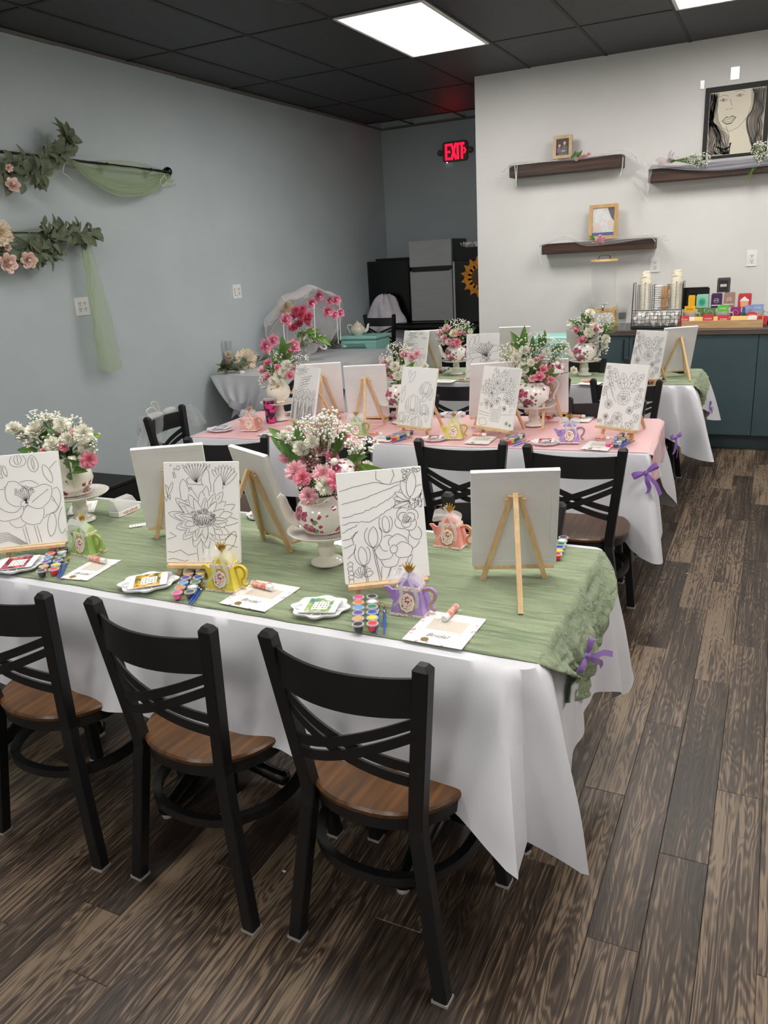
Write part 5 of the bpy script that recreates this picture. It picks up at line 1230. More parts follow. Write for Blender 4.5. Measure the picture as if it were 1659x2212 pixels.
# --- far table
m3a = vase_set((986, 808), 'cake stand left of the daisy drawing on the far table', 'floral teapot left of the daisy drawing on the far table', 1.0)
bouquet('pink roses and babys breath in the far left teapot', m3a,
 [(952, 718, 8, 'c_pink'), (959, 729, 7, 'r_pink', .04), (965, 710, 8, 'c_pink'), (992, 721, 6, 'r_rose', .03), (1006, 719, 8, 'r_pink'), (987, 740, 9, 'c_rose', .06), (970, 739, 8, 'c_pink', .06), (993, 713, 8, 'c_white'), (981, 721, 10, 'c_cream', .03), (960, 740, 7, 'c_white', .03), (1016, 716, 6, 'c_white'), (978, 747, 6, 'r_pink', .06)],
 [(968, 710, 961, 688, 0), (1005, 720, 1028, 708, 0), (965, 720, 952, 708, 0), (1000, 715, 1018, 703, 0)], [(988, 700, 26, 12, 140), (975, 720, 34, 20, 120), (1010, 705, 14, 12, 40), (950, 730, 8, 14, 30)], 14)
m3b = vase_set((1263, 810), 'cake stand right half of the far table', 'floral teapot below the counter at the far table', 1.08)
bouquet('white carnations, roses and green leaves in the far right teapot', m3b,
 [(1274, 677, 10, 'c_white'), (1308, 733, 10, 'c_white', .02), (1249, 709, 9, 'c_white'), (1272, 719, 11, 'c_white', .04), (1285, 706, 9, 'c_cream', .02), (1244, 713, 8, 'r_rose', .03), (1257, 735, 9, 'r_rose', .06), (1290, 711, 8, 'c_pink', .03), (1263, 730, 7, 'r_pink', .06), (1240, 700, 8, 'c_white'), (1305, 745, 8, 'c_white', .02), (1262, 690, 8, 'c_white')],
 [(1262, 700, 1257, 672, 0), (1300, 712, 1330, 698, 0), (1300, 718, 1328, 716, 0), (1258, 705, 1228, 690, 0), (1270, 700, 1272, 675, 0)], [(1308, 692, 20, 16, 120), (1240, 702, 18, 14, 80), (1262, 688, 24, 14, 80), (1307, 750, 8, 18, 40), (1280, 715, 30, 20, 120)], 17)
lid(PY(1293, 712, m3b.y - .03), (.4, -.5, .75), 'floral teapot lid among the far right bouquet', .8)
# --- tumbler
nmat('tumbler_print', (40, 36, 44), (226, 60, 140), (34, 34, 34), .3, lo=.5, hi=.54, detail=2)
b = P(586, 912, ZT); t = thing('tumbler', 'dark tumbler with pink flower print beside the cream pitcher stand', 'tumbler', (b.x, b.y, ZT)); MB().lathe([(.026, 0), (.029, .004), (.031, .07), (.036, .085), (.036, .128), (.034, .13)], 24).build('cup', 'tumbler_print', t, 40); MB().lathe([(.036, .13), (.036, .138), (.03, .142), (.001, .142)], 24).build('lid', 'clear_lid', t, 40)
# ================================================================== COUNTER AND WHITE WALL
YF = 6.735; ZCT = .955
def wx(px_, py_, Y): return PY(px_, py_, Y).x
x_l = wx(1262, 722, YF); seams = [x_l, wx(1360, 727, YF), wx(1360, 727, YF) + .475, wx(1640, 722, YF), wx(1640, 722, YF) + .475, wx(1640, 722, YF) + .95]
ct = tag(MB().bbox(((x_l + seams[-1]) / 2, (YF - .025 + YW) / 2, ZCT - .0215), (seams[-1] - x_l + .03, YW - YF + .025 - .002, .043), .004).build('countertop', 'counter_top'), 'dark wood-grain laminate countertop along the white wall', 'countertop')
lab = ['teal base cabinet at the left end of the counter', 'teal base cabinet right of the left counter end', 'teal base cabinet behind the far table corner', 'teal base cabinet at right with its handle at the right edge', 'teal base cabinet cut off at the right edge']
for i in range(5):
    a, b = seams[i], seams[i + 1]; t = thing('base_cabinet', lab[i], 'cabinet', ((a + b) / 2, YF, 0), 0, 'teal base cabinets'); W_ = b - a
    MB().box((0, (YW - YF) / 2 + .012, .52), (W_ - .002, YW - YF - .028, .785)).build('carcass', 'cabinet_teal', t)
    d = MB().bbox((0, .0, .518), (W_ - .005, .019, .785), .0015).build('door', 'cabinet_teal', t)
    s_ = -1 if i in (1, 4, 2) else 1
    if i in (0, 1, 3, 4):
        hx = s_ * (W_ / 2 - .04) if i not in (1, 4) else -(W_ / 2 - .04); h = MB().bbox((hx, -.034, .80), (.011, .009, .17), .001)
        for zz in (.73, .87): h.box((hx, -.02, zz), (.009, .03, .009))
        h.build('handle', 'black_matte', d)
    MB().box((0, .085, .0625), (W_, .02, .125)).build('toe_kick', 'black_matte' if False else 'cabinet_teal', t)
# --- beverage dispenser
def at(px_, py_): return P(px_, py_, ZCT)
Yd = 7.08
def ppm(Y, px_=1450, py_=680): return 1 / mperpx(PY(px_, py_, Y))
c = PY(1302, 700, Yd); t = thing('drink_dispenser', 'tall clear drink dispenser with bamboo lid and stand on counter', 'dispenser', (c.x, Yd, ZCT))
zt_ = PY(1302, 565, Yd).z - ZCT; w_ = 54 / ppm(Yd)
MB().lathe([(w_ * .46, .145), (w_ * .47, .16), (w_ * .5, zt_ - .02), (w_ * .5, zt_)], 28, cap=False).build('tank', 'clear_cup', t, True)
ld = MB().lathe([(w_ * .54, zt_), (w_ * .54, zt_ + .012), (w_ * .52, zt_ + .018), (.001, zt_ + .018)], 28).build('lid', 'bamboo', t, 40)
p_ = smooth_path([Vector((-.05, 0, zt_ + .018)), Vector((-.035, 0, zt_ + .045)), Vector((.035, 0, zt_ + .045)), Vector((.05, 0, zt_ + .018))], 5); MB().strip(p_, [Vector((0, 1, 0))] * len(p_), .018, .003).build('strap', 'black_matte', ld)
MB().lathe([(w_ * .56, .125), (w_ * .56, .145), (w_ * .3, .146), (w_ * .3, .125), (w_ * .56, .125)], 28, cap=False).build('stand_ring', 'bamboo', t, 40)
for s_ in (-1, 1):
    for d_ in (-1, 1): MB().bbox((s_ * w_ * .48, d_ * .07, .085), (.02, .02, .17), .002).build('stand_leg', 'bamboo', t)
sp_ = MB(); sp_.tube([(.02, -.09, .175), (.02, -.13, .175)], .012, 12); sp_.tube([(.02, -.13, .19), (.02, -.13, .145)], .011, 12); sp_.tube([(.02, -.13, .19), (.06, -.14, .205)], .005, 8); sp_.build('spigot', 'chrome', t, True)
def clear_stack(px_, top, label):
    c = P(px_, 713, ZCT); h = PY(px_, top, c.y).z - ZCT; t = thing('clear_cup_stack', label, 'cups', (c.x, c.y, ZCT), 0, 'stacks of clear plastic cups')
    r1 = 13 / ppm(c.y)
    for k in range(5): MB().lathe([(r1 * .62, .0 + .022 * k), (r1 * .72, .07 + .022 * k), (r1, h - .022 * (4 - k) - .02), (r1 * 1.04, h - .022 * (4 - k))], 20, cap=False).build('cup', 'clear_cup', t, True)
clear_stack(1343, 652, 'stack of clear plastic cups left of the black cup rack'); clear_stack(1270, 655, 'stack of clear plastic cups left of the drink dispenser')
# --- cup rack
a, b = at(1360, 712), at(1460, 710); Yr = a.y + .06; k_ = 1 / ppm(Yr); RW = 102 * k_; o_ = Vector((a.x + RW / 2 + .01, Yr, ZCT))
t = thing('cup_rack', 'black wire cup and condiment rack on the counter', 'rack', o_)
def wire(mb, *pts, r=.0022): mb.tube(pts, r, 6)
base = MB().bbox((0, .06, .01), (RW, .26, .016), .002).build('base_plate', 'black_metal', t)
zA, zB, zC = .105, .205, .36
for s_ in (-1, 1):
    f = MB(); x = s_ * RW / 2; f.loft([[Vector((x - .002, -.07, .01)), Vector((x + .002, -.07, .01)), Vector((x + .002, -.04, .01)), Vector((x - .002, -.04, .01))], [Vector((x - .002, .0, zC)), Vector((x + .002, .0, zC)), Vector((x + .002, .025, zC)), Vector((x - .002, .025, zC))]])
    wire(f, (x, .15, .01), (x, .12, zC)); wire(f, (x, .02, zC), (x, .12, zC)); f.build('side_frame', 'black_metal', t)
g = MB()
for i in range(12): x = -RW / 2 + RW * (i + .5) / 12; wire(g, (x, -.065, .045), (x, -.055, .13), r=.0018)
for z in (.045, .075, .105, .13): wire(g, (-RW / 2, -.065 + z * .08, z), (RW / 2, -.065 + z * .08, z), r=.0018)
g.build('basket_front', 'black_metal', t)
g = MB(); wire(g, (-RW / 2, -.02, .02), (RW / 2, -.02, .02)); wire(g, (-RW / 2, .0, .145), (RW / 2, .0, .145), r=.003)
for x in (-.42, -.12, -.08, .18, .22, .48): wire(g, (x * RW, .03, .145), (x * RW, .03, .34)); wire(g, (x * RW, .11, .145), (x * RW, .11, .34)); wire(g, (x * RW, .03, .34), (x * RW, .11, .34))
for z in (.2, .28): wire(g, (.0 * RW, .01, z - .04), (.2 * RW, .01, z - .04)); 
g.build('cup_bays', 'black_metal', t)
nmat('cup_print', (238, 230, 208), (96, 88, 78), (70, 70, 70), .6, lo=.60, hi=.64, detail=2); mat('cup_white', (238, 236, 232), .5)
cupm = MB().lathe([(.045, 0), (.046, .0), (.034, .105), (.0335, .106), (.001, .1055)], 24).mesh('paper_cup', 'cup_print', 40); rimc = MB().lathe([(.0445, -.002), (.0478, .0), (.0445, .003)], 24).mesh('cup_rim', 'cup_white', True)
def cups(x, n, label):
    s_ = thing('paper_cup_stack', label, 'cups', o_ + Vector((x, .07, .148)), 0, 'stacked paper cups in the rack')
    for k in range(n): c_ = part('paper_cup', cupm, s_, (0, 0, .0115 * k + .002)); part('cup_rim', rimc, c_)
cups(-.28 * RW, 18, 'left stack of printed paper cups in the black rack'); cups(.35 * RW, 18, 'right stack of printed paper cups in the black rack')
s_ = thing('lid_stack', 'stack of white plastic cup lids between the paper cups', 'lids', o_ + Vector((-.02 * RW, .07, .148)))
lm_ = MB().lathe([(.042, 0), (.044, .004), (.042, .01), (.034, .013), (.001, .013)], 20).mesh('cup_lid', 'white_plastic', 40)
for k in range(13): part('cup_lid', lm_, s_, (0, 0, .0145 * k))
nmat('stirrer', (206, 168, 124), (188, 148, 104), (60, 60, 9), .7)
sm_ = MB().box((0, 0, .09), (.006, .0016, .18)).mesh('stir_stick', 'stirrer')
for k in range(24):
    r2 = random.Random(k); o = bpy.data.objects.new('stir_stick', sm_); COL.objects.link(o); a_ = r2.uniform(-.14, .14); o.location = o_ + Vector((.13 * RW + r2.uniform(-.02, .02), .03 + r2.uniform(-.012, .012), .148)); o.rotation_euler = (r2.uniform(-.08, .05), a_ + (k - 12) * .012, r2.uniform(-.6, .6)); tag(o, 'wooden stir stick standing in the bunch in the black cup rack', 'stir stick', 'wooden stir sticks in the cup rack')
nmat('packet_mix', (246, 244, 240), (120, 92, 100), (26, 26, 26), .5, lo=.58, hi=.64, detail=2)
pm_ = MB(); pm_.loft([[Vector((-.02, -.004, 0)), Vector((.02, -.004, 0)), Vector((.02, .004, 0)), Vector((-.02, .004, 0))], [Vector((-.022, -.012, .02)), Vector((.022, -.012, .02)), Vector((.022, .012, .02)), Vector((-.022, .012, .02))], [Vector((-.02, -.003, .045)), Vector((.02, -.003, .045)), Vector((.02, .003, .045)), Vector((-.02, .003, .045))]]); pme_ = pm_.mesh('creamer', 'packet_mix', False)
for k in range(22):
    r2 = random.Random(k + 50); o = bpy.data.objects.new('creamer', pme_); COL.objects.link(o); o.location = o_ + Vector(((-.44 + .042 * k) * RW, -.03 + r2.uniform(-.012, .015), .03 + .05 * (k % 3) * .6)); o.rotation_euler = (r2.uniform(-.5, .3), r2.uniform(-.6, .6), r2.uniform(-1, 1)); tag(o, 'white creamer packet heaped in the front basket of the cup rack', 'packet', 'creamers in the rack basket')
# --- tea tray
a, b = at(1473, 711), at(1646, 708.5); Yt = a.y + .01; TW = b.x - a.x; tx = (a.x + b.x) / 2; TD = .20
t = thing('wooden_tray', 'light wooden tray of tea packets on the counter', 'tray', (tx, Yt, ZCT)); MB().box((0, TD / 2, .006), (TW, TD, .010)).build('bottom', 'tray_wood', t)
MB().bbox((0, .004, .036), (TW, .009, .05), .001).build('front_slat', 'tray_wood', t); MB().bbox((0, .0, .012), (TW, .006, .022), .001).build('lower_slat', 'tray_wood', t); MB().bbox((0, TD, .03), (TW, .009, .06), .001).build('back_slat', 'tray_wood', t)
for s_ in (-1, 1): MB().bbox((s_ * TW / 2, TD / 2, .045), (.009, TD, .09), .001).build('end_slat', 'tray_wood', t)
KT = 1 / ppm(Yt)
def txp(px_): return (px_ - 1559.5) * KT
for k_, c_ in {'tea_red': (200, 40, 52), 'tea_yellow': (246, 214, 130), 'tea_amber': (244, 186, 30), 'tea_green': (96, 190, 60), 'tea_blue': (136, 160, 208), 'tea_white': (244, 240, 232)}.items(): mat(k_, c_, .45)
for nm in ('tea_red', 'tea_amber', 'tea_green', 'tea_blue'): pass
ST = text_mesh('STASH', .018, 'paper', .0002); STY = text_mesh('STASH', .018, 'ink', .0002)
def packet(px_, w_px, z, h, m, label, txt=None, y=.03, tilt=-.2, rot=0):
    t = thing('tea_packet', label, 'tea packet', (tx + txp(px_), Yt + y, ZCT + z), 0, 'tea and sugar packets on the tray'); t.rotation_euler = (tilt, rot, 0)
    MB().bbox((0, 0, h / 2), (w_px * KT, .004, h), .001).build('sachet', m, t)
    if txt: part('lettering', txt, t, (0, -.0026, h * .62), (R(90), 0, 0), min(1, w_px * KT / .075))
for (p0, n, m, lb) in ((1487, 9, 'tea_white', 'white sugar packet in the row at the left of the tray'), (1508, 4, 'tea_yellow', 'pale yellow sugar packet left of the middle red packet'), (1544, 3, 'tea_yellow', 'yellow sugar packet right of the middle red packet'), (1580, 8, 'tea_yellow', 'yellow sugar packet in the row right of the middle'), (1612, 8, 'tea_white', 'white sugar packet near the right end of the tray'), (1630, 4, 'tea_red', 'striped red packet at the right end of the tray')):
    for k in range(n): packet(p0 + 3.4 * k, 11, .022, .066, m, lb, None, .022 + .001 * k, -.12, .15)
packet(1484, 20, .02, .082, 'tea_red', 'red tea packet at the left end of the tray', ST, .014); packet(1532, 21, .02, .088, 'tea_red', 'red tea packet standing tallest in the tray front', ST, .012); packet(1562, 22, .02, .078, 'tea_red', 'red tea packet in front of the middle cup', ST, .013); packet(1617, 18, .05, .068, 'tea_red', 'red tea packet in front of the right cup', ST, .03)
mat('cup_grey', (206, 202, 198), .3)
for (px_, lb, m, tx_) in ((1492, 'left white tea cup holding an amber packet', 'tea_amber', STY), (1558, 'middle white tea cup holding a green packet', 'tea_green', ST), (1625, 'right white tea cup holding blue packets', 'tea_blue', ST)):
    t = thing('tea_cup', lb, 'cup', (tx + txp(px_), Yt + .09, ZCT + .05), 0, 'white tea cups on the tray'); r_ = 14.5 * KT
    MB().lathe([(r_ * .62, 0), (r_ * .68, .004), (r_ * .95, .06), (r_, .075), (r_ * .95, .075), (r_ * .7, .02), (.002, .015)], 24).build('bowl', 'cup_grey', t, 50)
    p_ = smooth_path([Vector((r_ * .92, 0, .062)), Vector((r_ * 1.4, 0, .06)), Vector((r_ * 1.45, 0, .03)), Vector((r_ * .78, 0, .02))], 5); MB().tube(p_, .004, 8).build('handle', 'cup_grey', t, True)
    packet(px_ + 1, 22, .10, .07, m, lb.replace('tea cup holding an', 'cup and its').replace('tea cup holding a', 'cup and its').replace('tea cup holding', 'cup and its') + ' upright', tx_, .085, -.05)
packet(1611, 16, .105, .06, 'tea_blue', 'smaller blue tea packet at the left of the right cup', ST, .10, -.05, -.1)
# tins and boxes behind the tray
mat('tin_mint', (150, 206, 186), .35); mat('tin_mint_dark', (54, 178, 140), .4); mat('tin_purple', (70, 36, 84), .4); mat('tin_taupe', (168, 132, 120), .4); mat('tin_red', (196, 60, 66), .4); mat('tin_charcoal', (72, 70, 74), .4); mat('tin_olive', (104, 132, 66), .4); mat('tin_olive2', (96, 140, 84), .4); mat('tin_magenta', (150, 44, 116), .4); mat('tin_navy', (70, 96, 130), .4); mat('tin_peach', (240, 176, 140), .5); mat('face_dark', (90, 40, 44), .5)
HT = text_mesh('HT', .02, 'paper', .0002); YI = Yt + .16
def tin(px0, px1, py0, py1, m, label, deco, y=0, d_=.07):
    a, b = PY(px0, py1, YI + y), PY(px1, py0, YI + y); W_, H_ = b.x - a.x, b.z - a.z; zb = a.z
    t = thing('tea_tin', label, 'tea box', ((a.x + b.x) / 2, YI + y, zb), 0, 'tea boxes behind the tray'); MB().bbox((0, d_ / 2, H_ / 2), (W_, d_, H_), .002).build('box', m, t); MB().bbox((0, d_ / 2, H_ + .004), (W_ * .92, d_ * .9, .008), .001).build('lid', m, t)
    def disc(r_, mm, z=.5, y_=-.001, nm='emblem', sx=1, n=24): MB().poly([(sx * r_ * math.cos(q), y_, H_ * z + r_ * math.sin(q)) for q in (2 * math.pi * k / n for k in range(n))], .001, (0, -1, 0)).build(nm, mm, t)
    if deco == 'ht': disc(W_ * .24, 'paper', .55); disc(W_ * .215, m, .55, -.0022, 'emblem_inner'); part('monogram', HT, t, (0, -.0036, H_ * .55), (R(90), 0, 0)); MB().box((0, -.002, H_ * .22), (W_ * .9, .001, .006)).build('banner', 'paper', t)
    if deco == 'oval': disc(W_ * .34, 'tin_mint_dark', .5, -.001, 'emblem', .85, 30); disc(W_ * .29, 'tin_mint', .5, -.0022, 'emblem_ring', .85, 30); disc(W_ * .27, 'tin_mint_dark', .5, -.0034, 'emblem_field', .85, 30); part('monogram', text_mesh('U.', .03, 'ink', .0002), t, (0, -.0048, H_ * .48), (R(90), 0, 0))
    if deco == 'panel': MB().box((0, -.001, H_ * .5), (W_ * .7, .001, H_ * .8)).build('label_panel', 'grid_black', t); MB().box((0, -.0022, H_ * .52), (W_ * .5, .001, H_ * .2)).build('lettering_block', 'cup_grey', t)
    if deco == 'arch': disc(W_ * .30, 'cup_grey', .45, -.001, 'arch'); disc(W_ * .27, m, .45, -.0022, 'arch_inner')
    if deco == 'cupcake':
        MB().poly([(-W_ * .32, -.001, H_ * .52), (W_ * .32, -.001, H_ * .52), (W_ * .27, -.001, 0.004), (-W_ * .27, -.001, .004)], .001, (0, -1, 0)).build('cup_picture', 'tin_peach', t)
        MB().poly([(-W_ * .36, -.0015, H_ * .5), (W_ * .36, -.0015, H_ * .5), (W_ * .3, -.0015, H_ * .62), (W_ * .12, -.0015, H_ * .72), (W_ * .02, -.0015, H_ * .86), (-W_ * .1, -.0015, H_ * .8), (-W_ * .3, -.0015, H_ * .62)], .001, (0, -1, 0)).build('cream_picture', 'paper', t)
tin(1472, 1533, 622, 668, 'black_gloss', 'open black bag behind the mint tea tin', None, .10, .05)
tin(1503, 1531, 638, 666, 'tin_mint', 'mint green tea tin with an oval emblem', 'oval'); tin(1535, 1560, 636, 666, 'tin_purple', 'dark purple tea box with a round monogram', 'ht'); tin(1562, 1588, 634, 664, 'tin_taupe', 'taupe tea box with a round monogram', 'ht'); tin(1593, 1624, 636, 664, 'tin_red', 'red box with a cream-topped cup picture', 'cupcake')
tin(1548, 1578, 602, 632, 'tin_charcoal', 'charcoal tea tin standing on top of the others', 'panel', .02); tin(1506, 1519, 669, 684, 'tin_olive', 'olive tea box low behind the left cup', 'arch', -.02); tin(1521, 1545, 668, 684, 'tin_olive2', 'green tea box low left of the middle cup', 'arch', -.02); tin(1577, 1600, 666, 683, 'tin_magenta', 'magenta tea box low right of the middle cup', 'arch', -.02); tin(1602, 1612, 666, 682, 'tin_navy', 'blue tea box low left of the right cup', 'arch', -.02)
tin(1486, 1502, 640, 664, 'tea_amber', 'gold foil pouch beside the mint tin', None, -.01, .03)
stand_ = MB().bbox((tx - .01, YI + .07, ZCT + .05), (TW * .86, .10, .10), .003).build('tea_riser', 'tray_wood'); tag(stand_, 'low wooden riser behind the tea tray', 'riser')
q = at(1652, 700); tn_ = thing('metal_tin', 'dark metal tin at the right edge of the counter', 'tin', (q.x + .03, q.y, ZCT)); MB().lathe([(.05, 0), (.05, .05), (.047, .052), (.001, .052)], 24).build('body', 'black_gloss', tn_, 40); MB().lathe([(.052, .04), (.052, .056), (.001, .057)], 24).build('lid', 'steel', tn_, 40)
# --- mint cooler beside the counter
c = PY(1213, 735, 6.62); t = thing('cooler_box', 'mint green cooler box standing left of the counter', 'cooler', (c.x - .05, 6.72, 0)); MB().bbox((0, 0, .44), (.34, .3, .86), .012).build('body', 'mint', t); MB().bbox((0, 0, .90), (.36, .32, .06), .012).build('lid', 'mint', t); MB().tube([(-.12, -.165, .84), (-.12, -.2, .88), (.12, -.2, .88), (.12, -.165, .84)], .008, 8).build('handle', 'mint', t)
# --- floating shelves
YS = YW - .16
def shelf(px0, py0, px1, py1, pyb, label):
    a, b = PY(px0, py0, YS), PY(px1, py1, YS); zb = PY(px0, pyb, YS).z; z1 = (a.z + b.z) / 2; h = a.z - zb
    o = MB().bbox(((a.x + b.x) / 2, YW - .08, z1 - h / 2), (b.x - a.x, .158, h), .004).build('wall_shelf', 'shelf_wood'); tag(o, label, 'shelf', 'dark stained floating shelves'); return Vector((a.x, YS, z1)), Vector((b.x, YS, z1))
s1a, s1b = shelf(1100, 358.5, 1343.5, 331.5, 384.7, 'upper left dark floating shelf with small photo')
s2a, s2b = shelf(1170, 527, 1414, 513, 550, 'lower dark floating shelf above the drink dispenser')
s3a, s3b = shelf(1401, 362, 1725, 338, 391, 'dark floating shelf under the portrait drawing')
# --- tulle on shelves
def swag(name, label, top, bot, m, y0, y1, nu=40, nv=10, fold=.012, seed=0, cat='tulle'):
    """sheer cloth between two world polylines"""
    tp, bt = smooth_path(top, 6), smooth_path(bot, 6)
    def fn(u, v):
        a = lerp_path(tp, u); b = lerp_path(bt, u); p = a.lerp(b, v); f = fold * math.sin(v * 17 + u * 5 + seed) + fold * nz(u * 6, v * 5, seed)
        return p + Vector(y0).lerp(Vector(y1), v) * 1.0 + Vector(y1).normalized() * f if Vector(y1).length else p
    o = MB().grid(fn, nu, nv).build(name, m, None, True); return tag(o, label, cat)
def wy(px_, py_, Y=None): return PY(px_, py_, YS - .012 if Y is None else Y)
N0 = (0, -.004, 0); N1 = (0, -.02, 0)
swag('tulle_drape', 'white tulle lying along the upper left shelf', [wy(1085, 372), wy(1112, 351), wy(1180, 346), wy(1260, 340), wy(1342, 322), wy(1376, 340)], [wy(1082, 386), wy(1112, 358), wy(1180, 351), wy(1260, 345), wy(1345, 334), wy(1380, 352)], 'tulle_white', N0, N1, seed=1)
swag('tulle_drape', 'white tulle draped over the lower shelf front', [wy(1160, 524), wy(1178, 522), wy(1222, 510), wy(1262, 520), wy(1330, 512), wy(1400, 506), wy(1440, 508)], [wy(1166, 535), wy(1182, 528), wy(1226, 518), wy(1268, 531), wy(1332, 526), wy(1404, 516), wy(1446, 522)], 'tulle_white', N0, N1, seed=2)
swag('tulle_drape', 'lavender grey tulle draped over the portrait shelf', [wy(1408, 356), wy(1440, 357), wy(1500, 354), wy(1560, 344), wy(1640, 338), wy(1720, 332)], [wy(1402, 366), wy(1440, 364), wy(1500, 369), wy(1560, 369), wy(1640, 360), wy(1720, 350)], 'tulle_grey', N0, N1, seed=3)
swag('tulle_drape', 'sheer tulle tail hanging at the left end of the portrait shelf', [wy(1390, 352), wy(1400, 355), wy(1410, 360)], [wy(1362, 388), wy(1378, 410), wy(1398, 440)], 'tulle_white', N0, N1, 20, 14, seed=4)
def cord(pts, label, m='white_plastic', r_=.003, name='ribbon_tie', Y=None):
    w_ = [wy(*p, Y) for p in pts]; o = MB().tube(smooth_path(w_, 5), r_, 6).build(name, m, None, True); return tag(o, label, 'ribbon', 'thin ribbon ties on the shelves')
mat('mint_ribbon', (190, 224, 206), .5)
cord([(1112, 357), (1114, 380), (1115, 404)], 'mint ribbon tail hanging at the left of the upper shelf', 'mint_ribbon', .004); cord([(1117, 356), (1116, 380), (1114, 400)], 'pale ribbon tail beside the mint one on the upper shelf', 'white_plastic')
cord([(1346, 340), (1344, 362), (1339, 380)], 'white ribbon tail at the right end of the upper shelf'); cord([(1168, 530), (1165, 550), (1170, 572)], 'white ribbon tail at the left end of the lower shelf'); cord([(1400, 506), (1410, 515), (1416, 522)], 'white ribbon tie at the right end of the lower shelf'); cord([(1400, 366), (1399, 400), (1399, 438)], 'white ribbon tail at the left end of the portrait shelf')
# --- picture frames
nmat('frame_beige', (190, 160, 122), (206, 178, 142), (40, 40, 40), .5); nmat('frame_oak', (192, 152, 100), (208, 170, 118), (50, 50, 12), .5)
print_mat('photo_bg', [(.35, (30, 24, 22)), (.6, (60, 44, 36))], 14, 1); mat('photo_green', (56, 74, 60), .4); mat('photo_purple', (96, 50, 120), .4); mat('photo_skin', (206, 150, 124), .4); mat('photo_hair', (70, 50, 44), .4); print_mat('photo_pale', [(.35, (214, 222, 230)), (.55, (244, 240, 240)), (.7, (230, 206, 200))], 16, 2); mat('photo_blue', (60, 96, 150), .4)
def frame(px0, px1, py0, py1, label, fm, bw, Y, lean=.1):
    a, b = PY(px0, py1, Y), PY(px1, py0, Y); W_, H_ = b.x - a.x, b.z - a.z; t = thing('picture_frame', label, 'picture frame', ((a.x + b.x) / 2, Y, a.z), 0); t.rotation_euler = (-lean, 0, R(0))
    f = MB()
    for s_ in (-1, 1): f.bbox((s_ * (W_ / 2 - bw / 2), 0, H_ / 2), (bw, .016, H_), .003); f.bbox((0, 0, H_ / 2 + s_ * (H_ / 2 - bw / 2)), (W_ - 2 * bw + .002, .0155, bw), .003)
    f.build('frame', fm, t); return t, W_, H_
zs1 = s1a.z
t, W_, H_ = frame(1194, 1236, 289, 345, 'small beige frame with a couple photo on the upper shelf', 'frame_beige', .028, YS + .05)
ph = MB().box((0, .003, H_ / 2), (W_ * .72, .004, H_ * .8)).build('photo', 'photo_bg', t)
def pic(nm, mm, pts, y=-.0005): MB().poly([(x * W_, y, z * H_) for x, z in pts], .0006, (0, -1, 0)).build(nm, mm, ph)
def ell(cx, cz, rx, rz_, n=14): return [(cx + rx * math.cos(6.283 * k / n), cz + rz_ * math.sin(6.283 * k / n)) for k in range(n)]
pic('green_jacket', 'photo_green', [(-.26, .13), (.26, .13), (.26, .45), (.16, .58), (.0, .56), (-.1, .36)]); pic('purple_top', 'photo_purple', [(-.28, .26), (-.06, .3), (-.1, .46), (-.2, .52), (-.28, .46)], -.0012); pic('face', 'photo_skin', ell(.1, .66, .075, .08), -.0018); pic('face', 'photo_skin', ell(-.16, .56, .065, .065), -.0018); pic('hair', 'photo_hair', ell(-.16, .61, .08, .05), -.001); pic('hands', 'photo_skin', ell(.05, .33, .12, .03), -.0018)
t, W_, H_ = frame(1271, 1335, 438, 519, 'oak frame with a glary photo on the lower shelf', 'frame_oak', .03, YS + .05)
ph = MB().box((0, .003, H_ / 2), (W_ * .8, .004, H_ * .84)).build('photo', 'photo_pale', t)
pic('blue_strip', 'photo_blue', [(-.38, .10), (.38, .10), (.38, .2), (-.38, .2)]); pic('dark_corner', 'photo_hair', [(.12, .92), (.38, .92), (.38, .5), (.28, .6)]); mat('photo_pale_skin', (238, 218, 210), .4); pic('face', 'photo_pale_skin', ell(-.2, .36, .13, .13)); pic('face', 'photo_pale_skin', ell(.24, .42, .1, .14))
MB().box((0, -.002, H_ / 2), (W_ * .8, .0015, H_ * .84)).build('glass', 'clear_cup', t)
# --- portrait
mat('portrait_paper', (222, 215, 196), .7); mat('pencil', (104, 100, 98), .8); mat('pencil_soft', (178, 170, 158), .8)
a, b = PY(1514, 345, YW - .012), PY(1663, 172, YW - .012); PWd, PHt = PY(1657, 250, YW - .012).x - PY(1516, 260, YW - .012).x, b.z - a.z
t = thing('portrait_poster', 'pencil portrait of a long-haired woman in a black frame', 'poster', (a.x + PWd / 2 + .005, YW - .008, a.z)); MB().bbox((0, 0, PHt / 2), (PWd, .014, PHt), .002).build('black_mount', 'black_matte', t); fw_ = PWd - .07; fh_ = PHt - .06
MB().box((0, -.008, PHt / 2 - .012), (fw_, .002, fh_)).build('drawing_paper', 'portrait_paper', t)
d = Draw(5, 1.0, fh_ / fw_); HH = fh_ / fw_; r2 = random.Random(3)
face = [(.17, HH), (.14, HH - .28), (.18, HH - .50), (.26, HH - .64), (.40, HH - .72), (.55, HH - .66), (.70, HH - .50), (.76, HH - .28), (.74, HH)]
d.line(face); d.line([(.33, HH - .62), (.40, HH - .80), (.36, HH - 1.0), (.40, 0.02)]); d.line([(.68, HH - .5), (.70, HH - .72), (.86, HH - 1.02), (.92, .02)])
for s_, cx, cy in ((-1, .25, HH - .15), (1, .54, HH - .10)):
    d.line([(cx - .07, cy), (cx - .02, cy + .025), (cx + .05, cy + .012), (cx + .08, cy - .005)]); d.line([(cx - .07, cy), (cx, cy - .02), (cx + .06, cy - .01)]); d.blob(cx, cy + .003, .02, .018, 10, 0, 5, 0, False); d.blob(cx, cy + .003, .012, .011, 8, 0, 5, 0, False); d.line([(cx - .09, cy + .06), (cx, cy + .09), (cx + .09, cy + .06)])
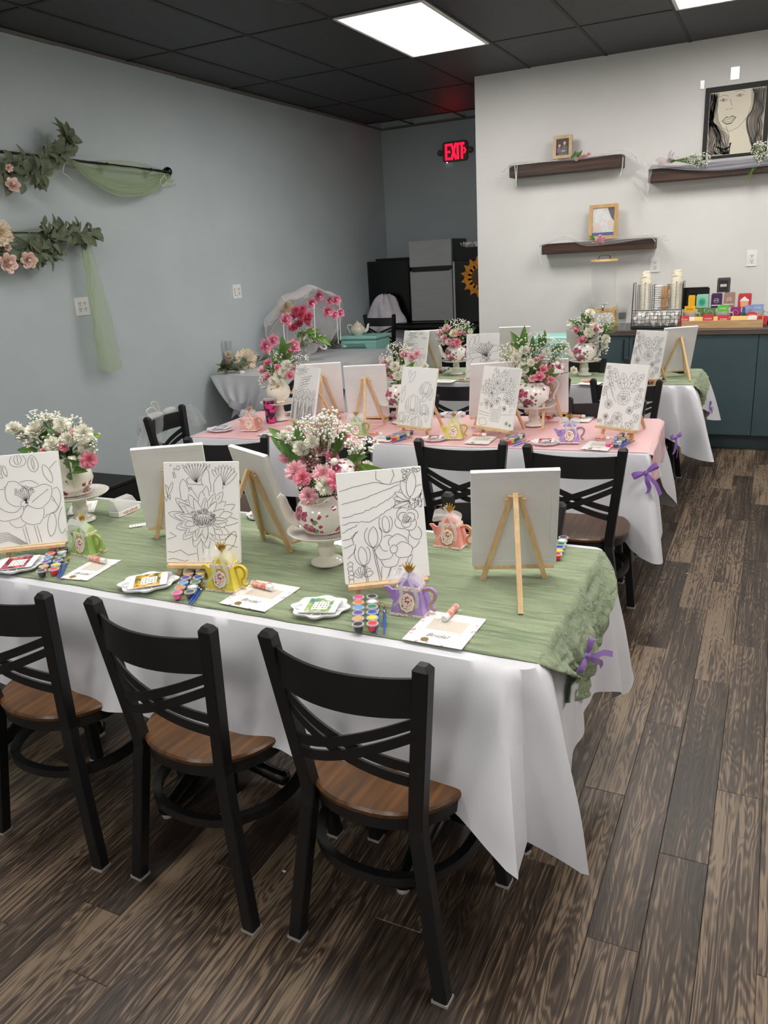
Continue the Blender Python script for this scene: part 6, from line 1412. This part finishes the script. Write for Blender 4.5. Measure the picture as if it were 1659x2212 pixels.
d.line([(.30, HH - .31), (.34, HH - .325), (.36, HH - .315)]); d.line([(.38, HH - .315), (.41, HH - .32), (.43, HH - .30)]); d.line([(.37, HH - .14), (.41, HH - .26)])
for k in range(3): d.line([(.24, HH - .52), (.33, HH - .46 + .006 * k), (.37, HH - .475), (.42, HH - .455 + .006 * k), (.50, HH - .48)]); d.line([(.24, HH - .52), (.34, HH - .575 - .007 * k), (.42, HH - .565 - .006 * k), (.50, HH - .48)])
d.line([(.26, HH - .515), (.36, HH - .50), (.49, HH - .485)]); d.line([(.27, HH - .53), (.37, HH - .545), (.48, HH - .50)])
for k in range(64):
    u = r2.random(); x0 = .16 * u; w_ = .05 * math.sin(k); d.line([(q.x, q.y) for q in smooth_path([Vector(c_ + (0,)) for c_ in ((x0 - .02, HH - .05 * r2.random()), (x0 * .8 + w_ * .4, HH - .3), (.10 * u, HH - .52), (.05 + .26 * u + w_, HH - .78), (.0 + .38 * u, HH - 1.0 - .1 * u), (.14 + .30 * u, HH - 1.16), (.05 + .36 * r2.random(), HH - 1.32))], 5)], wob=.04)
for k in range(46):
    u = r2.random(); d.line([(q.x, q.y) for q in smooth_path([Vector(c_ + (0,)) for c_ in ((.76 + .22 * u, HH), (.80 + .20 * u, HH - .25), (.70 + .28 * u, HH - .55), (.74 + .26 * u, HH - .8), (.82 + .16 * u, HH - 1.0), (.74 + .22 * r2.random(), HH - 1.2))], 5)], wob=.04)
for k in range(40): u = r2.random(); d.line([(.15 + .2 * u, HH - .95 - .2 * u), (.3 + .12 * u, HH - 1.02 - .2 * u), (.42, HH - .98 - .15 * u), (.44 - .03 * u, HH - .93)], wob=.02)
for nm_, pts_ in (('hair_shading', [(0.005, HH - .005), (.16, HH - .005), (.14, HH - .28), (.18, HH - .5), (.27, HH - .66), (.40, HH - .80), (.42, HH - 1.0), (.36, HH - 1.1), (.40, .01), (.005, .01)]), ('hair_shading', [(.75, HH - .005), (.995, HH - .005), (.995, .01), (.88, .01), (.80, HH - 1.0), (.72, HH - .72), (.74, HH - .5), (.77, HH - .28)])):
    MB().poly([(x * fw_ - fw_ / 2, -.0093, PHt / 2 - .012 - fh_ / 2 + z * fw_) for x, z in pts_], .0003, (0, -1, 0)).build(nm_, 'pencil_soft', t)
part('pencil_lines', d.build(fw_, .0026).mesh('pencil_lines', 'pencil'), t, (0, -.0098, PHt / 2 - .012 - fh_ / 2))
for (px_, py_, w_, h, lb) in ((1588, 158, .06, .085, 'silver tape piece above the portrait'), (1517, 183, .03, .06, 'crumpled silver tape at the portrait corner')):
    q = PY(px_, py_, YW - .018); o = MB(); o.grid(lambda u, v: Vector(((u - .5) * w_, -.003 * nz(u * 5, v * 5, px_), (v - .5) * h)), 6, 6); mat('tape', (236, 236, 236), .2, metal=.3); o = o.build('tape_piece', 'tape', None); o.location = q; tag(o, lb, 'tape')
# --- little flower sprigs and babys breath bunches on shelves
bouquet('small sprig of pale blossoms on the upper shelf', wy(1240, 342), [(1246, 343, 4, 'c_pink', .0), (1255, 338, 5, 'r_pink', .0), (1264, 337, 5, 'r_pink', .0), (1272, 333, 4, 'c_pink', .0), (1244, 345, 4, 'c_white', .0)], [(1240, 340, 1244, 324, 0), (1236, 341, 1250, 328, 0), (1245, 340, 1258, 325, 0), (1232, 341, 1246, 334, 0)], (), 21, 'blossom_sprig', cat='flowers', group='small blossom sprigs on the shelves')
bouquet('small sprig of pale blossoms in front of the oak frame', wy(1285, 521), [(1284, 523, 5, 'r_pink', 0), (1292, 518, 6, 'r_pink', 0), (1300, 520, 6, 'r_pink', 0), (1297, 512, 5, 'c_pink', 0), (1306, 514, 4, 'c_pink', 0), (1290, 526, 4, 'c_pink', 0)], [(1285, 522, 1272, 508, 0), (1283, 522, 1278, 506, 0)], (), 22, 'blossom_sprig', cat='flowers', group='small blossom sprigs on the shelves')
for (mx, my, ex, ey, nx_, ny_, lb) in ((1462, 347, 1510, 345, 26, 18, 'bunch of babys breath lying left of the portrait'), (1625, 368, 1645, 325, 22, 22, 'bunch of babys breath at the right edge by the portrait')):
    mo = wy(mx, my); t = bouquet(lb, mo, [], [], [(ex, ey, nx_, ny_, 260), (ex * .6 + mx * .4, ey * .6 + my * .4, nx_ * .5, ny_ * .6, 60)], 30, 'babys_breath_bunch', cat='flowers', group='babys breath bunches by the portrait')
    st = MB(); r2 = random.Random(4)
    for k in range(26): e_ = wy(ex + r2.uniform(-nx_, nx_) * .7, ey + r2.uniform(-ny_, ny_) * .7) - mo; s0 = wy(mx - (ex - mx) * .35 + r2.uniform(-6, 6), my - (ey - my) * .35 + r2.uniform(-6, 6)) - mo; st.tube([s0, Vector((0, 0, 0)) + s0 * .2, e_], .0012, 4)
    st.build('stem_bundle', 'stem_green', t)
o = thing('tulle_bow', 'pale pink tulle bow at the left of the portrait shelf', 'bow', wy(1442, 350)); sheer('tulle_pink', (238, 220, 226), .5)
for (dx, dy) in ((-24, -4), (-20, 5), (12, -16), (22, -6), (6, -22)):
    e_ = wy(1442 + dx, 348 + dy) - o.location; pth = [Vector((0, 0, 0)), e_ * .6 + Vector((0, -.02, .01)), e_, e_ * .6 + Vector((0, .02, -.01)), Vector((0, 0, 0))]; pth = smooth_path(pth, 5); MB().strip(pth, [Vector((.3, .8, .5)).normalized()] * len(pth), .05).build('loop', 'tulle_pink', o, True)
# ================================================================== LEFT WALL GARLANDS
XG = XL + .075
def gw(px_, py_, off=0.0): return PX(px_, py_, XG + off)
def rod(pts, label, fin):
    a, b = gw(*pts[0]), gw(*pts[1]); t = thing('curtain_rod', label, 'curtain rod', b); MB().tube([a - b, Vector((0, 0, 0))], .009, 10).build('bar', 'black_metal', t, True)
    f = MB(); f.ball((0, 0, 0), .036, 14, 10); f.tube([(0, -.05, 0), (0, -.03, 0)], .016, 10); f.build('finial', 'black_gloss', t, True)
    for u in fin:
        q = (a - b) * u; br = MB(); br.tube([q, q + Vector((-.03, 0, -.02)), q + Vector((-.074, 0, -.02))], .006, 8); br.ball(q, .014, 8, 6); br.bbox(q + Vector((-.072, 0, -.02)), (.004, .03, .07), .001); br.build('bracket', 'black_metal', t)
rod(((-260, 296), (362, 371)), 'upper black curtain rod with ball finial on the blue wall', (.08, .28))
rod(((-260, 500), (202, 506)), 'lower black curtain rod with ball finial on the blue wall', (.1,))
def gswag(label, top, bot, m='tulle_green', seed=0, fold=.014, nu=44, nv=18, off0=.0, off1=.03, vf=20):
    tp, bt = smooth_path([gw(*p) for p in top], 6), smooth_path([gw(*p) for p in bot], 6)
    def fn(u, v):
        p = lerp_path(tp, u).lerp(lerp_path(bt, u), v); return p + Vector((off0 + (off1 - off0) * math.sin(v * 1.6) + fold * math.sin(v * vf + 2 * math.sin(u * 3) + seed) + .6 * fold * nz(u * 7, v * 9, seed), 0, 0))
    o = MB().grid(fn, nu, nv).build('tulle_swag', m, None, True); return tag(o, label, 'tulle')
gswag('green tulle swag hanging from the upper rod right of the garland', [(143, 341), (190, 348), (240, 346), (300, 352), (362, 372)], [(142, 346), (182, 388), (240, 420), (312, 424), (356, 386)], seed=1)
gswag('second green tulle layer of the upper swag', [(143, 342), (200, 365), (250, 385), (310, 388), (360, 374)], [(142, 347), (180, 390), (245, 426), (318, 418), (357, 384)], seed=4, off1=.05)
gswag('green tulle tail tied at the upper rod finial', [(350, 374), (356, 374), (362, 374)], [(338, 404), (355, 408), (372, 402)], seed=2, nu=14)
gswag('green tulle behind the upper garland', [(-30, 328), (30, 328), (70, 332), (110, 336), (142, 342)], [(-30, 400), (30, 398), (80, 394), (115, 384), (138, 356)], seed=3)
gswag('green tulle band behind the lower garland', [(-30, 494), (20, 496), (60, 492), (110, 492), (180, 500)], [(-30, 534), (20, 532), (60, 534), (110, 530), (176, 520)], seed=5)
gswag('long green tulle tail hanging from the lower rod end', [(170, 516), (178, 514), (186, 514), (192, 518)], [(208, 802), (220, 800), (240, 806), (262, 792)], seed=6, nu=40, nv=34, vf=4, off1=.02)
gswag('inner layer of the long green tulle tail', [(172, 520), (178, 518), (184, 518)], [(192, 690), (204, 760), (222, 800)], seed=8, nu=30, nv=30, vf=5, off1=.04)
cordm = mat('cord_cream', (226, 226, 206), .7)
for pts, lb in ((((140, 352), (136, 372), (146, 380), (156, 390)), 'cream cord tie hanging at the upper garland'), (((356, 378), (346, 392), (352, 402), (360, 392), (356, 380)), 'cream cord loop at the upper rod finial')):
    o = MB().tube(smooth_path([gw(*p, .05) for p in pts], 6), .003, 6).build('cord_tie', 'cord_cream', None, True); tag(o, lb, 'cord')
def garland(label, curves, roses, extra=(), seed=0, n=60):
    r2 = random.Random(seed); o0 = gw(*curves[0][0]); t = thing('eucalyptus_garland', label, 'garland', o0); st = MB()
    for cv in curves:
        pth = smooth_path([gw(*p, .03) for p in cv], 6); st.tube([p - o0 for p in pth], .0035, 6)
    k = 0; tot = sum(len(c) for c in curves)
    for cv in curves:
        pth = smooth_path([gw(*p, .03) for p in cv], 6); m = max(6, int(n * len(cv) / tot))
        for i in range(m):
            p = lerp_path(pth, r2.random()); L = r2.uniform(.075, .125); a = r2.uniform(0, 6.28); d = Vector((r2.uniform(-.1, .6), math.cos(a), math.sin(a) - .15)); nn = Vector((1, r2.uniform(-.6, .6), r2.uniform(-.4, .6)))
            part('leaf', LM['euc' if r2.random() < .55 else 'euclong'], t, p - o0 + Vector((r2.uniform(0, .04), 0, 0)), aimx(d, nn), L)
    for (x0, y0, x1, y1) in extra:
        a, b = gw(x0, y0, .06), gw(x1, y1, .08); part('leaf', LM['euc'], t, a - o0, aimx(b - a, (1, r2.uniform(-.3, .3), .2)), (b - a).length)
    for (x, y, r_, ty) in roses:
        p = gw(x, y, .10); part(NAMEF[ty[0]], FM[ty], t, p - o0, aim((1, -.35 + r2.uniform(-.2, .2), r2.uniform(-.2, .3)), r2.random() * 6), r_ * mperpx(p) * 1.05)
    st.build('vine', 'eucalyptus', t, True); return t
garland('upper eucalyptus garland with a blush rose on the left wall', [((-40, 350), (20, 352), (70, 346), (110, 338), (135, 330)), ((-30, 372), (20, 374), (60, 372), (95, 380)), ((110, 335), (130, 315), (140, 298), (136, 288))],
 [(28, 399, 15, 'r_blush'), (20, 363, 8, 'r_blush')], [(80, 385, 102, 415), (50, 395, 46, 420), (20, 395, 14, 425), (120, 318, 118, 300), (145, 300, 158, 318), (62, 352, 94, 350), (140, 318, 144, 332), (112, 338, 126, 340), (88, 340, 76, 326)], 3, 96)
garland('lower eucalyptus garland with blush peonies on the left wall', [((-40, 530), (20, 540), (60, 536), (100, 522), (140, 512), (180, 512)), ((95, 505), (130, 500), (165, 505), (198, 500)), ((60, 545), (90, 548), (115, 550))],
 [(-2, 504, 26, 'c_cream'), (4, 490, 14, 'c_white'), (62, 562, 17, 'r_blush'), (18, 568, 20, 'r_blush'), (16, 534, 8, 'r_blush')], [(92, 488, 98, 464), (140, 492, 142, 478), (180, 512, 204, 494), (150, 498, 172, 492), (85, 550, 116, 566), (76, 560, 90, 578), (100, 495, 84, 490), (110, 520, 80, 535), (125, 540, 146, 552)], 6, 120)
# ================================================================== LOW BLACK BOX BY THE WALL
t = thing('storage_box', 'low black box on the floor against the blue wall', 'box', (-4.17, 3.82, 0)); MB().bbox((0, 0, .12), (.46, .42, .24), .008).build('body', 'black_matte', t); MB().bbox((0, 0, .255), (.475, .435, .03), .006).build('lid', 'black_matte', t)
# veil on chair
t = thing('chair_veil', 'white tulle veil draped over the back of the left end chair', 'veil', (-3.13, 3.5, .86))
def vl(pts): return [PX(x, y, -3.17) - t.location for x, y in pts]
def sheet(top, bot, nm, seed, off=0.):
    tp, bt = smooth_path(vl(top), 5), smooth_path(vl(bot), 5)
    MB().grid(lambda u, v: lerp_path(tp, u).lerp(lerp_path(bt, u), v) + Vector((off + .02 * math.sin(u * 14 + seed) * (.3 + v) + .012 * nz(u * 7, v * 4, seed), 0, 0)), 30, 12).build(nm, 'tulle_white', t, True)
sheet([(304, 898), (318, 892), (345, 895)], [(278, 975), (300, 985), (335, 965)], 'left_fall', 1, .03); sheet([(310, 897), (345, 902), (380, 884), (402, 874)], [(300, 930), (345, 960), (385, 925), (420, 900)], 'front_layer', 2, -.04); sheet([(396, 874), (410, 874), (424, 886)], [(408, 915), (424, 922), (438, 908)], 'right_fall', 3, .02)
bw = MB(); bw.ball(PX(335, 898, -3.19) - t.location, .045, 12, 8, None, (.5, 1.5, .5)); bw.ball(PX(366, 886, -3.19) - t.location, .038, 12, 8, None, (.5, 1.5, .5)); bw.build('puff_bow', 'organza', t, True)
lp = MB()
for pts in (((345, 897), (330, 880), (316, 888), (325, 898)), ((346, 896), (338, 870), (326, 872), (343, 890)), ((346, 900), (350, 915), (349, 922))): lp.tube(smooth_path([PX(x, y, -3.23) - t.location for x, y in pts], 5), .003, 6)
lp.build('cord_loops', 'cord_cream', t, True)
# ================================================================== GREY TABLE WITH PARASOL
T4 = (-4.36, -3.50, 5.52, 7.38)
t = thing('display_table', 'folding table under grey satin cloth against the blue wall', 'table', (-3.93, 6.45, 0)); MB().bbox((0, 0, .722), (.84, 1.84, .03), .004).build('tabletop', 'white_plastic', t)
for sx in (-1, 1):
    for sy in (-1, 1): MB().tube([(sx * .34, sy * .7, 0), (sx * .34, sy * .7, .71)], .014, 10).build('leg', 'black_metal', t)
def gcloth():
    x0, x1, y0, y1 = T4; zt = .741; o = MB(); o.box(((x0 + x1) / 2, (y0 + y1) / 2, zt), (x1 - x0, y1 - y0, .004))
    # near end: satin gathered to a tie in the middle
    cx = (x0 + x1) / 2
    def fn(u, v):
        x = x0 + (x1 - x0) * u; p = v ** 1.1; xx = x + (cx - .04 - x) * (.86 * p); z = zt - v * (.46 - .10 * abs(2 * u - 1)); return Vector((xx, y0 - .012 - .06 * math.sin(v * 2.6) - .016 * math.sin(u * 40 + 2 * v) * v - .03 * v * math.sin(u * 9), z))
    o.grid(fn, 70, 24)
    def skirt(u, v): return Vector((cx - .04 + (u - .5) * (.20 + .3 * v), y0 - .05 - .02 * math.sin(u * 30) * (.4 + v) + .04 * v, zt - .44 - .26 * v))
    o.grid(skirt, 40, 8)
    # long side hangs straight with soft folds and one sweep
    def sd(u, v): y = y0 + (y1 - y0) * u; return Vector((x1 + .012 + .02 * v + .018 * math.sin(u * 38 + 3 * v) * v + .012 * nz(u * 9, v * 3), y, zt - v * (.5 + .03 * math.sin(u * 7))))
    o.grid(sd, 90, 14)
    b = o.build('satin_tablecloth', 'grey_satin', None, 60); tag(b, 'grey satin cloth gathered and tied at the near end of wall table', 'tablecloth')
gcloth()
q = PY(521, 880, T4[2] - .09); t = thing('sash_bow', 'grey organza bow tying the satin cloth', 'bow', q)
for s_ in (-1, 1):
    for (a_, b_) in ((.10, .05), (.09, -.07)):
        pth = smooth_path([Vector((0, 0, 0)), Vector((s_ * a_ * .7, -.03, b_ * .7)), Vector((s_ * a_, -.02, b_)), Vector((s_ * a_ * .6, .01, b_ * .3)), Vector((0, 0, 0))], 5); MB().strip(pth, [Vector((0, .5, .8)).normalized()] * len(pth), .07).build('loop', 'tulle_grey', t, True)
Z4 = .745
def p4(x, y): return P(x, y, Z4)
# --- parasol lying open
ctr = PX(655, 698, -4.08); axis = (CR * -.55 + CU * .80 + CF * .42).normalized(); t = thing('lace_parasol', 'white lace parasol trimmed with pink silk roses lying on the grey table', 'parasol', ctr)
rim_pts = [(572, 742), (590, 690), (606, 672), (640, 652), (690, 634), (738, 640)]
Ax = aim(axis).to_matrix(); Rr = .40
def dome(a, v):
    r_ = Rr * math.sin(v * math.pi / 2) * (1 + .03 * math.cos(8 * a) * v); z = .24 * math.cos(v * math.pi / 2) - .02 * v * (1 - math.cos(8 * a)) ; return Ax @ Vector((r_ * math.cos(a), r_ * math.sin(a), z))
MB().grid(lambda u, v: dome(2 * math.pi * u, .02 + .98 * v), 65, 10).build('canopy', 'lace', t, True)
MB().grid(lambda u, v: dome(2 * math.pi * u, 1) * (1 + .05 * v) + Ax @ Vector((0, 0, -.03 * v + .01 * math.sin(u * 150))), 130, 3).build('lace_ruffle', 'lace', t, True)
for k in range(8):
    a = 2 * math.pi * k / 8; MB().tube([dome(a, .02 + .098 * j) for j in range(11)], .003, 5).build('rib', 'white_plastic', t)
ho = axis * -.31; sh = MB(); sh.tube([Ax @ Vector((0, 0, .24)), ho], .006, 8); sh.build('shaft', 'white_plastic', t)
hk = smooth_path([ho, ho - axis * .03, ho - axis * .055 + CR * .012, ho - axis * .05 + CR * .045, ho - axis * .015 + CR * .055, ho + axis * .0 + CR * .05], 5); MB().tube(hk, .0085, 8).build('handle', 'white_plastic', t, True)
for (x, y, X_, r_) in ((574, 748, -4.15, 14), (590, 735, -4.12, 12), (618, 690, -4.0, 13), (673, 655, -3.9, 11), (689, 640, -3.88, 11), (712, 650, -3.8, 8), (726, 648, -3.75, 10), (708, 673, -3.68, 12), (723, 680, -3.66, 9), (735, 676, -3.64, 9), (634, 748, -3.8, 14), (626, 758, -3.82, 10)):
    p = PX(x, y, X_); part('silk_rose', FM['r_silk'], t, p - ctr, aim((.8, -.5, rnd.uniform(-.2, .5)), rnd.random() * 6), r_ * mperpx(p) * 1.1)
for (x, y0, y1) in ((612, 700, 738), (678, 655, 728), (728, 688, 742), (733, 650, 735)): MB().tube([PX(x, y0, -3.78) - ctr, PX(x + 3, y1, -3.78) - ctr], .004, 6).build('tassel', 'white_plastic', t)
p = PX(618, 664, -4.25); part('cream_bloom', FM['c_cream'], t, p - ctr, aim((.4, -.6, .6)), .075)
# bouquet under the parasol
vb = p4(655, 778); t = thing('glass_vase', 'clear glass vase under the lace parasol', 'vase', vb); MB().lathe([(.05, 0), (.055, .01), (.05, .10), (.06, .16)], 24, cap=False).build('glass', 'clear_glass', t, True)
bouquet('hot pink gerberas and tiny rosebuds under the lace parasol', vb + Vector((0, 0, .15)), [(650, 680, 13, 'c_hot'), (640, 672, 11, 'c_hot'), (660, 690, 11, 'c_hot'), (645, 700, 10, 'c_hot'), (633, 708, 10, 'c_hot'), (668, 682, 9, 'c_hot'), (654, 668, 9, 'c_hot'), (632, 685, 8, 'c_rose'), (668, 702, 7, 'c_pink'), (650, 715, 6, 'b_pink'), (676, 712, 5, 'b_pink'), (690, 725, 5, 'b_pink'), (700, 735, 5, 'b_pink'), (710, 742, 4, 'b_pink'), (695, 716, 4, 'b_pink'), (672, 728, 5, 'b_pink'), (684, 738, 5, 'b_pink'), (660, 735, 6, 'c_white'), (645, 735, 7, 'c_cream')],
 [(660, 720, 690, 712, 0, 'fresh'), (665, 725, 700, 730, 0, 'fresh'), (655, 715, 640, 730, 0), (670, 715, 695, 740, 0, 'fresh'), (680, 725, 715, 745, 0, 'fresh')], [(660, 745, 40, 14, 60), (690, 730, 28, 14, 60)], 33, group='flowers on the grey table')
# greenery, glass cylinders, tea lights
def t4garl(label, pts, seed, n, roses=()):
    r2 = random.Random(seed); pth = [Vector((max(p.x, -4.33), p.y, p.z)) for p in smooth_path([p4(*p) + Vector((0, 0, .03)) for p in pts], 6)]; o0 = pth[0]; t = thing('eucalyptus_spray', label, 'greenery', o0, 0, 'eucalyptus sprays on the grey table'); MB().tube([p - o0 for p in pth], .003, 6).build('vine', 'eucalyptus', t)
    for k in range(n):
        p = lerp_path(pth, r2.random()); p.x = max(p.x, -4.31); d = Vector((r2.uniform(-.05, .9), r2.uniform(-1, 1), r2.uniform(-.2, .8))); part('leaf', LM['euc' if r2.random() < .5 else 'euclong'], t, p - o0, aimx(d, (.4, -.6, .7)), r2.uniform(.07, .12))
    for (x, y, r_, ty, up) in roses: p = p4(x, y) + Vector((0, -.03, up)); part(NAMEF[ty[0]], FM[ty], t, p - o0, aim((.5, -.7, .5)), r_ * mperpx(p))
t4garl('eucalyptus spray hanging over the near corner of the grey table', [(445, 806), (470, 806), (500, 806), (525, 800), (540, 790)], 2, 44); t4garl('eucalyptus spray behind the cream peony', [(545, 788), (560, 770), (580, 760), (600, 750)], 4, 34); t4garl('greenery at the far end of the grey table', [(700, 750), (725, 748), (745, 742)], 5, 18)
p = p4(533, 795) + Vector((.0, 0, .07)); t = thing('peony', 'large cream peony lying on the grey table', 'flower', p); part('bloom', FM['c_cream'], t, (0, 0, 0), aim((.5, -.8, .4)), .10); part('center', FM['c_white'], t, (.02, -.03, .015), aim((.5, -.8, .4)), .05)
def cyl(px_, py_, r_, h, label, fl):
    b = p4(px_, py_); t = thing('glass_cylinder', label, 'vase', b, 0, 'glass cylinders with floating flowers'); MB().lathe([(r_, .002), (r_, h), (r_ - .003, h), (r_ - .003, .01), (.001, .01)], 24).build('glass', 'clear_glass', t, True)
    for (z, ty, s_) in fl: part('floating_bloom', FM[ty], t, (0, 0, z), aim((.4, -.6, .6)), s_)
cyl(497, 800, .045, .26, 'tall glass cylinder with cream and pink blooms', ((.06, 'r_rose', .042), (.115, 'r_blush', .038), (.14, 'c_cream', .035))); cyl(690, 758, .05, .09, 'short glass cup with a pink rose at the table middle', ((.05, 'r_rose', .04),)); cyl(728, 746, .045, .16, 'glass cylinder with a mauve rose by the mint case', ((.06, 'r_rose', .035),))
for (x, y, lb) in ((523, 806, 'white tea light near the cream peony'), (744, 750, 'white tea light before the mint case')):
    b = p4(x, y); t = thing('tea_light', lb, 'candle', b, 0, 'white tea lights'); MB().lathe([(.022, 0), (.022, .018), (.019, .019), (.019, .015), (.001, .015)], 16).build('cup', 'tea_light', t, 40); MB().tube([(0, 0, .015), (0, 0, .024)], .001, 5).build('wick', 'ink', t)
# --- mint cases and teapot behind the grey table
c = PY(778, 742, 7.62); t = thing('mint_case', 'mint green case with white handle behind the grey table', 'case', (c.x, 7.75, 0)); zt_ = PY(778, 727, 7.55).z
MB().bbox((0, 0, zt_ / 2 - .02), (.42, .34, zt_ - .04), .015).build('body', 'mint', t); MB().bbox((0, 0, zt_ - .02), (.44, .36, .04), .012).build('lid', 'mint', t); MB().tube([(-.14, -.18, zt_ - .12), (-.14, -.21, zt_ - .07), (.1, -.21, zt_ - .07), (.1, -.18, zt_ - .12)], .012, 8).build('handle', 'mint', t)
TP2 = make_teapot('porcelain_cream'); put(TP2, (PY(772, 722, 7.7).x, 7.72, zt_), R(-150), 'cream teapot standing on the mint case'); TP2.scale = (.95,) * 3; TP2['group'] = 'cream teapots'
MB().lathe([(.048, .112), (.044, .124), (.028, .136), (.010, .14), (.012, .148), (.008, .156), (.001, .158)], 24).build('lid', 'porcelain_cream', TP2, True)
# --- bar chairs behind, one under a heap of cloth
c = PY(827, 690, 8.15); zt_ = PY(827, 676, 8.15).z; BS = make_chair(zt_ - .862, 'bar_chair'); put(BS, (c.x + .03, 8.0, 0), R(-8), 'black cross-back bar chair in front of the covered chair')
c2 = PY(822, 660, 8.5); zt2 = PY(822, 638, 8.5).z; t = thing('covered_chair', 'tall chair heaped with white lavender cloth by the black cabinet', 'covered chair', (c2.x, 8.62, 0))
def heap(u, v):
    a = 2 * math.pi * u; r_ = .235 * (.25 + .75 * math.sin(min(1, v * 1.35) * math.pi / 2)) * (1 + .10 * math.sin(5 * a + 3 * v) + .16 * nz(math.cos(a) * 2, math.sin(a) * 2, v * 4)); z = zt2 * (1 - v ** 1.5 * .60) + .05 * nz(math.cos(a) * 3, v * 4, 2); return Vector((r_ * math.cos(a) * 1.0, r_ * math.sin(a) * .75, z))
MB().grid(heap, 60, 26).build('cloth_heap', 'lavender_cloth', t, True)
MB().box((0, .05, zt2 * .4), (.34, .04, zt2 * .8)).build('chair_back', 'black_metal', t)
for sx in (-1, 1):
    for sy in (-1, 1): MB().box((sx * .15, sy * .12, .3), (.03, .03, .6)).build('leg', 'black_metal', t)
# ================================================================== FRIDGE CORNER
Yf = 8.62; a, b = PY(883, 522, Yf), PY(974, 514, Yf); zb = PY(930, 693, Yf).z; FW = b.x - a.x; zt_ = (a.z + b.z) / 2; fx = (a.x + b.x) / 2
nmat('fridge_grey', (164, 166, 168), (170, 172, 174), (3, 3, 60), .4)
t = thing('mini_fridge', 'grey two-door mini fridge standing on the black cart', 'fridge', (fx, Yf, zb)); H_ = zt_ - zb; zs = PY(930, 578, Yf).z - zb
MB().bbox((.0, .27, H_ / 2), (FW, .46, H_), .006).build('cabinet', 'black_gloss', t); u = MB().bbox((0, .02, (zs + .012 + H_) / 2), (FW, .045, H_ - zs - .012), .006).build('upper_door', 'fridge_grey', t); l = MB().bbox((0, .02, (zs - .03) / 2), (FW, .045, zs - .03), .006).build('lower_door', 'fridge_grey', t); MB().box((.02, -.004, (zs + H_) / 2 + .05), (.07, .002, .012)).build('name_badge', 'glide', u); MB().box((0, -.001, zs - .035), (FW * .9, .012, .012)).build('pull_strip', 'black_gloss', l)
t = thing('utility_cart', 'black cart with a rounded front rail under the fridge', 'cart', (-3.3, 8.75, 0)); MB().bbox((0, 0, zb - .03), (1.3, .62, .05), .01).build('top', 'black_gloss', t); MB().tube([(-.66, -.33, zb - .05), (.66, -.33, zb - .05)], .028, 12).build('front_rail', 'black_metal', t); MB().bbox((0, .1, (zb - .08) / 2), (1.25, .4, zb - .1), .005).build('body', 'black_matte', t)
a, b = PY(793, 566, 8.75), PY(884, 557, 8.75); t = thing('black_cabinet', 'tall plain black cabinet left of the grey fridge', 'cabinet', ((a.x + b.x) / 2, 8.98, 0)); MB().bbox((0, 0, a.z / 2), (b.x - a.x, .46, a.z), .005).build('carcass', 'black_matte', t); MB().bbox((.01, -.236, a.z / 2), (b.x - a.x - .05, .016, a.z - .06), .003).build('door', 'black_gloss', t); MB().bbox((.05, .02, a.z + .014), (b.x - a.x - .08, .4, .026), .004).build('top_tray', 'black_matte', t)
# sunflower canvas on a black screen
Ysf = 8.43; a, b = PY(978, 565, Ysf), PY(1048, 690, Ysf); b.z = zb - .005; t = thing('sunflower_painting', 'dark canvas painted with a big yellow sunflower beside the fridge', 'painting', ((a.x + b.x) / 2, Ysf, b.z)); W_, H_ = b.x - a.x, a.z - b.z
MB().bbox((0, .015, H_ / 2), (W_, .03, H_), .002).build('canvas', 'black_gloss', t); MB().box((-W_ / 2 + .012, -.004, H_ / 2), (.02, .012, H_)).build('metal_edge', 'fridge_grey', t); nmat('sunflower_yellow', (226, 160, 30), (196, 112, 20), (30, 30, 30), .5)
c = PY(1036, 598, Ysf) - t.location; k_ = mperpx(PY(1036, 598, Ysf))
for r_ in range(2):
    for k in range(15):
        a_ = 2 * math.pi * k / 15 + r_ * .2; d = Vector((math.cos(a_), 0, math.sin(a_))); n = Vector((-d.z, 0, d.x)); L = (44 - 8 * r_) * k_; w_ = 7.5 * k_; c0 = Vector((c.x, -.003 - .002 * r_, c.z)); pt = [c0 + d * (15 * k_) - n * w_ * .5, c0 + d * (L * .65) - n * w_, c0 + d * L, c0 + d * (L * .65) + n * w_, c0 + d * (15 * k_) + n * w_ * .5]
        if max(p.x for p in pt) < W_ / 2: MB().poly(pt, .001, (0, -1, 0)).build('petal', 'sunflower_yellow', t)
MB().poly([(c.x + 18 * k_ * math.cos(q), -.0065, c.z + 18 * k_ * math.sin(q)) for q in (6.283 * k / 24 for k in range(24))], .001, (0, -1, 0)).build('seed_head', 'seat_wood', t)
a = PY(1010, 535, 8.62); t = thing('decor_basket', 'white crinkled filler in a dark box on top beside the fridge', 'basket', (a.x + .10, 8.72, zb - .005)); zq = PY(1010, 533, 8.5).z - zb
MB().bbox((0, 0, zq / 2), (.40, .28, zq), .006).build('dark_box', 'black_matte', t); fl_ = MB(); r2 = random.Random(3)
for k in range(70): fl_.box((r2.uniform(-.18, .18), r2.uniform(-.12, .12), zq + r2.uniform(.01, .05)), (.03, .004, .02), rotM(r2.random() * 3, r2.random() * 3, r2.random() * 3))
tag(fl_.build('shredded_filler', 'paper', t), None, kind='stuff')
# floor specks of paper
for (x, y, lb) in ((614, 1882, 'tiny white paper scrap on the floor near the nearest chair'), (1485, 1239, 'tiny white paper scrap on the aisle floor')):
    o = MB().ball((0, 0, 0), .005, 6, 4, None, (1.3, .8, .5)).build('paper_scrap', 'paper'); o.location = P(x, y, .003); tag(o, lb, 'scrap')
